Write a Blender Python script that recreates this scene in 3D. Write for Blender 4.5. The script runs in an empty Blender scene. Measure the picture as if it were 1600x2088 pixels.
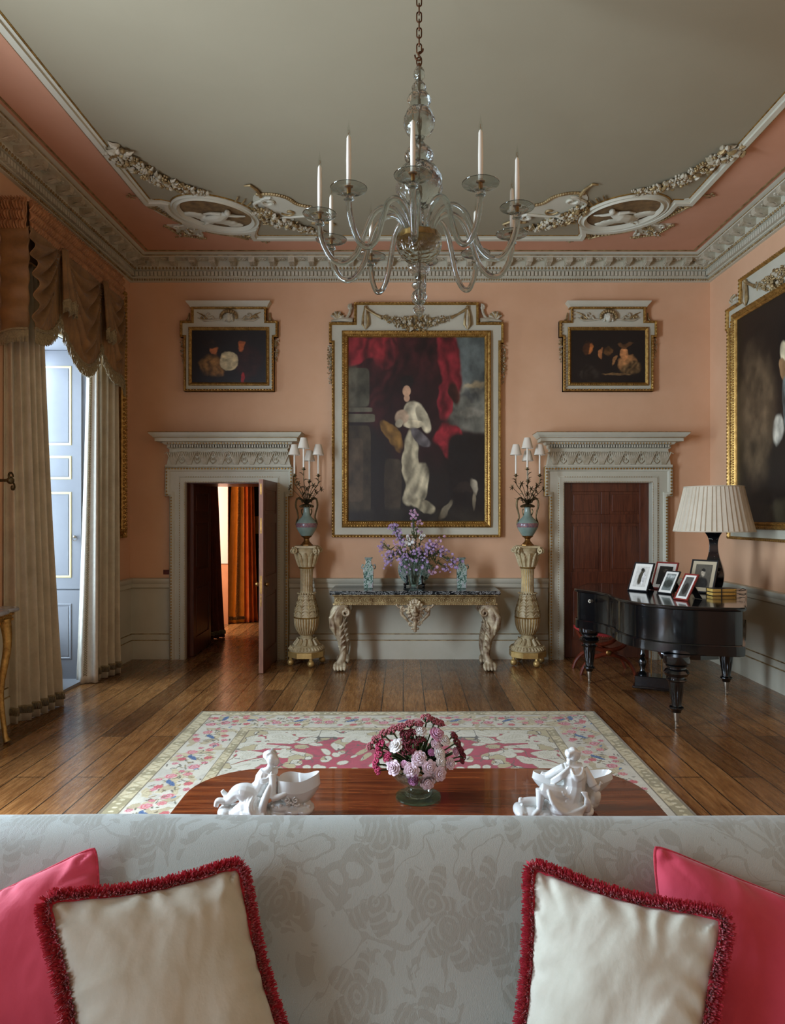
import bpy, bmesh, math, random
import numpy as np
from mathutils import Vector, Matrix, noise as mnoise
PI = math.pi
R = math.radians
random.seed(7)
rng = np.random.default_rng(7)
SC = bpy.context.scene
COL = SC.collection

# ------------------------------------------------------------------ camera, light, exposure
CAMZ, F = 1.75, 1400.0
cam_d = bpy.data.cameras.new('camera')
cam_d.sensor_fit = 'VERTICAL'
cam_d.sensor_height = 36
cam_d.sensor_width = 36 * 1600 / 2088
cam_d.lens = F / 2088 * 36
cam_d.shift_x = -22 / 2088
cam_d.shift_y = 8 / 2088
cam_d.clip_start = 0.05
cam = bpy.data.objects.new('camera', cam_d)
COL.objects.link(cam)
cam.location = (0, 0, CAMZ)
cam.rotation_euler = (R(90), 0, 0)
SC.camera = cam
vs = SC.view_settings
vs.view_transform = 'Standard'
vs.look = 'None'
vs.gamma = 1
vs.use_curve_mapping = False
vs.exposure = 0.0
SC.cycles.max_bounces = 14
SC.cycles.transmission_bounces = 12
SC.cycles.transparent_max_bounces = 16
SC.cycles.caustics_reflective = False
SC.cycles.caustics_refractive = False
SC.cycles.sample_clamp_indirect = 4.0
SC.cycles.blur_glossy = 0.5

W = bpy.data.worlds.new('sky')
SC.world = W
W.use_nodes = True
W.node_tree.nodes['Background'].inputs[0].default_value = (0.62, 0.72, 0.85, 1)
W.node_tree.nodes['Background'].inputs[1].default_value = 0.7

def window_light(name, loc, sx, sy, power, color, rot, spread=R(180)):
    l = bpy.data.lights.new(name, 'AREA')
    l.shape = 'RECTANGLE'
    l.size, l.size_y = sx, sy
    l.energy = power
    l.color = color
    l.spread = spread
    o = bpy.data.objects.new(name, l)
    COL.objects.link(o)
    o.location = loc
    o.rotation_euler = rot
    return o
DAY = (0.80, 0.96, 1.16)
# overcast daylight standing in each window opening: three windows in the left wall, one in the next room
window_light('daylight_window_1', (-4.45, 6.60, 2.1), 3.3, 1.5, 470, DAY, (0, R(-80), R(-28)))
window_light('daylight_window_2', (-3.60, 3.10, 2.0), 3.1, 1.25, 400, DAY, (0, R(-88), 0))
window_light('daylight_window_3', (-3.60, -1.35, 2.0), 3.1, 1.25, 150, DAY, (0, R(-84), 0))
window_light('daylight_next_room', (-4.1, 10.65, 1.9), 2.2, 0.9, 150, (1.0, 0.95, 0.85), (0, R(-84), 0))

# ------------------------------------------------------------------ materials
def lin(c):
    c = c / 255
    return c / 12.92 if c <= 0.04045 else ((c + 0.055) / 1.055) ** 2.4
def rgb(r, g, b):
    return (lin(r), lin(g), lin(b), 1)
class NT:
    def __init__(s, name):
        s.m = bpy.data.materials.new(name)
        s.m.use_nodes = True
        s.t = s.m.node_tree
        s.b = s.t.nodes['Principled BSDF']
    def n(s, typ, **kw):
        nd = s.t.nodes.new(typ)
        for k, v in kw.items():
            if k.startswith('i_'):
                key = k[2:]
                nd.inputs[int(key) if key.isdigit() else key.replace('_', ' ')].default_value = v
            else:
                setattr(nd, k, v)
        return nd
    def l(s, a, b):
        s.t.links.new(a, b)
    def ramp(s, src, stops, interp='LINEAR'):
        r = s.n('ShaderNodeValToRGB')
        r.color_ramp.interpolation = interp
        e = r.color_ramp.elements
        while len(e) < len(stops): e.new(0.5)
        for k, (p, c) in enumerate(stops):
            e[k].position = p
            e[k].color = c if len(c) == 4 else (*c, 1)
        s.l(src, r.inputs[0])
        return r.outputs[0]
    def coord(s, kind='Object', scale=(1, 1, 1), rot=(0, 0, 0)):
        c = s.n('ShaderNodeTexCoord')
        m = s.n('ShaderNodeMapping')
        m.inputs['Scale'].default_value = scale
        m.inputs['Rotation'].default_value = rot
        s.l(c.outputs[kind], m.inputs[0])
        return m.outputs[0]
    def noise(s, vec, scale, detail=4, rough=0.5, dist=0.0):
        n = s.n('ShaderNodeTexNoise')
        n.inputs['Scale'].default_value = scale
        n.inputs['Detail'].default_value = detail
        n.inputs['Roughness'].default_value = rough
        n.inputs['Distortion'].default_value = dist
        s.l(vec, n.inputs['Vector'])
        return n.outputs['Fac']
    def math(s, op, a, b=None, c=None):
        n = s.n('ShaderNodeMath', operation=op)
        for k, v in enumerate((a, b, c)):
            if v is None: continue
            if isinstance(v, (int, float)): n.inputs[k].default_value = v
            else: s.l(v, n.inputs[k])
        return n.outputs[0]
    def mix(s, fac, a, b, mode='MIX'):
        n = s.n('ShaderNodeMix', data_type='RGBA', blend_type=mode)
        for sock, v in ((n.inputs[0], fac), (n.inputs[6], a), (n.inputs[7], b)):
            if isinstance(v, (int, float)): sock.default_value = v
            elif isinstance(v, tuple): sock.default_value = v
            else: s.l(v, sock)
        return n.outputs[2]
    def bump(s, h, strength=0.3, dist=0.01, normal=None):
        n = s.n('ShaderNodeBump')
        n.inputs['Strength'].default_value = strength
        n.inputs['Distance'].default_value = dist
        s.l(h, n.inputs['Height'])
        if normal is not None: s.l(normal, n.inputs['Normal'])
        s.l(n.outputs[0], s.b.inputs['Normal'])
        return n.outputs[0]
    def set(s, **kw):
        for k, v in kw.items():
            sock = s.b.inputs[k.replace('_', ' ')]
            if isinstance(v, (int, float, tuple)): sock.default_value = v
            else: s.l(v, sock)
def mottled(name, c1, c2, scale=3, rough=0.6, metal=0, detail=5, bump=0, bscale=60, bdist=0.004, sheen=0, spec=0.5, stretch=(1, 1, 1)):
    t = NT(name)
    v = t.coord('Object', stretch)
    col = t.ramp(t.noise(v, scale, detail, 0.6), [(0.3, c1), (0.7, c2)])
    t.set(Base_Color=col, Roughness=rough, Metallic=metal)
    t.b.inputs['Specular IOR Level'].default_value = spec
    if sheen: t.set(Sheen_Weight=sheen)
    if bump: t.bump(t.noise(v, bscale, 4, 0.6), bump, bdist)
    return t.m
def plain(name, c, rough=0.5, metal=0, **kw):
    t = NT(name)
    t.set(Base_Color=c, Roughness=rough, Metallic=metal, **kw)
    return t.m
def vcol(name, rough=0.6, bscale=0, bstr=0.2, sheen=0, coat=0):
    t = NT(name)
    a = t.n('ShaderNodeAttribute')
    a.attribute_name = 'Col'
    v = t.coord('Object')
    col = t.mix(0.35, a.outputs['Color'], t.ramp(t.noise(v, 9, 5, 0.7), [(0.25, (0.45, 0.45, 0.45)), (0.75, (1, 1, 1))]), 'MULTIPLY')
    t.set(Base_Color=col, Roughness=rough)
    if bscale: t.bump(t.noise(v, bscale, 3), bstr, 0.004)
    if sheen: t.set(Sheen_Weight=sheen)
    if coat: t.set(Coat_Weight=coat, Coat_Roughness=0.15)
    return t.m

M = {}
M['plaster'] = mottled('salmon_plaster', rgb(214, 168, 130), rgb(226, 182, 145), 1.1, 0.75, bump=0.12, bscale=35, bdist=0.003)
M['ceiling'] = mottled('ceiling_stone_paint', rgb(146, 137, 112), rgb(152, 143, 118), 0.8, 0.85)
M['ceilpink'] = mottled('ceiling_pink_paint', rgb(200, 146, 114), rgb(208, 154, 124), 1.5, 0.8)
M['stone'] = mottled('stone_white_paint', rgb(190, 186, 164), rgb(202, 198, 178), 2.5, 0.55, bump=0.08, bscale=50)
M['stoneold'] = mottled('aged_stone_paint', rgb(158, 146, 118), rgb(205, 198, 176), 9, 0.6, bump=0.3, bscale=60)
M['gilt'] = mottled('gilding', rgb(132, 96, 44), rgb(205, 165, 92), 25, 0.38, 0.75, bump=0.4, bscale=90)
M['giltold'] = mottled('worn_gilding', rgb(112, 84, 46), rgb(190, 168, 120), 14, 0.5, 0.45, bump=0.5, bscale=70)
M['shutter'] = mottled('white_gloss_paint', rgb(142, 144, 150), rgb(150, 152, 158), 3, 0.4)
M['cream'] = mottled('cream_candle', rgb(225, 220, 204), rgb(235, 230, 214), 5, 0.5)
M['brass'] = mottled('aged_brass', rgb(110, 78, 42), rgb(170, 128, 72), 30, 0.35, 0.9)
M['iron'] = mottled('rusty_chain_bronze', rgb(60, 40, 26), rgb(112, 72, 42), 60, 0.5, 0.7)
M['bronze'] = mottled('dark_bronze', rgb(52, 46, 32), rgb(104, 90, 58), 30, 0.4, 0.8)
M['black'] = plain('black_lacquer', rgb(7, 9, 11), 0.14, Coat_Weight=0.6, Coat_Roughness=0.06)
M['blacksat'] = plain('black_satin', rgb(16, 16, 18), 0.4)
M['porcelain'] = plain('white_glazed_porcelain', rgb(214, 216, 212), 0.16, Coat_Weight=0.5, Coat_Roughness=0.05)
M['greenleaf'] = mottled('leaf_green', rgb(36, 52, 26), rgb(80, 98, 56), 30, 0.55)
M['red'] = mottled('red_leather', rgb(150, 36, 40), rgb(180, 52, 54), 10, 0.45)
M['mahog2'] = mottled('mahogany_frame_wood', rgb(74, 26, 14), rgb(120, 50, 28), 20, 0.3)
M['paper'] = plain('mount_card', rgb(226, 222, 210), 0.7)
M['yellow'] = mottled('yellow_page_edges', rgb(190, 150, 70), rgb(222, 184, 96), 40, 0.7)
M['nickel'] = plain('tarnished_nickel', rgb(150, 138, 122), 0.35, 0.9)
M['silver'] = plain('crystal_knob', rgb(200, 200, 205), 0.1, 0.8)

def glass_mat(name, col, ior=1.45, rough=0.0, bump=None, transp=0.0, bs=0.7):
    t = NT(name)
    g = t.n('ShaderNodeBsdfGlass')
    g.inputs['Color'].default_value = col
    g.inputs['IOR'].default_value = ior
    g.inputs['Roughness'].default_value = rough
    out = t.t.nodes['Material Output']
    if bump:
        v = t.coord('Object')
        vo = t.n('ShaderNodeTexVoronoi')
        vo.inputs['Scale'].default_value = bump
        t.l(v, vo.inputs['Vector'])
        b = t.n('ShaderNodeBump')
        b.inputs['Strength'].default_value = bs
        b.inputs['Distance'].default_value = 0.01
        t.l(vo.outputs['Distance'], b.inputs['Height'])
        t.l(b.outputs[0], g.inputs['Normal'])
    if transp:
        tr = t.n('ShaderNodeBsdfTransparent')
        tr.inputs[0].default_value = (0.93, 0.95, 0.94, 1)
        mx = t.n('ShaderNodeMixShader')
        mx.inputs[0].default_value = transp
        t.l(g.outputs[0], mx.inputs[1]); t.l(tr.outputs[0], mx.inputs[2])
        t.l(mx.outputs[0], out.inputs[0])
    else:
        t.l(g.outputs[0], out.inputs[0])
    return t.m
M['glass'] = glass_mat('clear_chandelier_glass', (0.84, 0.87, 0.86, 1), 1.5, transp=0.06)
M['quiltglass'] = glass_mat('diamond_blown_glass', (0.84, 0.87, 0.86, 1), 1.5, bump=30, transp=0.05, bs=0.4)
M['clearglass'] = glass_mat('clear_vessel_glass', (0.95, 0.97, 0.96, 1), 1.42, transp=0.3)
M['cutglass'] = glass_mat('cut_glass', (0.88, 0.91, 0.90, 1), 1.5, bump=38, transp=0.10)
M['cutbowl'] = glass_mat('cut_glass_bowl', (0.97, 0.99, 0.98, 1), 1.45, bump=45, transp=0.42)
M['greenglass'] = glass_mat('green_edged_glass', (0.66, 0.92, 0.82, 1), 1.4, transp=0.5)
M['bulb'] = glass_mat('clear_bulb_glass', (0.97, 0.96, 0.93, 1), 1.06, transp=0.75)
M['pane'] = glass_mat('window_pane', (0.97, 0.98, 0.98, 1), 1.05, transp=0.7)

def oak_floor():
    t = NT('oak_plank_floor')
    v = t.coord('Object', (1, 1, 1), (0, 0, R(90)))
    br = t.n('ShaderNodeTexBrick')
    br.offset = 0.37
    br.inputs['Scale'].default_value = 1
    br.inputs['Brick Width'].default_value = 2.3
    br.inputs['Row Height'].default_value = 0.2
    br.inputs['Mortar Size'].default_value = 0.005
    br.inputs['Mortar Smooth'].default_value = 0.3
    br.inputs['Color1'].default_value = (0.0, 0.0, 0.0, 1)
    br.inputs['Color2'].default_value = (1, 1, 1, 1)
    br.inputs['Mortar'].default_value = (0.5, 0.5, 0.5, 1)
    t.l(v, br.inputs['Vector'])
    g = t.coord('Object', (14, 1.3, 1))
    grain = t.noise(g, 3.2, 8, 0.65, 0.6)
    blot = t.noise(t.coord('Object', (1, 0.6, 1)), 1.6, 4, 0.6)
    a = t.ramp(grain, [(0.25, rgb(104, 68, 38)), (0.5, rgb(160, 112, 66)), (0.75, rgb(196, 148, 96))])
    b = t.mix(0.7, a, t.ramp(br.outputs['Color'], [(0, rgb(118, 98, 80)), (1, rgb(255, 248, 232))]), 'MULTIPLY')
    c = t.mix(0.7, b, t.ramp(blot, [(0.3, rgb(150, 125, 105)), (0.65, rgb(255, 255, 255))]), 'MULTIPLY')
    d = t.mix(br.outputs['Fac'], c, rgb(22, 13, 8))
    t.set(Base_Color=d, Roughness=t.ramp(t.noise(g, 5, 5), [(0.3, (0.2,) * 3), (0.7, (0.34,) * 3)]))
    t.bump(t.math('SUBTRACT', t.math('MULTIPLY', grain, 0.03), br.outputs['Fac']), 0.3, 0.004)
    t.set(Coat_Weight=0.3, Coat_Roughness=0.22)
    return t.m
M['floor'] = oak_floor()

def wood(name, c1, c2, c3, stretch=(1, 12, 12), scale=2.5, rough=0.3, coat=0.2, crough=0.1, rot=(0, 0, 0)):
    t = NT(name)
    v = t.coord('Object', stretch, rot)
    g = t.noise(v, scale, 7, 0.6, 1.2)
    t.set(Base_Color=t.ramp(g, [(0.28, c1), (0.5, c2), (0.75, c3)]), Roughness=rough, Coat_Weight=coat, Coat_Roughness=crough)
    return t.m
M['mahogany'] = wood('mahogany_door', rgb(60, 28, 17), rgb(90, 45, 27), rgb(112, 60, 36), (14, 14, 1.2), 2.2, 0.38)
M['tabletop'] = wood('polished_mahogany_top', rgb(62, 24, 10), rgb(112, 50, 22), rgb(150, 82, 40), (1.2, 14, 10), 2.0, 0.16, 0.6, 0.04)
M['edgewood'] = wood('worn_door_edge_wood', rgb(112, 72, 52), rgb(140, 94, 70), rgb(160, 112, 86), (14, 14, 1.2), 2.2, 0.5)

def marble():
    t = NT('black_veined_marble')
    v = t.coord('Object', (3, 4, 5))
    n = t.noise(v, 2.6, 8, 0.7, 2.2)
    e = t.math('ABSOLUTE', t.math('SUBTRACT', n, 0.52))
    t.set(Base_Color=t.ramp(e, [(0.0, rgb(214, 214, 206)), (0.010, rgb(110, 112, 112)), (0.026, rgb(16, 20, 24))]), Roughness=0.1)
    return t.m
M['marble'] = marble()
M['greymarble'] = mottled('grey_marble', rgb(120, 122, 124), rgb(178, 180, 182), 8, 0.15)

def velvet(name, a, b, c=None, sheen=0.35, scale=5, rough=0.85):
    t = NT(name)
    v = t.coord('Object')
    n = t.noise(v, scale, 6, 0.7)
    t.set(Base_Color=t.ramp(n, [(0.3, a), (0.7, b)]), Roughness=rough, Sheen_Weight=sheen, Sheen_Roughness=0.4)
    t.bump(t.noise(t.coord('Object', (1, 1, 0.4)), 40, 4), 0.25, 0.006)
    return t.m
M['curtain'] = velvet('stone_velvet', rgb(174, 163, 138), rgb(204, 193, 166))
M['brownsilk'] = velvet('brown_gold_silk', rgb(106, 76, 42), rgb(150, 110, 64), rough=0.55, sheen=0.2)
M['ruche'] = velvet('russet_ruched_silk', rgb(142, 96, 60), rgb(182, 128, 82), rough=0.6, sheen=0.2)
M['lining'] = velvet('ivory_silk_lining', rgb(214, 206, 190), rgb(232, 226, 212), rough=0.5, sheen=0.2, scale=22)
M['fringe'] = velvet('olive_fringe', rgb(104, 90, 62), rgb(168, 150, 112), scale=60)
M['orange'] = velvet('orange_silk', rgb(170, 84, 28), rgb(200, 112, 44), rough=0.5)
M['gold'] = velvet('gold_silk', rgb(206, 156, 52), rgb(232, 186, 82), rough=0.45)
M['russet'] = velvet('dark_russet_velvet', rgb(80, 34, 20), rgb(112, 50, 28), rough=0.8)
M['pinkfab'] = velvet('raspberry_cotton', rgb(190, 60, 82), rgb(204, 72, 92), sheen=0.25, scale=3)
M['pinkfringe'] = velvet('raspberry_fringe', rgb(150, 26, 44), rgb(206, 56, 78), sheen=0.4, scale=90)
M['linen'] = velvet('ivory_linen', rgb(182, 182, 164), rgb(198, 198, 182), sheen=0.2, scale=6)
M['shade'] = velvet('pleated_cream_shade', rgb(196, 184, 160), rgb(212, 200, 178), sheen=0.1)
M['shadewhite'] = plain('small_cream_shades', rgb(222, 212, 194), 0.7)

def damask():
    t = NT('ivory_damask')
    v = t.coord('Object', (1, 1, 1))
    wob = t.n('ShaderNodeTexNoise')
    wob.inputs['Scale'].default_value = 9
    wob.inputs['Detail'].default_value = 3
    t.l(v, wob.inputs['Vector'])
    sub = t.n('ShaderNodeVectorMath', operation='SUBTRACT')
    t.l(wob.outputs['Color'], sub.inputs[0]); sub.inputs[1].default_value = (0.5, 0.5, 0.5)
    sc = t.n('ShaderNodeVectorMath', operation='SCALE'); sc.inputs['Scale'].default_value = 0.055
    t.l(sub.outputs[0], sc.inputs[0])
    ad = t.n('ShaderNodeVectorMath', operation='ADD')
    t.l(v, ad.inputs[0]); t.l(sc.outputs[0], ad.inputs[1])
    vo = t.n('ShaderNodeTexVoronoi', feature='F1'); vo.voronoi_dimensions = '3D'
    vo.inputs['Scale'].default_value = 5.0
    vo.inputs['Randomness'].default_value = 0.75
    t.l(ad.outputs[0], vo.inputs['Vector'])
    d = t.n('ShaderNodeVectorMath', operation='SUBTRACT')
    t.l(ad.outputs[0], d.inputs[0]); t.l(vo.outputs['Position'], d.inputs[1])
    sp = t.n('ShaderNodeSeparateXYZ'); t.l(d.outputs[0], sp.inputs[0])
    ang = t.math('ARCTAN2', sp.outputs['Z'], sp.outputs['X'])
    r = t.math('SQRT', t.math('ADD', t.math('POWER', sp.outputs['X'], 2), t.math('POWER', sp.outputs['Z'], 2)))
    pet = t.math('ABSOLUTE', t.math('COSINE', t.math('MULTIPLY', ang, 2.5)))
    lim = t.math('ADD', 0.03, t.math('MULTIPLY', pet, 0.055))
    flower = t.math('LESS_THAN', r, lim)
    ring = t.math('LESS_THAN', t.math('ABSOLUTE', t.math('SUBTRACT', t.math('FRACT', t.math('MULTIPLY', r, 55)), 0.5)), 0.18)
    fl = t.math('MULTIPLY', flower, t.math('SUBTRACT', 1.0, t.math('MULTIPLY', ring, 0.6)))
    n2 = t.noise(ad.outputs[0], 13, 2, 0.4, 1.5)
    leaf = t.math('GREATER_THAN', n2, 0.585)
    vein = t.math('LESS_THAN', t.math('ABSOLUTE', t.math('SUBTRACT', t.noise(ad.outputs[0], 5, 1, 0.3, 1.0), 0.5)), 0.012)
    pat = t.math('MAXIMUM', fl, t.math('MULTIPLY', t.math('MAXIMUM', leaf, vein), 0.8))
    weave = t.noise(t.coord('Object', (1, 1, 0.25)), 420, 2)
    col = t.mix(pat, rgb(164, 172, 164), rgb(150, 155, 145))
    t.set(Base_Color=col, Roughness=t.math('SUBTRACT', 0.68, t.math('MULTIPLY', pat, 0.22)), Sheen_Weight=0.2)
    t.bump(t.math('ADD', t.math('MULTIPLY', pat, 0.5), t.math('MULTIPLY', weave, 0.5)), 0.5, 0.003)
    return t.m
M['damask'] = damask()
M['famille'] = None
def famille():
    t = NT('green_enamelled_porcelain')
    v = t.coord('Object')
    n = t.noise(v, 26, 5, 0.7, 1.0)
    c = t.ramp(n, [(0.40, rgb(40, 62, 58)), (0.47, rgb(96, 128, 112)), (0.54, rgb(182, 200, 190)), (0.60, rgb(130, 92, 110)), (0.66, rgb(200, 212, 204))])
    t.set(Base_Color=c, Roughness=0.15)
    return t.m
M['famille'] = famille()
M['celadon'] = mottled('celadon_glaze', rgb(112, 132, 122), rgb(142, 158, 146), 8, 0.15)
M['bandpink'] = mottled('pink_enamel_band', rgb(70, 70, 92), rgb(160, 112, 104), 60, 0.25)
M['lacquerflower'] = mottled('black_lacquer_with_blossom', rgb(8, 9, 12), rgb(12, 13, 16), 3, 0.15)
def lacq():
    t = NT('black_lacquer_with_blossoms')
    v = t.coord('Object')
    n = t.noise(v, 22, 4, 0.75, 1.5)
    t.set(Base_Color=t.ramp(n, [(0.64, rgb(10, 11, 14)), (0.68, rgb(160, 160, 150))]), Roughness=0.14)
    return t.m
M['lacquerflower'] = lacq()
M['canvas'] = vcol('oil_paint', 0.42, 60, 0.15)
M['rug'] = vcol('needlework_wool', 0.95, 240, 0.5, 0.15)
M['photo'] = vcol('photograph_print', 0.3, 0, coat=0.3)
M['medal'] = mottled('umber_marbled_ground', rgb(88, 66, 42), rgb(140, 112, 72), 12, 0.6)
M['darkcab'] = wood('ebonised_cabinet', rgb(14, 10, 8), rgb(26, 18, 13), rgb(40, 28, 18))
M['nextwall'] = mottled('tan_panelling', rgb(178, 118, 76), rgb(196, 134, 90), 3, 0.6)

# ------------------------------------------------------------------ mesh builder
def cr(pts, n=6, closed=False):
    P_ = [Vector(p) for p in pts]
    L = len(P_)
    out = []
    rngs = range(L if closed else L - 1)
    for i in rngs:
        g = lambda k: P_[k % L] if closed else P_[max(0, min(L - 1, k))]
        a, b, c, d = g(i - 1), g(i), g(i + 1), g(i + 2)
        for j in range(n):
            t = j / n
            out.append(0.5 * ((2 * b) + (c - a) * t + (2 * a - 5 * b + 4 * c - d) * t * t + (3 * b - a - 3 * c + d) * t ** 3))
    if not closed: out.append(P_[-1])
    return out
def lerp(a, b, t): return a + (b - a) * t
def interp(xs, ys, x): return float(np.interp(x, xs, ys))
_sph = {}
def sph_t(n, m):
    if (n, m) not in _sph:
        v = [(0, 0, 1)]
        for i in range(1, m):
            a = PI * i / m
            for j in range(n):
                b = 2 * PI * j / n
                v.append((math.sin(a) * math.cos(b), math.sin(a) * math.sin(b), math.cos(a)))
        v.append((0, 0, -1))
        f = []
        for j in range(n):
            f.append((0, 1 + j, 1 + (j + 1) % n))
            for i in range(m - 2):
                a = 1 + i * n
                f.append((a + j, a + n + j, a + n + (j + 1) % n, a + (j + 1) % n))
            a = 1 + (m - 2) * n
            f.append((a + j, len(v) - 1, a + (j + 1) % n))
        _sph[(n, m)] = (v, f)
    return _sph[(n, m)]
class MB:
    def __init__(s):
        s.v, s.f, s.mi = [], [], []
        s.X = Matrix()
        s.fine = False
    def add(s, vs, fs, m=0):
        o = len(s.v)
        s.v.extend([tuple(s.X @ Vector(p)) for p in vs])
        s.f.extend([tuple(o + k for k in f) for f in fs])
        s.mi.extend([m] * len(fs))
    def box(s, a, b, m=0):
        x0, y0, z0 = a; x1, y1, z1 = b
        s.add([(x0, y0, z0), (x1, y0, z0), (x1, y1, z0), (x0, y1, z0), (x0, y0, z1), (x1, y0, z1), (x1, y1, z1), (x0, y1, z1)],
              [(0, 3, 2, 1), (4, 5, 6, 7), (0, 1, 5, 4), (1, 2, 6, 5), (2, 3, 7, 6), (3, 0, 4, 7)], m)
    def ell(s, c, r, rot=None, n=8, k=5, m=0):
        if s.fine: n, k = max(n, 16), max(k, 10)
        v, f = sph_t(n, k)
        if isinstance(r, (int, float)): r = (r, r, r)
        T = Matrix.Translation(c) @ (rot.to_4x4() if rot else Matrix()) @ Matrix.Diagonal((*r, 1))
        s.add([T @ Vector(p) for p in v], f, m)
    def lathe(s, prof, n=24, c=(0, 0, 0), m=0, flute=None, cap=True, cs=None):
        """prof: (z, r) list; flute(z, ang) -> factor; cs: number of sides angle offset"""
        v, f = [], []
        for z, r in prof:
            for j in range(n):
                a = 2 * PI * (j + (cs or 0)) / n
                q = r * (flute(z, a) if flute else 1)
                v.append((c[0] + q * math.cos(a), c[1] + q * math.sin(a), c[2] + z))
        for i in range(len(prof) - 1):
            for j in range(n):
                k = (j + 1) % n
                f.append((i * n + j, i * n + k, (i + 1) * n + k, (i + 1) * n + j))
        if cap:
            f.append(tuple(range(n))[::-1])
            f.append(tuple(range((len(prof) - 1) * n, len(prof) * n)))
        s.add(v, f, m)
    def tube(s, pts, r, n=8, m=0, closed=False, flat=1.0, cap=True):
        pts = [Vector(p) for p in pts]
        if s.fine:
            n = max(n, 12)
            if 3 <= len(pts) <= 6: pts = cr(pts, 5)
        L = len(pts)
        if L < 2: return
        rr = r if isinstance(r, (list, tuple)) else [r] * L
        if len(rr) != L:
            rr = [interp(np.linspace(0, 1, len(rr)), rr, i / (L - 1)) for i in range(L)]
        up = None
        v, f = [], []
        for i, p in enumerate(pts):
            a = pts[(i - 1) % L] if (closed or i > 0) else p
            b = pts[(i + 1) % L] if (closed or i < L - 1) else p
            t = (b - a)
            t = t.normalized() if t.length > 1e-9 else Vector((0, 0, 1))
            if up is None:
                up = Vector((0, 0, 1)) if abs(t.z) < 0.9 else Vector((1, 0, 0))
            sd = t.cross(up)
            if sd.length < 1e-6: sd = t.orthogonal()
            sd.normalize()
            up = sd.cross(t).normalized()
            for j in range(n):
                q = 2 * PI * j / n
                v.append(p + sd * (rr[i] * math.cos(q)) + up * (rr[i] * flat * math.sin(q)))
        for i in range(L if closed else L - 1):
            for j in range(n):
                k = (j + 1) % n
                i2 = (i + 1) % L
                f.append((i * n + j, i * n + k, i2 * n + k, i2 * n + j))
        if cap and not closed:
            f.append(tuple(range(n))[::-1]); f.append(tuple(range((L - 1) * n, L * n)))
        s.add(v, f, m)
    def prism(s, poly, h0, h1, mp=None, m=0):
        mp = mp or (lambda u, v, h: (u, v, h))
        n = len(poly)
        v = [mp(u, w, h0) for u, w in poly] + [mp(u, w, h1) for u, w in poly]
        f = [tuple(range(n))[::-1], tuple(range(n, 2 * n))] + [(i, (i + 1) % n, n + (i + 1) % n, n + i) for i in range(n)]
        s.add(v, f, m)
    def sweep(s, path, prof, mp=None, closed=True, m=0):
        mp = mp or (lambda u, v, h: (u, v, h))
        L = len(path); K = len(prof)
        v, f = [], []
        for i in range(L):
            p = Vector(path[i][:2])
            a = Vector(path[(i - 1) % L][:2]) if (closed or i > 0) else None
            b = Vector(path[(i + 1) % L][:2]) if (closed or i < L - 1) else None
            d1 = (p - a).normalized() if a is not None else (b - p).normalized()
            d2 = (b - p).normalized() if b is not None else d1
            n1 = Vector((-d1.y, d1.x)); n2 = Vector((-d2.y, d2.x))
            nn = (n1 + n2)
            nn = nn.normalized() if nn.length > 1e-6 else n1
            sc = 1 / max(0.35, nn.dot(n1))
            for o, h in prof:
                q = p + nn * (o * sc)
                v.append(mp(q.x, q.y, h))
        for i in range(L if closed else L - 1):
            i2 = (i + 1) % L
            for k in range(K - 1):
                f.append((i * K + k, i2 * K + k, i2 * K + k + 1, i * K + k + 1))
        if not closed:
            f.append(tuple(range(K))); f.append(tuple(range((L - 1) * K, L * K))[::-1])
        s.add(v, f, m)
    def grid(s, fn, nu, nv, m=0, thick=None):
        v = [fn(i / nu, j / nv) for j in range(nv + 1) for i in range(nu + 1)]
        f = [(j * (nu + 1) + i, j * (nu + 1) + i + 1, (j + 1) * (nu + 1) + i + 1, (j + 1) * (nu + 1) + i) for j in range(nv) for i in range(nu)]
        s.add(v, f, m)
    def beads(s, path, sp, r, off, h, mp, closed=True, m=0, stretch=1.0, n=6, k=4):
        """little ornaments along a 2-D path"""
        L = len(path)
        for i in range(L if closed else L - 1):
            a = Vector(path[i][:2]); b = Vector(path[(i + 1) % L][:2])
            d = b - a
            ln = d.length
            if ln < 1e-6: continue
            d.normalize(); nn = Vector((-d.y, d.x))
            cnt = max(1, int(ln / sp))
            for q in range(cnt):
                p = a + d * ((q + 0.5) * ln / cnt) + nn * off
                o = Vector(mp(p.x, p.y, h)); ex = (Vector(mp(p.x + d.x, p.y + d.y, h)) - o)
                ey = (Vector(mp(p.x + nn.x, p.y + nn.y, h)) - o); ez = (Vector(mp(p.x, p.y, h + 1)) - o)
                rot = Matrix((ex, ey, ez)).transposed()
                s.ell(o, (r * stretch, r, r), rot, n, k, m)
    def build(s, name, mats, parent=None, smooth=True, angle=38, mods=None):
        me = bpy.data.meshes.new(name)
        me.from_pydata(s.v, [], s.f)
        if not isinstance(mats, (list, tuple)): mats = [mats]
        for m in mats: me.materials.append(m)
        if len(mats) > 1: me.polygons.foreach_set('material_index', s.mi)
        if smooth:
            me.polygons.foreach_set('use_smooth', [True] * len(s.f))
        bm = bmesh.new(); bm.from_mesh(me)
        bmesh.ops.recalc_face_normals(bm, faces=bm.faces)
        bm.to_mesh(me); bm.free()
        if smooth: me.set_sharp_from_angle(angle=R(angle))
        me.update()
        o = bpy.data.objects.new(name, me)
        COL.objects.link(o)
        if parent is not None: o.parent = parent
        return o
def fuse(o, voxel, smooth=4):
    r = o.modifiers.new('fuse', 'REMESH'); r.mode = 'VOXEL'; r.voxel_size = voxel; r.use_smooth_shade = True
    if smooth:
        k = o.modifiers.new('soften', 'SMOOTH'); k.factor = 0.5; k.iterations = smooth
    return o
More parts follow.
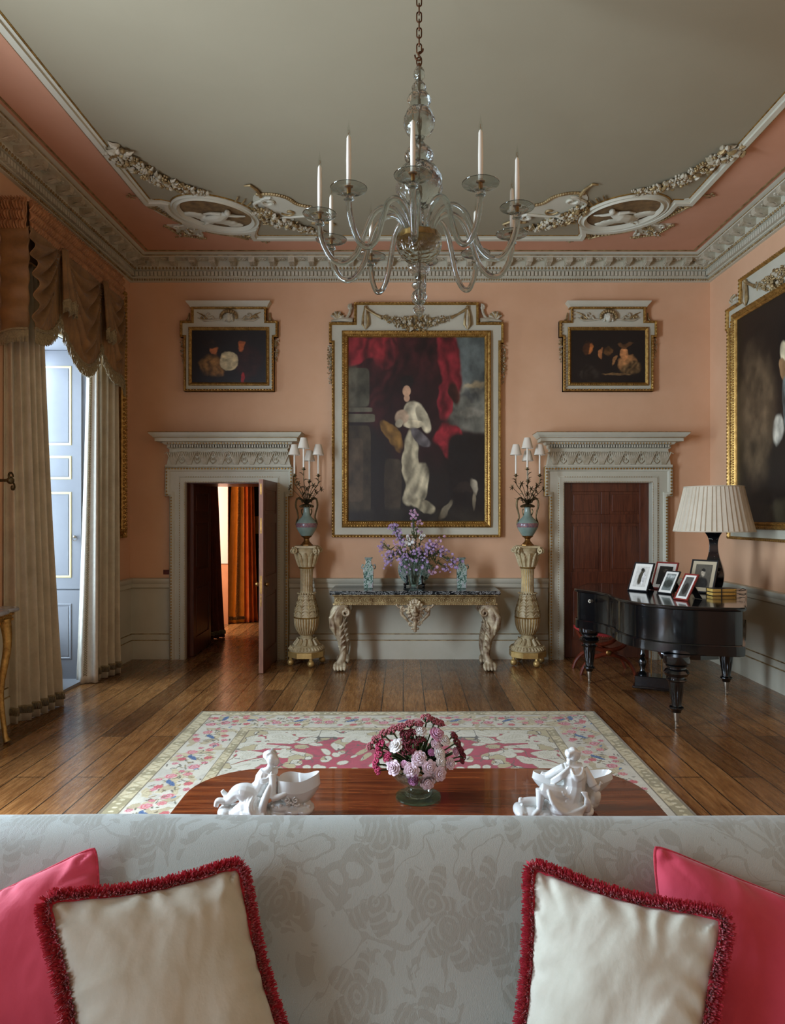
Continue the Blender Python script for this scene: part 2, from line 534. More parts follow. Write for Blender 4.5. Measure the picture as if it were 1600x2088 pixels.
def solid(o, t, off=0):
    m = o.modifiers.new('thickness', 'SOLIDIFY'); m.thickness = t; m.offset = off
    return o
def bevel(o, w, seg=2):
    m = o.modifiers.new('bevel', 'BEVEL'); m.width = w; m.segments = seg; m.limit_method = 'ANGLE'; m.angle_limit = R(40)
    return o
def tag(o, label=None, cat=None, group=None, kind=None):
    if label: o['label'] = label
    if cat: o['category'] = cat
    if group: o['group'] = group
    if kind: o['kind'] = kind
    return o
def thing(name, label, cat, loc=(0, 0, 0), rz=0, group=None):
    o = bpy.data.objects.new(name, None)
    o.empty_display_size = 0.05
    COL.objects.link(o)
    o.location = loc; o.rotation_euler = (0, 0, rz)
    return tag(o, label, cat, group)
def kids(o): return [c for c in bpy.data.objects if c.parent == o]
def dup(o, parent=None, loc=None, rz=None, scale=None):
    c = o.copy(); COL.objects.link(c)
    if parent is not None: c.parent = parent
    if loc is not None: c.location = loc
    if rz is not None: c.rotation_euler = (0, 0, rz)
    if scale is not None: c.scale = scale
    for ch in kids(o):
        dup(ch, c)
    return c
def struct(mb, name, mats, parent=None, **kw):
    o = mb.build(name, mats, parent, **kw)
    if parent is None: tag(o, kind='structure')
    return o
def at(x, y, d):
    return Vector(((x - 822) / F * d, d, CAMZ - (y - 1052) / F * d))
def XL(x0, x1): return None
# ------------------------------------------------------------------ the room
XW0, XW1, YB, YF, ZC = -3.355, 3.765, 8.43, -3.0, 4.88
DL, DR = -2.12, 2.497              # door centres on the back wall
DW, DH = 0.54, 2.16                # half width, height of the openings
TH = 0.95
b = MB(); b.box((XW0 - 0.9, YF - 0.2, -0.08), (XW1 + 0.3, YB, 0)); b.box((-3.9, YB, -0.08), (4.2, 13.2, 0))
struct(b, 'floor', M['floor'], smooth=False)

def wall_with_holes(name, mp, u0, u1, z0, z1, holes, thick, mat):
    b = MB()
    us = sorted({u0, u1, *[h[0] for h in holes], *[h[1] for h in holes]})
    for a, c in zip(us[:-1], us[1:]):
        hs = [h for h in holes if h[0] <= a + 1e-6 and h[1] >= c - 1e-6]
        segs = [(z0, z1)]
        if hs:
            h = hs[0]
            segs = [(z0, h[2]), (h[3], z1)]
        for s0, s1 in segs:
            if s1 - s0 < 1e-4: continue
            b.prism([(a, s0), (c, s0), (c, s1), (a, s1)], 0, thick, mp)
    return struct(b, name, mat, smooth=False)
mpB = lambda u, z, h: (u, YB + h, z)             # back wall, h goes into the wall
mpB_ = lambda u, z, h: (u, YB - h, z)            # h comes out into the room
mpR_ = lambda u, z, h: (XW1 - h, u, z)
mpL_ = lambda u, z, h: (XW0 + h, u, z)
wall_with_holes('wall_back', mpB, XW0 - 0.9, XW1 + 0.3, 0, 5.1, [(DL - DW, DL + DW, 0, DH), (DR - DW, DR + DW, 0, DH)], TH, M['plaster'])
WINS = [(6.02, 7.28), (2.45, 3.75), (-2.0, -0.7)]
wall_with_holes('wall_left', lambda u, z, h: (XW0 - h, u, z), YF, YB, 0, 5.1, [(a, c, 0, 3.55) for a, c in WINS], 0.62, M['plaster'])
b = MB(); b.box((XW1, YF, 0), (XW1 + 0.2, YB, 5.1)); struct(b, 'wall_right', M['plaster'], smooth=False)
wall_with_holes('wall_front', lambda u, z, h: (u, YF - h, z), XW0 - 0.9, XW1 + 0.3, 0, 5.1, [], 0.2, M['plaster'])

# ceiling: pink border field, and the stone panel a little proud of it with notched corners round the medallions
MEDR, MEDL = (2.25, 7.04), (-1.92, 7.06)
MA, MBx = 0.468, 0.366
def med_pt(c, sx, a, k=0.0):
    """point on the medallion oval grown by k; major axis runs across the corner diagonal"""
    u, v = (MA + k) * math.cos(a), (MBx + k) * math.sin(a)
    d1 = Vector((sx * 0.7071, -0.7071)); d2 = Vector((sx * 0.7071, 0.7071))
    return (c[0] + d1.x * u + d2.x * v, c[1] + d1.y * u + d2.y * v)
PX0, PX1, PY1, PY0 = -2.53, 2.845, 7.67, 0.2
arcR = [med_pt(MEDR, 1, a, 0.03) for a in np.linspace(R(0), R(172), 18)]
arcL = [med_pt(MEDL, -1, a, 0.03) for a in np.linspace(R(172), R(0), 18)]
path = [(PX0, PY0), (PX1, PY0), (PX1, 6.80), (2.70, 6.80)] + [p for p in arcR if p[1] > 6.82 and p[0] > 1.86] + [(1.98, 7.56), (1.98, PY1)]
path += [(-1.65, PY1), (-1.65, 7.56)] + [p for p in arcL if p[1] > 6.82 and p[0] < -1.53] + [(-2.40, 6.80), (PX0, 6.80)]
b = MB()
b.box((XW0, YF, ZC), (XW1, YB, ZC + 0.1), 0)
b.prism(path, ZC - 0.012, ZC + 0.02, m=1)
struct(b, 'ceiling', [M['ceilpink'], M['ceiling']], smooth=False)
b = MB()
mpC = lambda u, v, h: (u, v, ZC - h)
b.sweep(path, [(0.035, 0), (0.035, 0.022), (0.015, 0.03), (0.01, 0.045), (-0.03, 0.05), (-0.04, 0.03), (-0.055, 0.028), (-0.06, 0.0)], mpC, m=0)
b.sweep(path, [(0.047, 0), (0.045, 0.016), (0.034, 0.018), (0.034, 0)], mpC, m=1)
b.sweep(path, [(-0.062, 0), (-0.062, 0.014), (-0.074, 0.012), (-0.075, 0)], mpC, m=1)
struct(b, 'trim_ceiling_panel', [M['stone'], M['gilt']])

# cornice round the room
room = [(XW0, YF), (XW1, YF), (XW1, YB), (XW0, YB)]
mpZ = lambda u, v, h: (u, v, h)
b = MB()
cor = [(0.0, 4.615), (0.03, 4.62), (0.035, 4.655), (0.05, 4.66), (0.05, 4.665), (0.052, 4.70), (0.06, 4.735), (0.085, 4.745), (0.105, 4.77), (0.11, 4.775),
       (0.11, 4.835), (0.255, 4.838), (0.26, 4.845), (0.262, 4.862), (0.275, 4.866), (0.30, 4.882), (0.335, 4.895)]
b.sweep(room, cor, mpZ)
# dentils
def along(a, bb, sp):
    a, bb = Vector(a), Vector(bb); L = (bb - a).length; n = int(L / sp)
    d = (bb - a).normalized(); nn = Vector((-d.y, d.x))
    for q in range(n):
        yield a + d * ((q + 0.5) * L / n), d, nn
for i in (1, 2, 3):
    a, c = room[i], room[(i + 1) % 4]
    for p, d, nn in along(a, c, 0.046):
        if p.y < 2.2: continue
        v = [p + d * s_ * 0.016 + nn * o for s_, o in ((-1, 0.05), (1, 0.05), (1, 0.088), (-1, 0.088))]
        b.prism([(q.x, q.y) for q in v], 4.672, 4.722)
struct(b, 'trim_cornice', M['stone'])
b = MB()
for i in (1, 2, 3):
    a, c = room[i], room[(i + 1) % 4]
    for p, d, nn in along(a, c, 0.042):
        if p.y < 2.2: continue
        rot = Matrix(((d.x, nn.x, 0), (d.y, nn.y, 0), (0, 0, 1)))
        q = p + nn * 0.098
        b.ell((q.x, q.y, 4.757), (0.014, 0.012, 0.018), rot, 6, 4)
    for p, d, nn in along(a, c, 0.03):
        if p.y < 2.2: continue
        rot = Matrix(((d.x, nn.x, 0), (d.y, nn.y, 0), (0, 0, 1)))
        q = p + nn * 0.036
        b.ell((q.x, q.y, 4.638), (0.011, 0.012, 0.014), rot, 6, 4)
b.sweep(room, [(0.262, 4.846), (0.268, 4.853), (0.262, 4.86)], mpZ)
b.sweep(room, [(0.335, 4.872), (0.35, 4.875), (0.35, 4.895)], mpZ)
struct(b, 'trim_cornice_gilding', M['giltold'])
b = MB()
for i in (1, 2, 3):
    a, c = room[i], room[(i + 1) % 4]
    for k, (p, d, nn) in enumerate(along(a, c, 0.232)):
        if p.y < 2.2: continue
        # scrolled bracket: deep at the wall, curling up under the corona
        prof = [(0.11, 4.775), (0.15, 4.772), (0.165, 4.785), (0.19, 4.79), (0.225, 4.785), (0.245, 4.80), (0.245, 4.838), (0.11, 4.838)]
        v, f = [], []
        for s_ in (-0.036, 0.036):
            for o, z in prof:
                q = p + d * s_ + nn * o
                v.append((q.x, q.y, z))
        n = len(prof)
        f = [tuple(range(n)), tuple(range(n, 2 * n))[::-1]] + [(j, (j + 1) % n, n + (j + 1) % n, n + j) for j in range(n)]
        b.add(v, f)
        for s_ in (-0.022, -0.008, 0.008, 0.022):       # leaf ribs on the face
            pts = [p + d * s_ + nn * o for o in (0.12, 0.16, 0.2, 0.235)]
            zz = (4.776, 4.770, 4.784, 4.790)
            b.tube([(q.x, q.y, z) for q, z in zip(pts, zz)], 0.008, 5)
        # coffer rosette between brackets
        q = p + d * 0.116 + nn * 0.18
        for g in range(6):
            an = g * PI / 3
            b.ell((q.x + 0.03 * math.cos(an), q.y + 0.03 * math.sin(an), 4.834), (0.02, 0.02, 0.012), None, 6, 4)
        b.ell((q.x, q.y, 4.83), 0.014, None, 6, 4)
struct(b, 'trim_cornice_brackets', M['stoneold'])

# dado panelling, chair rail, baseboard
def dado(name, mp, u0, u1, gaps):
    b = MB()
    segs = []
    cur = u0
    for a, c in sorted(gaps):
        if a > cur: segs.append((cur, a))
        cur = c
    if cur < u1: segs.append((cur, u1))
    for a, c in segs:
        P2 = [(a, 0), (c, 0)]
        # profile along height: extrude between a and c
        prof = [(0.0, 0.0), (0.05, 0.0), (0.05, 0.225), (0.046, 0.235), (0.036, 0.24), (0.036, 0.30), (0.03, 0.31), (0.018, 0.318), (0.018, 0.86), (0.026, 0.87),
                (0.04, 0.875), (0.04, 0.92), (0.05, 0.93), (0.062, 0.965), (0.062, 0.985), (0.0, 0.99)]
        v = [mp(a, z, o) for o, z in prof] + [mp(c, z, o) for o, z in prof]
        n = len(prof)
        b.add(v, [tuple(range(n)), tuple(range(n, 2 * n))[::-1]] + [(j, j + 1, n + j + 1, n + j) for j in range(n - 1)], 0)
        for o, z in ((0.051, 0.232), (0.037, 0.306), (0.0195, 0.864)):
            b.add([mp(a, z - 0.005, o), mp(c, z - 0.005, o), mp(c, z + 0.005, o), mp(a, z + 0.005, o), mp(a, z - 0.005, o - 0.01), mp(c, z - 0.005, o - 0.01), mp(c, z + 0.005, o - 0.01), mp(a, z + 0.005, o - 0.01)],
                  [(0, 1, 2, 3), (4, 5, 1, 0), (3, 2, 6, 7)], 1)
    return struct(b, name, [M['stone'], M['giltold']])
OW = 0.725
dado('baseboard_back', mpB_, XW0, XW1, [(DL - OW, DL + OW), (DR - OW, DR + OW)])
dado('baseboard_right', mpR_, YF, YB, [])
dado('baseboard_left', mpL_, YF, YB, [(a - 0.05, c + 0.05) for a, c in WINS])

# ------------------------------------------------------------------ doorcases (architrave, frieze, cornice)
def doorcase(cx, n):
    b = MB()
    mp = lambda u, z, h: (cx + u, YB - h, z)
    o, e, eb, top = 0.72, 0.775, 1.99, 2.345
    arch = [(-o, 0), (-o, eb), (-e, eb), (-e, top), (e, top), (e, eb), (o, eb), (o, 0)]
    arch = arch[::-1]            # opening on the left-hand side of travel
    inner = [(DW, 0), (DW, DH), (-DW, DH), (-DW, 0)]
    # flat body
    b.prism([(-o, 0), (-DW, 0), (-DW, eb), (-o, eb)], 0, 0.06, mp)
    b.prism([(DW, 0), (o, 0), (o, eb), (DW, eb)], 0, 0.06, mp)
    b.prism([(-e, eb), (-DW, eb), (-DW, top), (-e, top)], 0, 0.06, mp)
    b.prism([(DW, eb), (e, eb), (e, top), (DW, top)], 0, 0.06, mp)
    b.prism([(-DW, DH), (DW, DH), (DW, top), (-DW, top)], 0, 0.06, mp)
    b.sweep(inner, [(0.004, -0.058), (0.004, 0.065), (-0.012, 0.075), (-0.055, 0.075), (-0.06, 0.068), (-0.075, 0.064), (-0.075, 0.06)], mp, closed=False)
    b.sweep(arch, [(0, 0.0), (0, 0.085), (0.02, 0.095), (0.04, 0.085), (0.055, 0.06)], mp, closed=False)
    # frieze block with splayed ends
    fz0, fz1 = 2.355, 2.56
    b.prism([(-0.75, fz0), (0.75, fz0), (0.715, fz1), (-0.715, fz1)], 0, 0.10, mp)
    b.prism([(-0.76, fz0 - 0.01), (0.76, fz0 - 0.01), (0.76, fz0 + 0.015), (-0.76, fz0 + 0.015)], 0, 0.125, mp)
    # leaf frieze
    for k in range(8):
        u0 = -0.66 + k * 1.32 / 7
        for g in range(-3, 4):
            q = [(u0 + g * 0.006, fz0 + 0.02), (u0 + g * 0.016, fz0 + 0.10), (u0 + g * 0.026, fz0 + 0.165), (u0 + g * 0.036, fz0 + 0.165 - abs(g) * 0.006)]
            b.tube([mp(uu, zz, hh) for (uu, zz), hh in zip(q, (0.105, 0.118, 0.125, 0.13))], [0.008, 0.012, 0.011, 0.004], 5, 2)
        u1 = u0 + 0.094
        if k < 7:
            for s_ in (-1, 1):
                q = [(u1 + s_ * 0.004, fz0 + 0.03), (u1 + s_ * 0.035, fz0 + 0.06), (u1 + s_ * 0.03, fz0 + 0.10), (u1 + s_ * 0.008, fz0 + 0.09), (u1 + s_ * 0.015, fz0 + 0.07)]
                b.tube([mp(uu, zz, 0.11) for uu, zz in cr([(a_, c_, 0) for a_, c_ in q], 3) for uu, zz in [(uu, zz)]] if False else [mp(p.x, p.y, 0.11) for p in cr([(a_, c_, 0) for a_, c_ in q], 3)], 0.007, 5, 2)
            b.ell(mp(u1, fz0 + 0.15, 0.11), (0.012, 0.012, 0.03), None, 6, 4, 2)
    # cornice, returned at the ends
    cp = [(-0.72, 0), (-0.72, 0.10), (0.72, 0.10), (0.72, 0)]
    mq = lambda u, v, h: (cx + u, YB - v, h)
    prof = [(0, 2.56), (0.012, 2.57), (0.02, 2.575), (0.02, 2.61), (0.05, 2.615), (0.065, 2.64), (0.13, 2.645), (0.13, 2.68), (0.14, 2.685), (0.155, 2.70), (0.185, 2.73), (0.19, 2.745), (0, 2.75)]
    b.sweep(cp, prof, mq, closed=False)
    b.box((cx - 0.72, YB - 0.12, 2.57), (cx + 0.72, YB, 2.745))
    n_ = 46
    for k in range(n_):
        u = -0.72 + 1.44 * (k + 0.5) / n_
        b.box((cx + u - 0.009, YB - 0.145, 2.578), (cx + u + 0.009, YB - 0.115, 2.61))
    ob = struct(b, 'trim_doorcase_%d' % n, [M['stone'], M['gilt'], M['stoneold']])
    g = MB()
    g.beads(arch, 0.036, 0.011, 0.02, 0.094, mp, False, stretch=1.2)
    g.beads(inner, 0.02, 0.0055, -0.004, 0.072, mp, False)
    g.beads(inner, 0.03, 0.005, -0.066, 0.068, mp, False, stretch=1.6)
    g.beads([(-0.74, 2.628), (0.74, 2.628)], 0.036, 0.011, 0, 0.155, mp, False)
    g.sweep(cp, [(0.132, 2.682), (0.142, 2.683), (0.141, 2.69)], mq, closed=False)
    g.sweep(cp, [(0.187, 2.744), (0.195, 2.744), (0.19, 2.752)], mq, closed=False)
    g.sweep(arch, [(-0.002, 0.02), (-0.006, 0.08), (0.0, 0.088)], mp, closed=False)
    g.build('gilding', M['gilt'], ob)
doorcase(DL, 1); doorcase(DR, 2)

# ------------------------------------------------------------------ doors
def panel_door(b, w, h, t, cols=2):
    """panelled leaf from u=0..w, z=0..h, faces at v=0 and v=t; recessed fielded panels on both faces"""
    st, mid = 0.115, 0.10
    rows = [(0.22, 0.86), (1.06, 1.66 if h > 2 else 1.6), (1.77, h - 0.11)]
    b.box((0, 0.012, 0), (w, t - 0.012, h))
    us = []
    if cols == 2:
        cw = (w - 2 * st - mid) / 2
        us = [(st, st + cw), (st + cw + mid, w - st)]
    else:
        us = [(st, w - st)]
    for v0, v1 in ((0, 0.012), (t - 0.012, t)):
        b.box((0, v0, 0), (st, v1, h)); b.box((w - st, v0, 0), (w, v1, h))
        zz = 0
        for r0, r1 in rows:
            b.box((st, v0, zz), (w - st, v1, r0)); zz = r1
        b.box((st, v0, zz), (w - st, v1, h))
        if cols == 2:
            for r0, r1 in rows:
                b.box((st + cw, v0, r0), (st + cw + mid, v1, r1))
        for a, c in us:
            for r0, r1 in rows:
                q0, q1 = (v0 + 0.004, v1) if v0 == 0 else (v0, v1 - 0.004)
                b.box((a + 0.035, q0, r0 + 0.035), (c - 0.035, q1, r1 - 0.035))
b = MB(); b.X = Matrix.Translation((DR - DW, YB + 0.06, 0.0)); panel_door(b, 2 * DW, DH, 0.05)
d2 = bevel(struct(b, 'door_2', M['mahogany'], smooth=False), 0.004)
for z in (0.25, 1.9):
    g = MB(); g.tube([(DR - DW + 0.012, YB + 0.05, z), (DR - DW + 0.012, YB + 0.05, z + 0.17)], 0.012, 8); g.build('hinge', M['nickel'], d2)
# open leaf that swings into the room, seen edge-on
b = MB(); b.X = Matrix.Translation((DL + DW - 0.0, YB - 0.02, 0.006)) @ Matrix.Rotation(R(-91.5), 4, 'Z'); panel_door(b, 0.80, DH - 0.01, 0.05, 1)
d1 = bevel(struct(b, 'door_1', M['mahogany'], smooth=False), 0.003)
X1 = b.X
g = MB(); g.X = X1; g.box((0.8, 0.001, 0), (0.804, 0.049, DH - 0.01)); g.build('lock_edge', M['edgewood'], d1, smooth=False)
g = MB(); g.X = X1; g.box((0.804, 0.012, 0.88), (0.808, 0.038, 1.08)); g.box((0.804, 0.018, 0.74), (0.807, 0.032, 0.86)); g.box((0.804, 0.016, 1.55), (0.8065, 0.034, 1.72)); g.box((0.804, 0.016, 1.98), (0.8065, 0.034, 2.1)); g.build('lock_plate', M['brass'], d1, smooth=False)
g = MB(); g.X = X1
for s_ in (-1, 1):
    c = (0.74, 0.025 + s_ * 0.055, 0.98)
    g.ell(c, 0.026, None, 12, 8); g.tube([(0.74, 0.025, 0.98), (0.74, 0.025 + s_ * 0.05, 0.98)], 0.01, 8)
g.build('door_knob', M['brass'], d1)
# second leaf folded back against the thickness of the wall
b = MB(); b.X = Matrix.Translation((DL - DW + 0.005, YB + 0.10, 0.006)) @ Matrix.Rotation(R(91.2), 4, 'Z') @ Matrix.Translation((0, -0.05, 0)); panel_door(b, 0.84, DH - 0.01, 0.05, 1)
bevel(struct(b, 'door_3', M['mahogany'], smooth=False), 0.003)
# linings of the deep opening
b = MB()
b.box((DL - DW - 0.004, YB + 0.0, DH - 0.012), (DL + DW, YB + TH, DH + 0.004))
b.box((DL + DW - 0.006, YB, 0), (DL + DW + 0.004, YB + TH, DH))
b.box((DL - DW - 0.004, YB, 0), (DL - DW + 0.006, YB + TH, DH))
struct(b, 'trim_door_lining', M['mahogany'], smooth=False)

# ------------------------------------------------------------------ window 1 in the left wall: panelled reveal, shutters, sash
def window(n, y0, y1, detailed):
    xr = XW0 - 0.60
    b = MB()
    zt = 3.5
    b.box((xr - 0.02, y1 - 0.006, 0.002), (XW0 - 0.003, y1 + 0.03, zt + 0.05)); b.box((xr - 0.02, y0 - 0.03, 0.002), (XW0 - 0.003, y0 + 0.006, zt + 0.05))
    b.box((xr - 0.02, y0, zt), (XW0 - 0.003, y1, zt + 0.06))
    b.box((xr - 0.02, y0, 0), (XW0 - 0.0, y1, 0.03))
    # sash frame
    b.box((xr - 0.02, y0, 0), (xr + 0.04, y0 + 0.06, zt)); b.box((xr - 0.02, y1 - 0.06, 0), (xr + 0.04, y1, zt))
    b.box((xr - 0.02, y0, 0), (xr + 0.04, y1, 0.55)); b.box((xr - 0.02, y0, zt - 0.08), (xr + 0.04, y1, zt)); b.box((xr - 0.02, y0, 2.0), (xr + 0.04, y1, 2.06))
    for k in (1, 2):
        y = y0 + (y1 - y0) * k / 3
        b.box((xr, y - 0.011, 0.55), (xr + 0.03, y + 0.011, zt))
    for z in (1.03, 1.5, 2.5, 2.95):
        b.box((xr, y0, z - 0.011), (xr + 0.03, y1, z + 0.011))
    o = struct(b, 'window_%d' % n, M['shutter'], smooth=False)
    g = MB(); g.box((xr - 0.004, y0, 0.5), (xr, y1, zt)); g.build('pane', M['pane'], o, smooth=False)
    if detailed:
        # panelled shutter box facing down the room (on the far reveal)
        g = MB()
        x0, x1 = xr + 0.05, XW0 - 0.045
        def framed(z0, z1, panels):
            Y = y1
            g.box((x0, Y - 0.03, z0), (x1, Y, z1))
            for p0, p1 in panels:
                pth = [(x0 + 0.09, p0), (x1 - 0.105, p0), (x1 - 0.105, p1), (x0 + 0.09, p1)]
                g.sweep(pth, [(-0.004, 0.03), (0.0, 0.036), (0.014, 0.036), (0.02, 0.031)], lambda u, z, h: (u, Y - h, z), m=1)
                g.box((x0 + 0.12, Y - 0.033, p0 + 0.03), (x1 - 0.135, Y - 0.02, p1 - 0.03))
        framed(0.98, 3.497, [(1.10, 2.00), (2.14, 2.38), (2.50, 3.33)])
        g.build('shutter', [M['shutter'], M['yellow2']], o, smooth=False)
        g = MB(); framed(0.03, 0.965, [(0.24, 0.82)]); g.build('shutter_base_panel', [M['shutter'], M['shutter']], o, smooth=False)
        g = MB(); c = (x1 - 0.06, y1 - 0.05, 1.53)
        g.ell(c, (0.016, 0.02, 0.016), None, 10, 6); g.tube(cr([(c[0] + 0.022 * math.cos(a), c[1], c[2] - 0.02 + 0.022 * math.sin(a)) for a in np.linspace(0, 2 * PI, 9)[:-1]], 2, True), 0.004, 5, closed=True)
        g.build('ring_pull', M['nickel'], o)
        # architrave round the opening, beaded
        g = MB()
        mp = mpL_
        g.sweep([(y1 + 0.0, 0), (y1 + 0.0, zt), (y0, zt), (y0, 0)], [(0, -0.02), (0, 0.03), (-0.02, 0.045), (-0.10, 0.05), (-0.14, 0.06), (-0.16, 0.03), (-0.16, 0)], mp, closed=False)
        g.build('window_architrave', M['stone'], o)
        g = MB(); g.beads([(y1, 0), (y1, zt), (y0, zt), (y0, 0)], 0.024, 0.008, -0.008, 0.04, mp, False); g.build('beading', M['stoneold'], o)
M['pinkshut'] = plain('blush_shutter_paint', rgb(226, 196, 180), 0.5)
M['yellow2'] = plain('cream_bead_paint', rgb(232, 214, 160), 0.5)
for k, (a, c) in enumerate(WINS): window(k + 1, a, c, k == 0)

# adjoining room beyond the open door
b = MB()
b.box((-4.2, YB + TH, 0), (-2.88, 10.15, 3.6)); b.box((-4.2, 11.15, 0), (-2.88, 13.2, 3.6)); b.box((-4.2, 10.15, 2.9), (-2.88, 11.15, 3.6))
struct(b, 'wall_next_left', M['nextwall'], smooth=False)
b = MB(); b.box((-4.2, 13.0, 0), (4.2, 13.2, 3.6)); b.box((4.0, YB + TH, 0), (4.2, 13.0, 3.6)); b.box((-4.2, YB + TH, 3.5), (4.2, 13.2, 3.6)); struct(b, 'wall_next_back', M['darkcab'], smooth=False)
b = MB(); b.box((-3.75, 11.08, 0.98), (-2.83, 11.13, 2.85)); struct(b, 'window_4', M['pinkshut'], smooth=False)
b = MB(); b.box((-3.75, 11.09, 0.0), (-2.83, 11.14, 0.97)); struct(b, 'trim_next_window', M['nextwall'], smooth=False)
# ------------------------------------------------------------------ ornament helpers (0 = stone paint, 1 = gilt)
def rot_to(n, up=(0, 0, 1)):
    z = Vector(n).normalized(); x = Vector(up).cross(z)
    if x.length < 1e-4: x = z.orthogonal()
    x.normalize(); y = z.cross(x)
    return Matrix((x, y, z)).transposed()
def garland(b, pts, rad, mp, h=0.02, step=0.03, gold=0.5, dens=3):
    """clusters of flowers, fruit and leaves along a 2-D line"""
    pts = cr([(p[0], p[1], 0) for p in pts], 8)
    acc, L = 0, sum((pts[i + 1] - pts[i]).length for i in range(len(pts) - 1))
    s = 0
    for i in range(len(pts) - 1):
        seg = (pts[i + 1] - pts[i]); ln = seg.length
        acc += ln
        while acc > step:
            acc -= step; s += step
            t = min(1, s / L)
            r = interp(np.linspace(0, 1, len(rad)), rad, t)
            d = seg.normalized(); nn = Vector((-d.y, d.x, 0))
            for k in range(dens):
                p = pts[i] + nn * random.uniform(-r, r) + d * random.uniform(-step, step)
                m = 1 if random.random() < gold else 0
                q = random.random()
                hh = h + random.uniform(0, r * 0.4)
                if q < 0.4:
                    rr = random.uniform(0.12, 0.26) * r + 0.004
                    b.ell(mp(p.x, p.y, hh), rr, None, 7, 5, m)
                elif q < 0.65:
                    rr = random.uniform(0.2, 0.32) * r + 0.003
                    for g in range(5):
                        an = g * 1.2566 + q * 9
                        b.ell(mp(p.x + rr * math.cos(an), p.y + rr * math.sin(an), hh), rr * 0.55, None, 6, 4, m)
                    b.ell(mp(p.x, p.y, hh + rr * 0.3), rr * 0.4, None, 6, 4, 1)
                else:
                    an = random.uniform(0, 2 * PI); l = random.uniform(0.4, 0.8) * r + 0.006
                    b.tube([mp(p.x + l * f * math.cos(an), p.y + l * f * math.sin(an), hh + 0.25 * l * math.sin(f * PI)) for f in (0, 0.3, 0.65, 1)], [0.15 * l, 0.3 * l, 0.22 * l, 0.03 * l], 5, m)
def scroll(b, c, r0, turns, a0, mp, h, w, m=0, sgn=1, tail=None, n=6):
    """spiral volute in the plane, optionally leading into a tail of points"""
    pts = []
    N = int(14 * turns)
    for i in range(N + 1):
        t = i / N
        a = a0 + sgn * 2 * PI * turns * (1 - t)
        r = r0 * (0.12 + 0.88 * t)
        pts.append((c[0] + r * math.cos(a), c[1] + r * math.sin(a)))
    if tail: pts += [(p.x, p.y) for p in cr([(pts[-1][0], pts[-1][1], 0)] + [(q[0], q[1], 0) for q in tail], 5)[1:]]
    L = len(pts)
    b.tube([mp(p[0], p[1], h) for p in pts], [w * (0.45 + 0.55 * math.sin(PI * min(1, 0.15 + 0.8 * i / L))) for i in range(L)], n, m)

# ------------------------------------------------------------------ paintings: generic colour studies, pigments on the canvas
def paint(w, h, nx, bg, blobs, seed=0, tex=0.10):
    ny = int(nx * h / w)
    U, V = np.meshgrid(np.linspace(0, 1, nx + 1), np.linspace(0, 1, ny + 1))
    r_ = np.random.default_rng(seed)
    def fbm(sc, oc=4):
        o = np.zeros_like(U)
        for k in range(oc):
            g = r_.random((int(sc * 2 ** k) + 3, int(sc * 2 ** k) + 3))
            x = U * sc * 2 ** k; y = V * sc * 2 ** k
            xi, yi = x.astype(int), y.astype(int); fx, fy = x - xi, y - yi
            fx = fx * fx * (3 - 2 * fx); fy = fy * fy * (3 - 2 * fy)
            o += ((g[yi, xi] * (1 - fx) + g[yi, xi + 1] * fx) * (1 - fy) + (g[yi + 1, xi] * (1 - fx) + g[yi + 1, xi + 1] * fx) * fy - 0.5) / 2 ** k
        return o
    n1, n2, n3 = fbm(5), fbm(7), fbm(14)
    C = np.zeros(U.shape + (3,)); C[:] = [lin(x) for x in bg]
    asp = h / w
    for bl in blobs:
        cx, cy, rx, ry, rot, col, soft = bl[:7]
        wob = bl[7] if len(bl) > 7 else 0.06
        du = (U - cx) + n1 * wob; dv = (V - cy) * asp + n2 * wob
        a = R(rot); x = du * math.cos(a) + dv * math.sin(a); y = -du * math.sin(a) + dv * math.cos(a)
        pw = bl[9] if len(bl) > 9 else 2.0
        d = (np.abs(x / rx) ** pw + np.abs(y / (ry * asp)) ** pw) ** (1 / pw)
        soft = soft * 0.6
        al = np.clip((1 + soft - d) / (2 * soft), 0, 1); al = al * al * (3 - 2 * al)
        fold = 1 + ((0.32 * np.sin(x * 75 + n1 * 5 + y * 10) + 0.22 * np.sin(x * 34 - y * 16 + n2 * 6)) if len(bl) > 8 and bl[8] else 0)
        for k in range(3):
            C[..., k] = C[..., k] * (1 - al) + al * np.clip(lin(col[k]) * fold * (1 + 0.8 * n3), 0, 1)
    C *= (1 + tex * 2 * n3)[..., None]
    return U, V, np.clip(C, 0, 1)
def grid_mesh(name, pts, C, mat, parent=None):
    ny, nx = pts.shape[0] - 1, pts.shape[1] - 1
    me = bpy.data.meshes.new(name)
    idx = np.arange((nx + 1) * (ny + 1)).reshape(ny + 1, nx + 1)
    q = np.stack([idx[:-1, :-1], idx[:-1, 1:], idx[1:, 1:], idx[1:, :-1]], -1).reshape(-1, 4)
    me.vertices.add(idx.size); me.vertices.foreach_set('co', pts.reshape(-1, 3).astype(np.float32).ravel())
    me.loops.add(q.size); me.loops.foreach_set('vertex_index', q.astype(np.int32).ravel())
    me.polygons.add(len(q)); me.polygons.foreach_set('loop_start', (np.arange(len(q)) * 4).astype(np.int32))
    me.polygons.foreach_set('loop_total', np.full(len(q), 4, np.int32))
    me.polygons.foreach_set('use_smooth', np.ones(len(q), bool))
    me.update(calc_edges=True)
    at_ = me.color_attributes.new('Col', 'FLOAT_COLOR', 'POINT')
    at_.data.foreach_set('color', np.concatenate([C, np.ones(C.shape[:2] + (1,))], -1).astype(np.float32).ravel())
    me.materials.append(mat)
    o = bpy.data.objects.new(name, me); COL.objects.link(o)
    if parent is not None: o.parent = parent
    return o
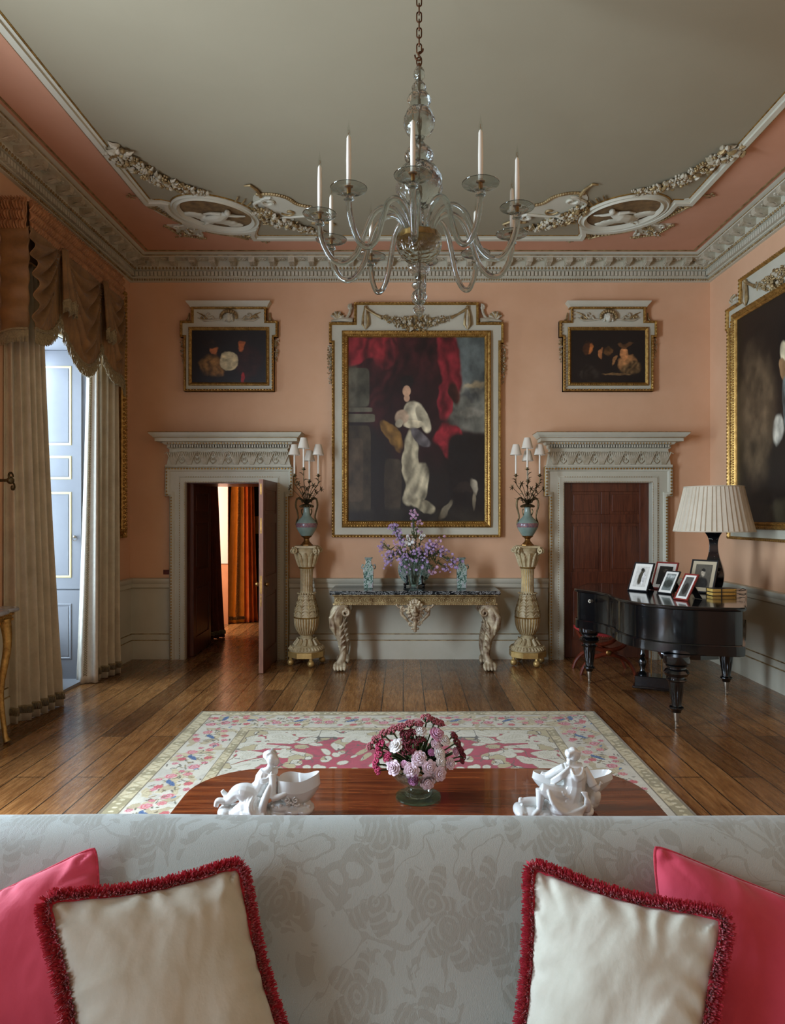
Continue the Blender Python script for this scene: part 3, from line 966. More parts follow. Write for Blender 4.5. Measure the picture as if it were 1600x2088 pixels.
def canvas(parent, mp, u0, u1, z0, z1, h, nx, bg, blobs, seed=0, name='canvas', mat='canvas'):
    U, V, C = paint(u1 - u0, z1 - z0, nx, bg, blobs, seed)
    pts = np.zeros(U.shape + (3,))
    o = np.array(mp(u0, z1, h)); ex = np.array(mp(u1, z1, h)) - o; ez = np.array(mp(u0, z0, h)) - o
    pts = o + U[..., None] * ex + V[..., None] * ez
    ob = grid_mesh(name, pts, C, M[mat], parent)
    return ob

def big_frame(name, mp, cu, label, bg, blobs, seed, group=None):
    """eared and crossetted frame with shell brackets and a garland; local u centred on the picture, z is height"""
    t = thing(name, label, 'painting', mp(cu, 1.49, 0), group=None)
    inv = Vector(t.location)
    m_ = lambda u, z, h: Vector(mp(cu + u, z, h)) - inv
    o, e, eb, et, c, top = 1.03, 1.065, 3.86, 4.11, 0.76, 4.355
    z0 = 1.49
    path = [(-o, z0), (o, z0), (o, eb), (e, eb), (e, et), (c, et), (c, top), (-c, top), (-c, et), (-e, et), (-e, eb), (-o, eb)]
    b = MB()
    b.prism(path, 0, 0.05, m_)
    # moulded outer rim, inner rims round the canvas
    ix, iz0, iz1 = 0.838, 1.68, 3.935
    inn = [(-ix, iz0), (ix, iz0), (ix, iz1), (-ix, iz1)]
    b.sweep(path, [(0, 0), (0, 0.07), (0.012, 0.082), (0.026, 0.07), (0.032, 0.05)], m_, m=1)
    b.sweep(inn, [(-0.072, 0.05), (-0.068, 0.085), (-0.05, 0.10), (-0.028, 0.085), (-0.015, 0.092), (0, 0.08), (0.01, 0.052)], m_, m=1)
    b.beads(path, 0.04, 0.010, 0.012, 0.08, m_, m=1, stretch=1.3)
    b.beads(inn, 0.035, 0.010, -0.05, 0.10, m_, m=1, stretch=1.4)
    b.beads(inn, 0.026, 0.009, -0.012, 0.092, m_, m=1)
    b.build('frame', [M['stone'], M['gilt']], t)
    canvas(t, m_, -ix - 0.005, ix + 0.005, iz0 - 0.005, iz1 + 0.005, 0.056, 400, bg, blobs, seed)
    # garland and tassels
    b = MB()
    garland(b, [(-0.42, 4.17), (-0.25, 4.12), (0, 4.085), (0.25, 4.12), (0.42, 4.17)], [0.02, 0.05, 0.085, 0.05, 0.02], m_, 0.075, 0.018, 0.75, 4)
    for s in (-1, 1):
        b.tube([m_(s * 0.42, 4.165, 0.07), m_(s * 0.5, 4.205, 0.065), m_(s * 0.62, 4.275, 0.07)], [0.022, 0.014, 0.02], 6, 1)
        for g in (-1, 0, 1):
            b.tube([m_(s * 0.62 + g * 0.008, 4.28, 0.07), m_(s * 0.62 + g * 0.03, 4.17, 0.075), m_(s * 0.62 + g * 0.034, 4.08, 0.075), m_(s * 0.62, 4.02, 0.07)], [0.012, 0.016, 0.02, 0.004], 6, 1 if g else 0)
        b.ell(m_(s * 0.62, 4.29, 0.075), 0.022, None, 8, 5, 1)
    b.build('garland', [M['stoneold'], M['giltold']], t)
    for s in (-1, 1):
        b = MB()
        # shell on a scroll, standing on the shoulder
        for g in range(7):
            a = R(25 + g * 22)
            cx, cz = s * 0.965, 4.165
            b.tube([m_(cx, cz - 0.02, 0.03), m_(cx + s * 0.05 * math.cos(a), cz + 0.05 * math.sin(a), 0.045), m_(cx + s * 0.085 * math.cos(a), cz + 0.085 * math.sin(a), 0.03)], [0.012, 0.02, 0.012], 6, g % 2)
        scroll(b, (s * 0.80, 4.30), 0.035, 0.8, R(90), m_, 0.035, 0.018, 0, -s, [(s * 0.82, 4.22), (s * 0.89, 4.15), (s * 1.03, 4.135)])
        b.tube([m_(s * 0.78, 4.14, 0.03), m_(s * 0.9, 4.15, 0.04), m_(s * 1.04, 4.135, 0.03)], [0.03, 0.03, 0.012], 6, 0)
        b.build('shell_bracket', [M['stoneold'], M['giltold']], t)
        b = MB()
        garland(b, [(s * 1.055, 3.83), (s * 1.06, 3.6), (s * 1.045, 3.34)], [0.03, 0.03, 0.014], m_, 0.03, 0.016, 0.6, 3)
        b.build('husk_drop', [M['stoneold'], M['giltold']], t)
    return t
CRM, SKIN, DK = (196, 184, 150), (205, 165, 130), (22, 22, 22)
big = [
    (0.5, 0.2, 0.75, 0.35, 20, (50, 16, 18), 0.4, 0.1, 1), (0.55, 0.45, 0.3, 0.25, 10, (36, 14, 16), 0.5),
    (0.12, 0.05, 0.24, 0.07, 12, (122, 32, 38), 0.35, 0.08, 1), (0.03, 0.12, 0.15, 0.045, -14, (132, 34, 42), 0.3, 0.05, 1), (0.3, 0.08, 0.14, 0.03, -35, (84, 26, 30), 0.6, 0.1, 1),
    (1.0, 0.1, 0.25, 0.22, 0, (92, 100, 96), 0.25, 0.03, 0, 5), (1.0, 0.38, 0.28, 0.13, 0, (112, 112, 100), 0.3, 0.06, 0, 4), (0.93, 0.27, 0.09, 0.02, -8, (176, 158, 122), 0.9, 0.12), (0.9, 0.40, 0.14, 0.02, -5, (146, 142, 126), 0.8, 0.12), (0.88, 0.33, 0.10, 0.02, 8, (78, 80, 76), 0.8, 0.12),
    (0.74, 0.14, 0.07, 0.17, -6, (118, 30, 38), 0.25, 0.06, 1, 3), (0.70, 0.34, 0.05, 0.12, 4, (130, 34, 44), 0.25, 0.06, 1), (0.76, 0.30, 0.035, 0.07, -10, (70, 34, 26), 0.4, 0.06, 1), (0.72, 0.57, 0.075, 0.085, -22, (156, 40, 50), 0.3, 0.1, 1),
    (0.06, 0.275, 0.10, 0.105, 0, (76, 74, 60), 0.06, 0, 0, 8), (0.02, 0.275, 0.05, 0.105, 0, (98, 94, 78), 0.5, 0, 0, 6), (0.08, 0.395, 0.10, 0.012, 0, (98, 94, 78), 0.1, 0, 0, 8), (0.08, 0.44, 0.12, 0.022, 0, (92, 88, 72), 0.06, 0, 0, 8), (0.07, 0.73, 0.10, 0.25, 0, (62, 54, 40), 0.04, 0, 0, 10), (0.06, 0.72, 0.055, 0.17, 0, (76, 64, 48), 0.04, 0, 0, 10), (0.33, 0.80, 0.06, 0.14, 0, (60, 52, 40), 0.08, 0.01, 0, 8),
    (0.5, 1.0, 0.6, 0.07, 0, (34, 32, 26), 0.4, 0.02, 0, 4), (0.88, 0.72, 0.16, 0.2, 0, (20, 20, 20), 0.15, 0.01, 0, 6),
    (0.32, 0.53, 0.055, 0.09, -25, (120, 88, 42), 0.2, 0.06, 1),
    (0.455, 0.66, 0.06, 0.15, 4, (176, 166, 136), 0.16, 0.05, 1, 2.6), (0.50, 0.80, 0.085, 0.12, 14, (180, 170, 140), 0.14, 0.04, 1, 2.6), (0.55, 0.90, 0.10, 0.035, 12, (166, 156, 126), 0.2, 0.05, 1),
    (0.49, 0.42, 0.075, 0.07, 0, (184, 174, 146), 0.16, 0.03, 1), (0.55, 0.44, 0.04, 0.075, -20, (178, 168, 140), 0.2, 0.03, 1), (0.48, 0.475, 0.075, 0.022, -8, (184, 172, 142), 0.2, 0.02, 1),
    (0.53, 0.54, 0.09, 0.03, 35, (104, 98, 98), 0.3, 0.05, 1), (0.40, 0.44, 0.05, 0.04, 30, (186, 160, 132), 0.25, 0.03), (0.375, 0.47, 0.03, 0.02, -60, (190, 178, 150), 0.25, 0.02), 
    (0.432, 0.335, 0.02, 0.02, 0, (188, 150, 120), 0.3, 0.01), (0.43, 0.245, 0.047, 0.035, 0, (24, 20, 20), 0.2, 0.02), (0.43, 0.295, 0.028, 0.03, 0, (196, 156, 124), 0.2, 0.01),
    (0.84, 0.82, 0.09, 0.03, 0, (40, 34, 30), 0.2), (0.93, 0.80, 0.03, 0.04, 0, (150, 142, 122), 0.4, 0.1, 1), (0.92, 0.89, 0.016, 0.05, 0, (128, 118, 96), 0.4), (0.72, 0.92, 0.022, 0.05, 25, (118, 110, 90), 0.4),
]
big_frame('framed_painting', mpB_, 0.16, 'largest framed painting on the back wall, red drapery and a pale-robed figure', (24, 22, 20), big, 3)
rgt = [
    (0.12, 0.12, 0.14, 0.16, 0, (74, 60, 40), 0.12, 0.01), (0.16, 0.27, 0.12, 0.06, 0, (96, 82, 50), 0.1, 0.0), (0.08, 0.36, 0.1, 0.05, 0, (64, 50, 32), 0.2), (0.36, 0.3, 0.12, 0.3, 0, (16, 14, 14), 0.3),
    (0.38, 0.50, 0.075, 0.16, 10, (104, 112, 108), 0.12, 0.03, 1), (0.33, 0.66, 0.075, 0.07, 20, (110, 120, 114), 0.15, 0.03, 1), (0.44, 0.27, 0.035, 0.05, 0, (196, 184, 150), 0.3, 0.03, 1), (0.46, 0.35, 0.035, 0.05, 0, (150, 116, 80), 0.2),
    (0.27, 0.78, 0.03, 0.04, 10, (130, 110, 84), 0.3), (0.5, 0.6, 0.06, 0.06, 0, (176, 172, 156), 0.3, 0.05, 1), (0.45, 0.95, 0.3, 0.06, 0, (62, 56, 40), 0.5), (0.75, 0.5, 0.2, 0.3, 0, (90, 74, 54), 0.5),
]
big_frame('framed_painting', mpR_, 6.80, 'framed painting on the right wall behind the lamp, figure in a grey-blue cloth', (26, 20, 16), rgt, 8)

def small_frame(cu, label, blobs, seed):
    t = thing('framed_painting', label, 'painting', (cu, YB, 3.29), group=None)
    inv = Vector(t.location)
    m_ = lambda u, z, h: Vector(mpB_(cu + u, z, h)) - inv
    o, e, eb, et, c, top, z0 = 0.55, 0.595, 3.93, 4.13, 0.457, 4.30, 3.27
    path = [(-o, z0), (o, z0), (o, eb), (e, eb), (e, et), (c, et), (c, top), (-c, top), (-c, et), (-e, et), (-e, eb), (-o, eb)]
    b = MB()
    b.prism(path, 0, 0.05, m_)
    ix, iz0, iz1 = 0.46, 3.375, 4.03 - 0.105
    ix, iz0, iz1 = 0.455, 3.375, 4.03
    iz1 = 4.03
    inn = [(-ix, iz0), (ix, iz0), (ix, iz1 - 0.02), (-ix, iz1 - 0.02)]
    inn = [(-0.458, 3.372), (0.458, 3.372), (0.458, 4.02), (-0.458, 4.02)]
    b.sweep(path, [(0, 0), (0, 0.07), (0.01, 0.08), (0.022, 0.07), (0.028, 0.05)], m_, m=1)
    b.sweep(inn, [(-0.034, 0.05), (-0.03, 0.07), (-0.016, 0.08), (0, 0.066), (0.008, 0.052)], m_, m=1)
    b.beads(path, 0.036, 0.010, 0.017, 0.082, m_, m=1, stretch=1.3)
    b.beads(inn, 0.026, 0.008, -0.02, 0.08, m_, m=1)
    cp = [(-c - 0.0, 0), (-c - 0.0, 0.06), (c, 0.06), (c, 0)]
    mq = lambda u, v, h: Vector((cu + u, YB - v, h)) - inv
    b.sweep(cp, [(0, 4.285), (0.01, 4.295), (0.02, 4.31), (0.05, 4.345), (0.055, 4.36), (-0.3, 4.361)], mq, closed=False)
    b.box(tuple(mq(-c - 0.05, 0.0, 4.345)), tuple(mq(c + 0.05, 0.11, 4.361)))
    b.sweep(cp, [(0.002, 4.275), (0.015, 4.28), (0.016, 4.292)], mq, closed=False, m=1)
    b.build('frame', [M['stone'], M['gilt']], t)
    canvas(t, m_, -0.462, 0.462, 3.367, 4.025, 0.054, 240, (22, 18, 18), blobs, seed)
    for s in (-1, 1):
        b = MB()
        scroll(b, (s * 0.24, 4.200), 0.045, 0.9, R(200 if s > 0 else -20), m_, 0.065, 0.014, 0, s, [(s * 0.17, 4.145), (s * 0.10, 4.145)])
        scroll(b, (s * 0.32, 4.165), 0.03, 0.8, R(0), m_, 0.065, 0.012, 1, s, [(s * 0.30, 4.195)])
        b.tube([m_(s * 0.26, 4.155, 0.065), m_(s * 0.33, 4.205, 0.07), m_(s * 0.39, 4.235, 0.06)], [0.012, 0.009, 0.003], 6, 1)
        b.tube([m_(s * 0.16, 4.135, 0.06), m_(s * 0.3, 4.130, 0.07), m_(s * 0.38, 4.165, 0.06)], [0.01, 0.014, 0.004], 6, 0)
        b.build('scrollwork', [M['stoneold'], M['giltold']], t)
        b = MB()
        scroll(b, (s * 0.525, 4.110), 0.028, 0.9, R(90), m_, 0.03, 0.014, 1, s, [(s * 0.5, 4.165), (s * 0.49, 4.235)])
        b.build('shoulder_scroll', [M['stoneold'], M['giltold']], t)
        b = MB()
        garland(b, [(s * 0.575, 3.91), (s * 0.575, 3.78), (s * 0.565, 3.62)], [0.025, 0.02, 0.01], m_, 0.03, 0.015, 0.7, 3)
        b.build('husk_drop', [M['stoneold'], M['giltold']], t)
    b = MB()
    for g in range(11):
        a = R(-5 + g * 19)
        b.ell(m_(0.085 * math.cos(a) * 1.1, 4.175 + 0.07 * math.sin(a), 0.075), (0.02, 0.02, 0.024), None, 8, 5, 0)
    b.build('feather_crown', M['giltold'], t)
    b = MB()
    b.ell(m_(0, 4.165, 0.075), (0.042, 0.045, 0.058), None, 14, 10); b.ell(m_(0, 4.140, 0.10), (0.02, 0.02, 0.02), None)
    b.ell(m_(0, 4.163, 0.118), (0.008, 0.014, 0.018), None); b.ell(m_(0, 4.183, 0.105), (0.03, 0.012, 0.006), None)
    for s in (-1, 1):
        b.ell(m_(s * 0.018, 4.157, 0.105), (0.013, 0.01, 0.01), None)
        for k in range(4): b.ell(m_(s * (0.038 + 0.004 * k), 4.195 - 0.022 * k, 0.075), (0.016, 0.02, 0.016), None)
    b.ell(m_(0, 4.143, 0.112), (0.014, 0.008, 0.004), None)
    fuse(b.build('carved_face', M['stone'], t), 0.003, 2)
    return t
small_frame(-2.127, 'small framed candlelit painting with round pale shape, above the open doorway', [
    (0.28, 0.68, 0.16, 0.2, 0, (128, 92, 46), 0.35, 0.05, 1), (0.31, 0.38, 0.06, 0.09, 0, (186, 110, 62), 0.3), (0.27, 0.28, 0.1, 0.08, 0, (40, 26, 18), 0.4),
    (0.75, 0.6, 0.17, 0.3, 0, (46, 20, 18), 0.35), (0.65, 0.3, 0.05, 0.09, 20, (176, 96, 50), 0.35), (0.7, 0.18, 0.09, 0.08, 0, (28, 20, 18), 0.3), (0.69, 0.9, 0.03, 0.09, 10, (150, 36, 40), 0.3),
    (0.5, 0.6, 0.13, 0.18, 0, (206, 192, 150), 0.12, 0.03)], 5)
small_frame(2.498, 'small framed candlelit painting with two warm heads, above the closed door', [
    (0.76, 0.62, 0.11, 0.16, 0, (176, 124, 76), 0.3), (0.80, 0.72, 0.13, 0.12, 0, (104, 80, 50), 0.4, 0.05, 1), (0.72, 0.42, 0.06, 0.1, 0, (200, 136, 84), 0.25), (0.72, 0.27, 0.09, 0.05, 0, (92, 62, 36), 0.3),
    (0.25, 0.38, 0.055, 0.09, 0, (186, 110, 56), 0.3), (0.2, 0.36, 0.05, 0.12, 0, (70, 40, 22), 0.4), (0.25, 0.8, 0.12, 0.15, 0, (34, 30, 26), 0.3, 0.05, 1), (0.41, 0.45, 0.025, 0.1, 25, (170, 110, 66), 0.3),
    (0.51, 0.4, 0.045, 0.07, 0, (96, 66, 36), 0.4), (0.6, 0.56, 0.025, 0.09, 20, (176, 124, 76), 0.3), (0.62, 0.84, 0.2, 0.03, 0, (120, 92, 58), 0.3)], 6)

# gilt wall-panel frame on the left wall, beyond the curtain
t = thing('gilt_wall_frame', 'tall gilded openwork moulding on the left wall beside the far curtain', 'wall frame', (XW0, 7.75, 1.49))
inv = Vector(t.location)
m_ = lambda u, z, h: Vector(mpL_(u, z, h)) - inv
b = MB()
pth = [(7.5, 1.49), (8.21, 1.49), (8.21, 4.42), (7.5, 4.42)]
b.sweep(pth, [(0, 0), (0, 0.03), (0.012, 0.05), (0.025, 0.03), (0.06, 0.03), (0.085, 0.055), (0.11, 0.03), (0.11, 0)], m_, False)
b.beads(pth, 0.045, 0.014, 0.012, 0.05, m_, False, stretch=1.4)
b.beads(pth, 0.055, 0.017, 0.085, 0.05, m_, False, stretch=1.5)
b.build('moulding', M['gilt'], t)
b = MB(); b.sweep([(7.5, 1.62), (8.075, 1.62), (8.075, 4.30), (7.5, 4.30)], [(0, 0), (0, 0.02), (0.016, 0.024), (0.022, 0)], m_, False); b.build('inner_fillet', M['brass'], t)

# ------------------------------------------------------------------ ceiling medallions with cartouches and garlands
def medallion(c, sx, label):
    t = thing('ceiling_medallion', label, 'ceiling ornament', (c[0], c[1], ZC))
    inv = Vector(t.location)
    d1 = Vector((sx * 0.7071, -0.7071)); d2 = Vector((sx * 0.7071, 0.7071))
    # local frame: u along the long axis (towards the side wall), v towards the corner
    mp = lambda u, v, h: Vector((d1.x * u + d2.x * v, d1.y * u + d2.y * v, -h))
    N = 64
    ov = lambda k: [((MA + k) * math.cos(a), (MBx + k) * math.sin(a)) for a in np.linspace(0, 2 * PI, N, endpoint=False)]
    b = MB()
    b.sweep(ov(0.0), [(0, 0), (0, 0.03), (0.012, 0.045), (0.026, 0.034), (0.045, 0.038), (0.058, 0.055), (0.078, 0.03), (0.088, 0.022)], mp)
    b.sweep(ov(0.002), [(-0.008, 0.0), (-0.008, 0.02), (0.0, 0.024)], mp, m=1)
    b.build('oval_frame', [M['stone'], M['gilt']], t)
    b = MB(); b.prism(ov(-0.08), 0.005, 0.016, mp); b.build('marbled_ground', M['medal'], t)
    # reclining relief figure on a bank, loosely modelled
    b = MB()
    w = lambda u, v, h: Vector((u * 1.0, v, 0)) # world-aligned local helper
    g = lambda x, y, h: Vector((x, y, -h))
    for k in range(9):
        q = k / 8
        b.ell(g(sx * (-0.13 + 0.40 * q), 0.28 - 0.26 * q - 0.02 * math.sin(q * 9), 0.02), (0.09, 0.05, 0.02), None)
    b.tube([g(sx * -0.10, 0.0, 0.03), g(sx * -0.02, 0.04, 0.045), g(sx * 0.07, 0.07, 0.045), g(sx * 0.16, 0.10, 0.035)], [0.045, 0.075, 0.065, 0.03], 8, flat=0.6)
    b.tube([g(sx * 0.03, 0.08, 0.04), g(sx * 0.10, 0.15, 0.04), g(sx * 0.2, 0.12, 0.03)], [0.05, 0.04, 0.02], 8, flat=0.6)
    b.ell(g(sx * -0.13, -0.07, 0.045), (0.034, 0.04, 0.034), None)
    b.tube([g(sx * -0.09, -0.02, 0.04), g(sx * -0.19, 0.02, 0.04), g(sx * -0.29, 0.045, 0.03)], [0.022, 0.016, 0.010], 6)
    b.tube([g(sx * -0.05, -0.03, 0.04), g(sx * 0.05, -0.05, 0.04), g(sx * 0.13, -0.02, 0.035)], [0.022, 0.016, 0.010], 6)
    for k in range(6):
        b.tube([g(sx * (-0.06 + 0.035 * k), -0.02 + 0.02 * k, 0.05), g(sx * (-0.02 + 0.035 * k), 0.04 + 0.02 * k, 0.075), g(sx * (0.05 + 0.03 * k), 0.08 + 0.02 * k, 0.06)], 0.007, 5)
    fuse(b.build('relief_figure', M['stone'], t), 0.007, 2)
    # corner cartouche (towards the corner, on the pink border)
    b = MB()
    pl = [(-0.50, 0.24), (-0.42, 0.30), (-0.30, 0.38), (-0.16, 0.44), (-0.10, 0.47), (-0.14, 0.56), (-0.12, 0.66), (-0.04, 0.74), (0, 0.8), (0.04, 0.74), (0.12, 0.66), (0.14, 0.56), (0.10, 0.47),
          (0.16, 0.44), (0.30, 0.38), (0.42, 0.30), (0.50, 0.24), (0.60, 0.20), (0.66, 0.27), (0.60, 0.36), (0.44, 0.44), (0.30, 0.52)]
    body = [(-0.66, 0.26), (-0.60, 0.17), (-0.50, 0.18), (-0.40, 0.29), (-0.22, 0.37), (0, 0.40), (0.22, 0.37), (0.40, 0.29), (0.50, 0.18), (0.60, 0.17), (0.66, 0.26), (0.54, 0.36), (0.40, 0.43), (0.24, 0.47), (0.13, 0.53), (0.17, 0.60), (0.22, 0.66), (0.12, 0.66), (0.06, 0.74), (0, 0.70), (-0.06, 0.74), (-0.12, 0.66), (-0.22, 0.66), (-0.17, 0.60), (-0.13, 0.53), (-0.24, 0.47), (-0.40, 0.43), (-0.54, 0.36)]
    b.prism([(p.x, p.y) for p in cr([(x, y, 0) for x, y in body], 3, True)], 0, 0.018, mp, 0)
    for s in (-1, 1):
        scroll(b, (s * 0.58, 0.27), 0.06, 1.1, R(90), mp, 0.025, 0.014, 1, s, [(s * 0.45, 0.35), (s * 0.28, 0.43), (s * 0.14, 0.48)])
        scroll(b, (s * 0.13, 0.60), 0.045, 1.0, R(-90), mp, 0.025, 0.013, 0, s, [(s * 0.10, 0.50)])
        scroll(b, (s * 0.2, 0.68), 0.04, 0.9, R(30), mp, 0.02, 0.009, 1, -s)
        for k in range(12):
            q = k / 11
            u = s * (0.16 + 0.38 * q); v = 0.40 - 0.13 * q * q - 0.03 * q
            b.tube([mp(u, v, 0.022), mp(u + s * 0.012, v + 0.03, 0.032), mp(u + s * 0.02, v + 0.06, 0.022)], [0.008, 0.010, 0.004], 5, 1)
        for k in range(9):
            q = k / 8
            b.ell(mp(s * (0.24 - 0.2 * q), 0.66 + 0.10 * q, 0.02), (0.016, 0.014, 0.014), None, 6, 4, 1)
        # thin gold sprigs trailing off
        b.tube([mp(s * x, y, 0.012) for x, y in ((0.64, 0.25), (0.72, 0.22), (0.78, 0.26), (0.76, 0.31), (0.72, 0.29))], [0.012, 0.008, 0.007, 0.006, 0.004], 5, 1)
        for x, y in ((0.69, 0.2), (0.74, 0.2), (0.8, 0.24), (0.8, 0.29)):
            b.ell(mp(s * x, y, 0.014), (0.014, 0.02, 0.01), None, 6, 4, 1)
    garland(b, [(0, 0.5), (0, 0.62), (0, 0.84)], [0.05, 0.05, 0.02], mp, 0.02, 0.03, 0.7, 3)
    b.build('corner_cartouche', [M['stone'], M['giltold']], t)
    # rococo crest on the room side (rising onto the stone panel), leaning towards the centre of the ceiling
    b = MB()
    cs = -1
    crest = [(-0.55, -0.34), (-0.40, -0.36), (-0.22, -0.42), (-0.10, -0.52), (-0.06, -0.66), (-0.16, -0.76), (-0.30, -0.80), (-0.46, -0.76), (-0.62, -0.80), (-0.80, -0.74), (-0.90, -0.60), (-0.84, -0.52), (-0.76, -0.60), (-0.66, -0.60), (-0.60, -0.50), (-0.66, -0.42)]
    b.prism([(p.x, p.y) for p in cr([(x, y, 0) for x, y in crest], 3, True)], 0, 0.02, mp, 0)
    edge = cr([(x, y, 0) for x, y in crest[4:12]], 6)
    for k, p in enumerate(edge):
        b.ell(mp(p.x, p.y, 0.022), (0.022, 0.022, 0.016), None, 6, 4, 1)
    scroll(b, (-0.22, -0.62), 0.09, 1.2, R(-60), mp, 0.03, 0.02, 0, 1, [(-0.14, -0.48), (-0.28, -0.40)])
    scroll(b, (-0.74, -0.62), 0.07, 1.1, R(-60), mp, 0.03, 0.018, 0, -1, [(-0.60, -0.52), (-0.5, -0.40)])
    scroll(b, (-0.50, -0.56), 0.08, 0.9, R(60), mp, 0.028, 0.014, 1, 1)
    b.tube([mp(u, v, 0.03) for u, v in ((-0.10, -0.66), (0.0, -0.74), (0.10, -0.78), (0.13, -0.73))], [0.02, 0.015, 0.012, 0.008], 6, 1)
    b.tube([mp(u, v, 0.03) for u, v in ((-0.86, -0.58), (-0.93, -0.66), (-1.02, -0.66), (-1.03, -0.60))], [0.02, 0.015, 0.012, 0.008], 6, 1)
    for k in range(10):
        a = R(200 + k * 8)
        b.tube([mp(0.50 * math.cos(a), 0.40 * math.sin(a), 0.03), mp(0.56 * math.cos(a + 0.06), 0.50 * math.sin(a + 0.06), 0.03)], [0.012, 0.006], 5, 1)
    b.build('shell_crest', [M['stone'], M['giltold']], t)
    # two garlands: one runs along the side wall towards the viewer, one along the back
    b = MB()
    L2 = lambda X, Y: ((X - c[0]) * d1.x + (Y - c[1]) * d1.y, (X - c[0]) * d2.x + (Y - c[1]) * d2.y)
    X_ = lambda x: c[0] + sx * (x - 0)
    garland(b, [L2(X_(-0.02), c[1] - 0.46), L2(X_(0.24), c[1] - 0.62), L2(X_(0.42), c[1] - 0.92), L2(X_(0.55), c[1] - 1.30)], [0.05, 0.085, 0.075, 0.11], mp, 0.02, 0.022, 0.45, 4)
    b.build('garland', [M['stoneold'], M['giltold']], t)
    b = MB()
    garland(b, [L2(X_(-0.44), c[1] - 0.12), L2(X_(-0.60), c[1] + 0.12), L2(X_(-0.85), c[1] + 0.34), L2(X_(-1.10), c[1] + 0.50)], [0.09, 0.10, 0.07, 0.04], mp, 0.02, 0.022, 0.45, 4)
    b.build('garland', [M['stoneold'], M['giltold']], t)
medallion(MEDL, -1, 'oval plaster medallion in the left rear corner of the ceiling')
medallion(MEDR, 1, 'oval plaster medallion in the right rear corner of the ceiling')

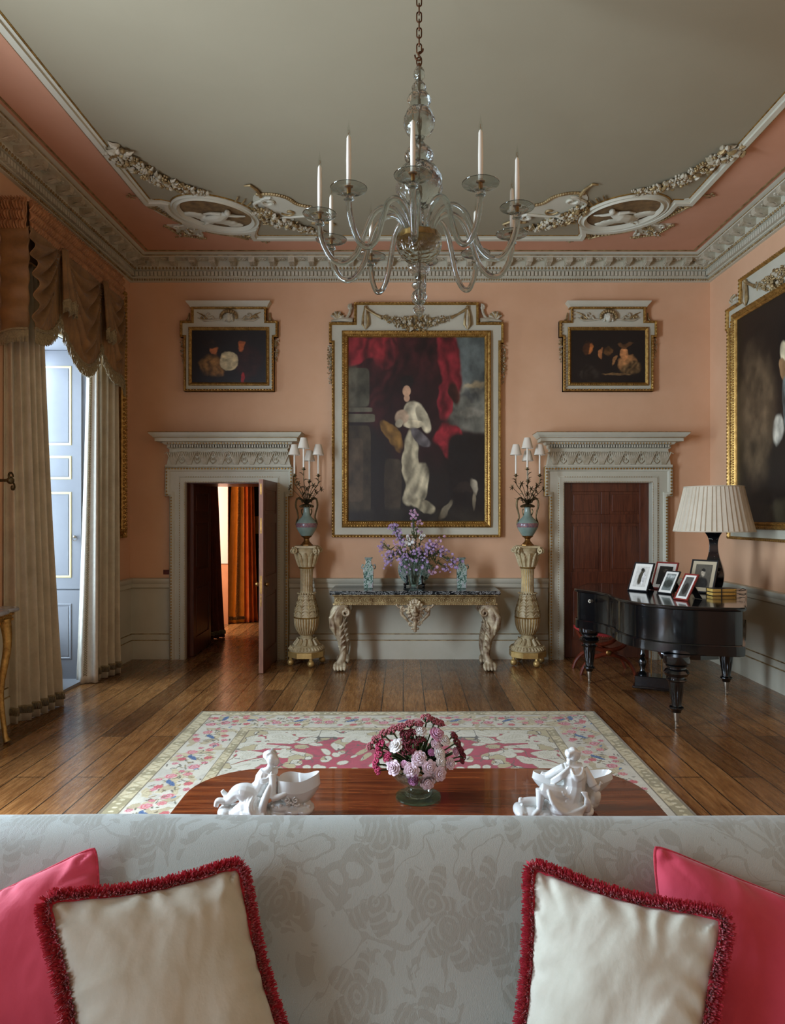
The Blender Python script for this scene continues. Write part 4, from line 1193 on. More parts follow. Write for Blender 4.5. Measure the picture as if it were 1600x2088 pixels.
# ------------------------------------------------------------------ chandelier
def chandelier():
    cx, cy = 0.088, 3.82
    t = thing('chandelier', 'ten-armed glass chandelier with slim electric candles hanging from a bronze chain', 'chandelier', (cx, cy, 3.0))
    Z = lambda yc: CAMZ + (1052 - yc * 0.3256) / 366.5 - 3.0
    K = 0.3256 / 366.5
    def quilt(n, tw):
        return lambda z, a: 0.96 + 0.05 * abs(math.sin(n * a / 2 + tw * z)) + 0.05 * abs(math.sin(n * a / 2 - tw * z))
    def part(name, pr, mat='glass', fl=None, n=32, sm=6):
        pts = cr([(y, r, 0) for y, r in pr], sm) if sm else [Vector((y, r, 0)) for y, r in pr]
        b = MB(); b.lathe([(Z(p.x), max(0.001, p.y * K)) for p in pts], n, flute=fl)
        return b.build(name, M[mat], t, angle=60)
    part('top_baluster', [(415, 12), (440, 30), (480, 35), (505, 18), (522, 30), (545, 46), (565, 42), (576, 24)], 'cutglass')
    part('blown_ball', [(574, 22), (590, 52), (625, 73), (655, 60), (670, 30)], 'quiltglass', quilt(10, 40), 40)
    part('blown_ball', [(672, 30), (695, 70), (760, 96), (820, 82), (862, 38), (880, 20)], 'quiltglass', quilt(12, 30), 48)
    part('blown_ball', [(880, 20), (905, 38), (940, 70), (975, 90), (1005, 78), (1022, 50)], 'quiltglass', quilt(12, 30), 48)
    part('blown_ball', [(1022, 50), (1045, 92), (1100, 130), (1165, 140), (1230, 126), (1285, 75), (1308, 28)], 'quiltglass', quilt(14, 25), 56)
    part('neck', [(1308, 28), (1350, 30), (1400, 40), (1450, 70)], 'cutglass')
    part('bowl', [(1462, 112), (1480, 132), (1530, 137), (1590, 120), (1635, 75), (1652, 25)], 'cutglass', quilt(14, 20), 56)
    b = MB(); b.lathe([(Z(1455), 0.06), (Z(1462), 0.094), (Z(1500), 0.096), (Z(1520), 0.05)], 24); b.build('gilt_plate', M['gilt'], t)
    part('drop', [(1654, 24), (1668, 60), (1690, 68), (1722, 38), (1762, 18), (1775, 40), (1790, 46), (1812, 28)], 'cutglass')
    b = MB(); b.lathe([(Z(y), r * K) for y, r in ((1812, 14), (1830, 40), (1862, 55), (1892, 40), (1912, 20))], 8, cs=0.5); b.build('faceted_ball', M['cutglass'], t, smooth=False)
    b = MB(); b.lathe([(Z(y), r * K) for y, r in ((1912, 20), (1930, 40), (1950, 34), (1985, 8), (2012, 2))], 8); b.build('finial', M['cutglass'], t, smooth=False)
    b = MB(); b.tube([(0, 0, Z(420)), (0, 0, Z(1900))], 0.006, 8); b.build('stem_rod', M['nickel'], t)
    # chain of welded links and S hook
    b = MB()
    z = Z(418)
    b.lathe([(z - 0.004, 0.012), (z + 0.01, 0.014), (z + 0.02, 0.006)], 12)
    def link(zc, h, w, ax, r):
        pts = []
        for k in range(20):
            a = 2 * PI * k / 20
            u = w * math.cos(a); v = (h - w) * (1 if math.sin(a) > 0 else -1) * (abs(math.sin(a)) > 0.01) + w * math.sin(a)
            pts.append((u, 0, zc + v) if ax else (0, u, zc + v))
        b.tube(pts, r, 6, closed=True)
    link(z + 0.03, 0.022, 0.014, True, 0.004)
    s = cr([(0.022, 0, z + 0.10), (0.018, 0, z + 0.085), (0, 0, z + 0.08), (-0.004, 0, z + 0.065), (0.01, 0, z + 0.048), (0.0, 0, z + 0.035), (-0.018, 0, z + 0.045), (-0.024, 0, z + 0.065)], 5)
    b.tube(s, 0.005, 6)
    zz = z + 0.10
    k = 0
    while zz < 1.90:
        link(zz, 0.028, 0.0135, k % 2 == 0, 0.0042)
        zz += 0.044; k += 1
    b.build('chain', M['iron'], t)
    # arm, once, then copied round
    arm = MB()
    pr = [(0.065, 0.30), (0.082, 0.37), (0.135, 0.435), (0.20, 0.447), (0.262, 0.40), (0.305, 0.30), (0.35, 0.185), (0.41, 0.125), (0.475, 0.128), (0.523, 0.19), (0.548, 0.26), (0.553, 0.318)]
    arm.tube([(p.x, 0, p.y) for p in cr([(r, z_, 0) for r, z_ in pr], 6)], 0.0158, 12)
    a0 = arm.build('arm', M['glass'], t)
    c = (0.552, 0, 0.31)
    b = MB(); b.lathe([(0, 0.016), (0.006, 0.026), (0.016, 0.024), (0.022, 0.016), (0.03, 0.03), (0.042, 0.042), (0.05, 0.056)] + [(0.051 + 0.0018 * (i % 2) + 0.0010 * i, 0.058 + 0.004 * i) for i in range(9)] + [(0.0625, 0.092), (0.064, 0.090)] + [(0.0540 + 0.0018 * (i % 2) + 0.0010 * i, 0.058 + 0.004 * i) for i in range(8, -1, -1)] + [(0.052, 0.053), (0.044, 0.040), (0.033, 0.026), (0.03, 0.012)], 32, c)
    bo = b.build('drip_pan', M['glass'], a0, angle=60)
    b = MB(); b.lathe([(0.03, 0.008), (0.045, 0.010), (0.064, 0.011), (0.068, 0.021), (0.074, 0.022), (0.077, 0.014), (0.082, 0.012)], 16, c); b.build('candle_cup', M['brass'], a0)
    b = MB(); b.lathe([(0.077, 0.0115), (0.2, 0.0125), (0.31, 0.0105), (0.318, 0.008), (0.325, 0.004)], 14, c); b.build('candle', M['cream'], a0)
    b = MB(); b.lathe([(0.318, 0.006), (0.33, 0.0095), (0.345, 0.0095), (0.36, 0.006), (0.38, 0.002), (0.40, 0.0006)], 10, c); b.build('flame_bulb', M['bulb'], a0)
    b = MB(); b.tube([(c[0], 0, c[2] + 0.32), (c[0] + 0.003, 0, c[2] + 0.335), (c[0] - 0.003, 0, c[2] + 0.335), (c[0], 0, c[2] + 0.352)], 0.0012, 4); b.build('filament', M['brass'], a0)
    a0.rotation_euler = (0, 0, R(265.6))
    for k in range(1, 10):
        q = dup(a0, t); q.rotation_euler = (0, 0, R(265.6 + 36 * k))
chandelier()
# ------------------------------------------------------------------ console table
def console_table():
    x0, x1, yf = -0.83, 1.095, 7.72
    cx = (x0 + x1) / 2; hw = (x1 - x0) / 2
    t = thing('console_table', 'long carved side table with veined black marble top below the largest painting', 'table', (cx, yf, 0))
    D = YB - 0.07 - yf
    b = MB(); b.box((-hw, 0, 0.862), (hw, D, 0.905)); o = b.build('marble_top', M['marble'], t, smooth=False); bevel(o, 0.006)
    fz = MB()
    A = [(-hw + 0.05, D), (-hw + 0.05, 0.05), (hw - 0.05, 0.05), (hw - 0.05, D)]
    prof = [(0.0, 0.862), (-0.02, 0.86), (-0.024, 0.845), (-0.005, 0.838), (0.0, 0.83), (0.0, 0.765), (-0.016, 0.76), (-0.018, 0.745), (0.0, 0.74), (0.02, 0.74)]
    fz.sweep(A, prof, closed=False)
    fz.box((-hw + 0.06, 0.06, 0.75), (hw - 0.06, D, 0.862))
    fz.beads([(-hw + 0.05, 0.05), (hw - 0.05, 0.05)], 0.024, 0.009, -0.016, 0.752, lambda u, v, h: (u, v, h), False)
    fz.beads([(-hw + 0.05, 0.05), (hw - 0.05, 0.05)], 0.02, 0.007, -0.022, 0.852, lambda u, v, h: (u, v, h), False)
    for k in range(44):       # guilloche
        u = -hw + 0.07 + (2 * hw - 0.14) * (k + 0.5) / 44
        pts = [(u + 0.022 * math.cos(a), 0.046, 0.798 + 0.022 * math.sin(a)) for a in np.linspace(0, 2 * PI, 9)[:-1]]
        fz.tube(pts, 0.0055, 4, closed=True)
        fz.ell((u, 0.046, 0.798), 0.008, None, 6, 4)
    fz.build('frieze', M['giltold'], t)
    def leg(s, back):
        b = MB()
        y0 = 0.09 if not back else D - 0.12
        X = lambda a: s * a
        # scroll knee, S-curved shaft, hairy ankle and paw
        pts = [(0.78, y0, 0.60), (0.775, y0, 0.655), (0.80, y0, 0.70), (0.85, y0, 0.70), (0.885, y0, 0.64), (0.895, y0, 0.54), (0.87, y0, 0.44), (0.835, y0, 0.35), (0.815, y0, 0.26), (0.815, y0 - 0.005, 0.18), (0.83, y0 - 0.015, 0.12), (0.845, y0 - 0.03, 0.07)]
        c = cr([(X(p[0]), p[1], p[2]) for p in pts], 5)
        b.tube(c, [0.012, 0.04, 0.06, 0.075, 0.082, 0.08, 0.066, 0.052, 0.043, 0.038, 0.042, 0.055], 12)
        b.tube([(X(0.775), y0, 0.70), (X(0.83), y0, 0.74), (X(0.87), y0 + 0.01, 0.755)], [0.05, 0.06, 0.05], 8)
        for y_ in (y0 - 0.055, y0 + 0.055):       # volute
            sc = []
            for k in range(22):
                q = k / 21; a = PI / 2 + 2 * PI * 1.4 * q; r = 0.05 * (1 - 0.85 * q)
                sc.append((X(0.785 + r * math.cos(a)), y_, 0.655 + r * math.sin(a)))
            b.tube(sc, 0.013, 6)
        for k in range(5):       # acanthus on the knee
            a = (k - 2) * 0.5
            b.tube([(X(0.87), y0 - 0.06 * math.cos(a), 0.71), (X(0.955 - 0.01 * abs(k - 2)), y0 - 0.07 * math.cos(a) + 0.03 * a, 0.60), (X(0.95 - 0.02 * abs(k - 2)), y0 - 0.05 + 0.035 * a, 0.48), (X(0.90), y0 - 0.03 + 0.03 * a, 0.40)], [0.014, 0.022, 0.018, 0.006], 6)
        for k in range(5):
            b.tube([(X(0.80 - 0.005 * k), y0 - 0.05, 0.56 - 0.07 * k), (X(0.83 + 0.01 * (k % 2)), y0 - 0.07 + 0.01 * k, 0.50 - 0.07 * k), (X(0.845), y0 - 0.055 + 0.008 * k, 0.43 - 0.07 * k)], [0.008, 0.015, 0.004], 5)
        for k in range(8):       # tufts down the back
            z = 0.42 - 0.035 * k
            b.tube([(X(0.855 - 0.006 * k), y0 + 0.01, z), (X(0.895 - 0.008 * k), y0 - 0.005, z - 0.02), (X(0.885 - 0.008 * k), y0, z - 0.05)], [0.012, 0.014, 0.003], 5)
        for k in range(4):       # toes
            u = 0.845 + (k - 1.5) * 0.036
            b.tube([(X(u * 0.5 + 0.42), y0 - 0.02, 0.085), (X(u), y0 - 0.065, 0.065), (X(u), y0 - 0.10, 0.04), (X(u), y0 - 0.115, 0.012)], [0.028, 0.027, 0.024, 0.01], 8)
        b.ell((X(0.845), y0 - 0.02, 0.035), (0.065, 0.06, 0.034), None, 12, 6)
        o = b.build('leg', M['legwood'], t)
        fuse(o, 0.006, 2)
    M['legwood'] = mottled('worn_gilt_wood', rgb(96, 66, 42), rgb(196, 180, 146), 11, 0.5, 0.15, bump=0.5, bscale=70)
    for s in (-1, 1):
        for bk in (False, True): leg(s, bk)
    b = MB()       # lion-like mask pendant, with side scrolls and husk
    mp = lambda u, z, h: (u, 0.04 - h, z)
    b.ell(mp(0, 0.69, 0.02), (0.075, 0.05, 0.095), None, 14, 10)
    b.ell(mp(0, 0.655, 0.07), (0.038, 0.03, 0.034), None, 10, 8); b.ell(mp(0, 0.60, 0.04), (0.034, 0.03, 0.03), None, 10, 8)
    b.tube([mp(0, 0.74, 0.07), mp(0, 0.70, 0.085), mp(0, 0.668, 0.098)], [0.012, 0.014, 0.022], 8)
    for s in (-1, 1):
        b.ell(mp(s * 0.035, 0.72, 0.065), (0.02, 0.014, 0.009), None); b.ell(mp(s * 0.03, 0.74, 0.07), (0.03, 0.014, 0.01), None)
        for k in range(9):
            a = R(95 - k * 24)
            b.tube([mp(s * 0.06 * math.cos(a), 0.69 + 0.08 * math.sin(a), 0.05), mp(s * 0.095 * math.cos(a + 0.2), 0.69 + 0.115 * math.sin(a + 0.2), 0.045), mp(s * 0.11 * math.cos(a), 0.69 + 0.13 * math.sin(a), 0.02)], [0.02, 0.018, 0.004], 6)
        scroll(b, (s * 0.13, 0.70), 0.035, 1.2, R(90), mp, 0.03, 0.016, 0, -s, [(s * 0.185, 0.72), (s * 0.20, 0.755)])
        b.ell(mp(s * 0.205, 0.745, 0.03), 0.016, None)
        b.tube([mp(s * 0.165, 0.69, 0.02), mp(s * 0.15, 0.64, 0.02), mp(s * 0.10, 0.59, 0.03), mp(s * 0.06, 0.54, 0.02)], [0.014, 0.022, 0.018, 0.008], 6)
        scroll(b, (s * 0.05, 0.535), 0.03, 1.1, R(0), mp, 0.03, 0.013, 0, s)
    b.tube([mp(0, 0.58, 0.03), mp(0, 0.52, 0.035), mp(0, 0.47, 0.025)], [0.03, 0.022, 0.02], 8); b.ell(mp(0, 0.455, 0.025), (0.022, 0.02, 0.02), None); b.ell(mp(0, 0.79, 0.03), (0.03, 0.03, 0.035), None)
    for s in (-1, 1): b.ell(mp(s * 0.03, 0.48, 0.025), (0.018, 0.015, 0.015), None)
    fuse(b.build('lion_mask_pendant', M['legwood'], t), 0.0045, 1)
console_table()

# square famille-verte vases
def square_vase(x, label):
    t = thing('square_vase', label, 'vase', (x, 8.02, 0.906), group=None)
    def sq(z, w):
        return z, w
    b = MB()
    prof = [(0, 0.050), (0.012, 0.054), (0.20, 0.062), (0.245, 0.060), (0.275, 0.045), (0.29, 0.034), (0.325, 0.032), (0.345, 0.042), (0.352, 0.052), (0.358, 0.052), (0.356, 0.042), (0.33, 0.028), (0.29, 0.026)]
    b.lathe([(z, r * 1.35) for z, r in prof], 4, cs=0.5)
    o = b.build('body', M['famille'], t, smooth=False); bevel(o, 0.006, 3)
    for s in (-1, 1):
        b = MB()
        b.tube(cr([(s * 0.055, 0, 0.27), (s * 0.078, 0, 0.262), (s * 0.078, 0, 0.235), (s * 0.06, 0, 0.225)], 4), 0.007, 6)
        b.ell((s * 0.07, 0, 0.27), 0.012, None)
        b.build('handle', M['famille'], t)
square_vase(-0.405, 'square green enamelled porcelain vase at the left end of the marble table')
square_vase(0.68, 'square green enamelled porcelain vase at the right end of the marble table')

# porcelain plate on a dark stand behind the flowers
t = thing('porcelain_plate', 'round blue-green porcelain plate propped behind the glass vase of flowers', 'plate', (0.132, 8.22, 1.11))
b = MB(); b.X = Matrix.Rotation(R(78), 4, 'X'); b.lathe([(0.0, 0.001), (0.0, 0.10), (0.01, 0.115), (0.022, 0.192), (0.026, 0.195), (0.018, 0.115), (0.008, 0.10), (0.006, 0.001)], 48)
b.build('dish', M['famille'], t)
t = thing('plate_stand', 'small dark wooden scrolled stand holding the porcelain plate', 'stand', (0.132, 8.2, 0.906))
b = MB()
for s in (-1, 1):
    b.tube(cr([(s * 0.11, 0.06, 0.02), (s * 0.12, -0.02, 0.03), (s * 0.10, -0.07, 0.04), (s * 0.085, -0.06, 0.09), (s * 0.09, -0.02, 0.13)], 4), 0.012, 8)
    for y in (0.06, -0.06): b.ell((s * 0.11, y, 0.012), 0.016, None)
b.tube([(-0.12, -0.03, 0.03), (0.12, -0.03, 0.03)], 0.009, 8); b.tube([(-0.12, 0.05, 0.03), (0.12, 0.05, 0.03)], 0.009, 8)
b.build('stand', M['blacksat'], t)

# flared glass vase with lilac asters
VX, VY = 0.12, 7.93
t = thing('glass_vase', 'flared clear glass vase of lilac flowers in the middle of the marble table', 'vase', (VX, VY, 0.906))
b = MB(); fl = lambda z, a: 1 + 0.04 * math.cos(8 * a)
b.lathe([(0, 0.050), (0.01, 0.055), (0.02, 0.045), (0.12, 0.062), (0.22, 0.085), (0.285, 0.105), (0.285, 0.101), (0.22, 0.081), (0.12, 0.057), (0.03, 0.038), (0.03, 0.001)], 48, flute=fl, cap=False)
b.build('vessel', M['clearglass'], t)
b = MB(); b.lathe([(0.032, 0.036), (0.12, 0.054), (0.16, 0.064)], 24); b.build('water', glass_mat('vase_water', (0.9, 0.94, 0.9, 1), 1.33), t)
LIL = [mottled('lilac_petals', rgb(150, 122, 176), rgb(182, 156, 202), 40, 0.7), mottled('white_petals', rgb(214, 212, 208), rgb(236, 234, 230), 40, 0.7), mottled('mauve_petals', rgb(170, 128, 164), rgb(200, 160, 190), 40, 0.7)]
def daisy(b, c, r, n):
    rot = rot_to(n)
    for k in range(8):
        a = 2 * PI * k / 8 + random.random() * 0.3
        p = Vector(c) + rot @ Vector((r * 0.55 * math.cos(a), r * 0.55 * math.sin(a), random.uniform(-0.1, 0.2) * r))
        b.ell(p, (r * 0.5, r * 0.26, r * 0.12), rot @ Matrix.Rotation(a, 3, 'Z'), 6, 4, 0)
    b.ell(Vector(c) + rot @ Vector((0, 0, r * 0.12)), r * 0.24, None, 6, 4, 1)
stems = [  # tip x, tip z (world), y offset, colour, spread, blooms
    (-0.10, 1.60, 0.0, 0, 0.05, 9), (-0.24, 1.42, 0.02, 0, 0.04, 5), (-0.17, 1.27, -0.05, 0, 0.07, 12), (-0.03, 1.50, -0.04, 0, 0.05, 9), (0.12, 1.76, 0.0, 2, 0.04, 6), (0.16, 1.62, 0.02, 2, 0.05, 6),
    (0.07, 1.46, -0.04, 1, 0.05, 12), (0.21, 1.52, 0.0, 1, 0.02, 4), (0.30, 1.38, -0.03, 0, 0.06, 13), (0.37, 1.42, 0.0, 2, 0.06, 12), (0.44, 1.34, 0.0, 0, 0.05, 9), (0.58, 1.23, -0.02, 0, 0.05, 9), (0.50, 1.14, 0.0, 0, 0.04, 6), (0.35, 1.13, -0.05, 2, 0.04, 4),
    (0.0, 1.27, -0.08, 0, 0.08, 12), (0.16, 1.27, -0.09, 0, 0.08, 14), (-0.06, 1.36, 0.06, 2, 0.06, 8), (0.24, 1.30, 0.05, 0, 0.07, 10)]
for k, (tx, tz, ty, ci, sp, nb) in enumerate(stems):
    col = ('lilac', 'white', 'mauve')[ci]
    base = Vector((VX + random.uniform(-0.02, 0.02), VY, 0.96))
    tip = Vector((tx, VY + ty, tz))
    side = 'left' if tx < 0.02 else ('right' if tx > 0.22 else 'middle')
    t = thing('aster_stem', '%s aster spray in the %s of the tall glass vase' % (col, side), 'flower', base, group='%s aster sprays in the %s of the tall glass vase' % (col, side))
    d = tip - base
    rim = Vector((d.x * 0.28, d.y * 0.3, 0.27)); 
    if abs(rim.x) > 0.08: rim.x = math.copysign(0.08, rim.x)
    b = MB()
    main = cr([(0, 0, 0), tuple(rim), tuple(rim.lerp(d, 0.55) + Vector((0, 0, 0.05 if tz < 1.3 else 0))), tuple(d)], 5)
    b.tube(main, 0.0028, 5)
    fb = MB(); lf = MB()
    for j in range(int(nb * 2.6)):
        q = main[int(len(main) * random.uniform(0.62, 0.9))]
        e = d + Vector((random.gauss(0, sp * 0.7), random.gauss(0, sp * 0.6), random.gauss(0, sp * 0.8)))
        b.tube([q, (q + e) / 2 + Vector((0, 0, 0.012)), e], 0.0014, 4)
        daisy(fb, e, random.uniform(0.012, 0.020), Vector((random.uniform(-0.5, 0.5), -1, random.uniform(-0.2, 0.7))))
    for j in range(26):
        q = main[int(len(main) * random.uniform(0.4, 0.95))]
        e = q + Vector((random.gauss(0, 0.035), random.gauss(0, 0.03), random.gauss(0.01, 0.03)))
        lf.tube([q, (q + e) / 2, e], [0.002, 0.008, 0.001], 4, flat=0.4)
    b.build('stalk', M['greenleaf'], t); lf.build('leaves', M['greenleaf'], t); fb.build('blossoms', [LIL[ci], M['yellow']], t)

# ------------------------------------------------------------------ torcheres (tall pedestals)
M['torch'] = mottled('cream_and_gold_painted_wood', rgb(160, 140, 100), rgb(206, 190, 150), 12, 0.5, bump=0.3, bscale=60)
def torchere(x, label):
    t = thing('torchere_pedestal', label, 'pedestal', (x, 8.1, 0), group=None)
    b = MB()
    b.lathe([(0.10, 0.21), (0.105, 0.222), (0.165, 0.222), (0.17, 0.215), (0.175, 0.10)], 8, cs=0.5); b.build('plinth', M['gilt2'], t, smooth=False)
    for k in range(8):
        a = 2 * PI * (k + 0.5) / 8
        if k % 2: continue
        g = MB(); g.ell((0.19 * math.cos(a), 0.19 * math.sin(a), 0.042), 0.040, None, 12, 8); g.tube([(0.19 * math.cos(a), 0.19 * math.sin(a), 0.07), (0.19 * math.cos(a), 0.19 * math.sin(a), 0.11)], 0.02, 8); g.build('foot', M['gilt2'], t)
    b = MB()
    b.lathe([(0.17, 0.20), (0.185, 0.208), (0.205, 0.20), (0.215, 0.185), (0.23, 0.165), (0.25, 0.13), (0.28, 0.095), (0.31, 0.082), (0.325, 0.085), (0.335, 0.072), (0.35, 0.075)], 40)
    for k in range(34):
        a = 2 * PI * k / 34
        b.tube([(0.185 * math.cos(a), 0.185 * math.sin(a), 0.222), (0.21 * math.cos(a + 0.06), 0.21 * math.sin(a + 0.06), 0.19)], 0.010, 5)
    for k in range(12):
        a = 2 * PI * k / 12
        c_, s_ = math.cos(a), math.sin(a)
        b.tube([(0.15 * c_, 0.15 * s_, 0.235), (0.12 * c_, 0.12 * s_, 0.27), (0.10 * c_, 0.10 * s_, 0.30), (0.115 * c_, 0.115 * s_, 0.32)], [0.02, 0.022, 0.018, 0.006], 6)
    b.build('acanthus_socle', M['torch'], t)
    def flt(n, d): return lambda z, a: 1 - d * (0.5 + 0.5 * math.cos(n * a))
    b = MB(); b.lathe([(z, r) for z, r in [(0.345, 0.072), (0.37, 0.098), (0.41, 0.124), (0.46, 0.142), (0.51, 0.150), (0.555, 0.150)]], 192, flute=flt(26, 0.07))
    b.build('gadrooned_bulb', M['torch'], t, angle=70)
    b = MB()
    for k in range(26):
        a = 2 * PI * (k + 0.0) / 26
        pr = [(0.36, 0.086), (0.41, 0.117), (0.46, 0.135), (0.51, 0.143), (0.55, 0.144)]
        b.tube([(r * math.cos(a), r * math.sin(a), z) for z, r in pr], 0.0045, 4)
    b.lathe([(0.552, 0.150), (0.56, 0.155), (0.568, 0.148)], 40, cap=False)
    b.build('gilding', M['gilt'], t)
    b = MB(); b.lathe([(0.56, 0.145), (0.62, 0.143), (0.70, 0.122), (0.77, 0.10), (0.83, 0.088)], 48)
    for k in range(10):       # upright leaves with curved ribs
        a0 = 2 * PI * k / 10
        rad = lambda z: interp([0.56, 0.62, 0.70, 0.77, 0.83], [0.147, 0.145, 0.124, 0.102, 0.09], z)
        b.tube([(rad(z) * math.cos(a0), rad(z) * math.sin(a0), z) for z in (0.565, 0.62, 0.68, 0.74, 0.82)], 0.006, 5, m=1)
        for j in range(7):
            z = 0.575 + j * 0.034
            for s in (-1, 1):
                pp = []
                for q in (0, 0.5, 1):
                    zz = z + 0.045 * q ** 0.6 * (1 - 0.35 * q)
                    aa = a0 + s * 0.27 * q
                    pp.append(((rad(zz) + 0.001) * math.cos(aa), (rad(zz) + 0.001) * math.sin(aa), zz))
                b.tube(pp, [0.004, 0.0065, 0.003], 5, m=j % 2)
    for k in range(20):
        a = 2 * PI * k / 20
        b.ell((0.102 * math.cos(a), 0.102 * math.sin(a), 0.84), (0.014, 0.014, 0.011), None, 6, 4)
    b.build('leaf_vase', [M['torch'], M['giltold']], t)
    b = MB(); b.lathe([(0.835, 0.092), (0.845, 0.082), (0.86, 0.076), (0.93, 0.072), (1.05, 0.073), (1.12, 0.078), (1.13, 0.086), (1.14, 0.09), (1.15, 0.082)], 168, flute=lambda z, a: (1 - 0.08 * (0.5 + 0.5 * math.cos(20 * a))) if 0.85 < z < 1.125 else 1)
    b.build('fluted_shaft', M['torch'], t, angle=70)
    b = MB()
    for k in range(20):
        a = 2 * PI * k / 20
        b.tube([(r * math.cos(a), r * math.sin(a), z) for z, r in ((0.865, 0.070), (0.93, 0.0665), (1.05, 0.0675), (1.12, 0.072))], 0.004, 4)
    b.lathe([(1.132, 0.088), (1.142, 0.094), (1.15, 0.086)], 40, cap=False)
    b.build('gilding', M['gilt'], t)
    b = MB(); b.lathe([(1.15, 0.08), (1.18, 0.092), (1.25, 0.108), (1.31, 0.122), (1.335, 0.125)], 32)
    for k in range(12):
        a = 2 * PI * k / 12; c_, s_ = math.cos(a), math.sin(a)
        b.tube([(0.085 * c_, 0.085 * s_, 1.16), (0.105 * c_, 0.105 * s_, 1.22), (0.125 * c_, 0.125 * s_, 1.28), (0.15 * c_, 0.15 * s_, 1.315)], [0.018, 0.022, 0.018, 0.008], 6)
        for j in range(3):
            for s in (-1, 1):
                aa = a + s * 0.17; r = 0.10 + 0.012 * j
                b.tube([(r * c_, r * s_, 1.19 + 0.035 * j), ((r + 0.012) * math.cos(aa), (r + 0.012) * math.sin(aa), 1.22 + 0.035 * j)], [0.008, 0.004], 5)
    b.box((-0.125, -0.125, 1.375), (0.125, 0.125, 1.40)); b.lathe([(1.335, 0.13), (1.36, 0.14), (1.376, 0.12)], 32)
    for i in (0, 1):
        for s1 in (-1, 1):
            for s2 in (-1, 1):     # corner volutes
                cx_, cy_ = s1 * 0.135, s2 * 0.135
                dv = Vector((s1, s2, 0)).normalized(); sd = Vector((-dv.y, dv.x, 0))
                pts = []
                for k in range(22):
                    q = k / 21; a = PI / 2 + 2 * PI * 1.35 * q; r = 0.036 * (1 - 0.85 * q)
                    pts.append(Vector((cx_, cy_, 1.345)) + dv * (-r * math.cos(a) * -1) + Vector((0, 0, r * math.sin(a))) + sd * (0.02 * (1 if i else -1)))
                b.tube(pts, 0.011, 6)
    b.build('capital', M['torch'], t)
M['gilt2'] = mottled('pale_gilding', rgb(168, 134, 72), rgb(206, 174, 110), 10, 0.4, 0.5)
torchere(-1.14, 'carved cream and gold pedestal between the open doorway and the marble table')
torchere(1.465, 'carved cream and gold pedestal between the marble table and the closed door')

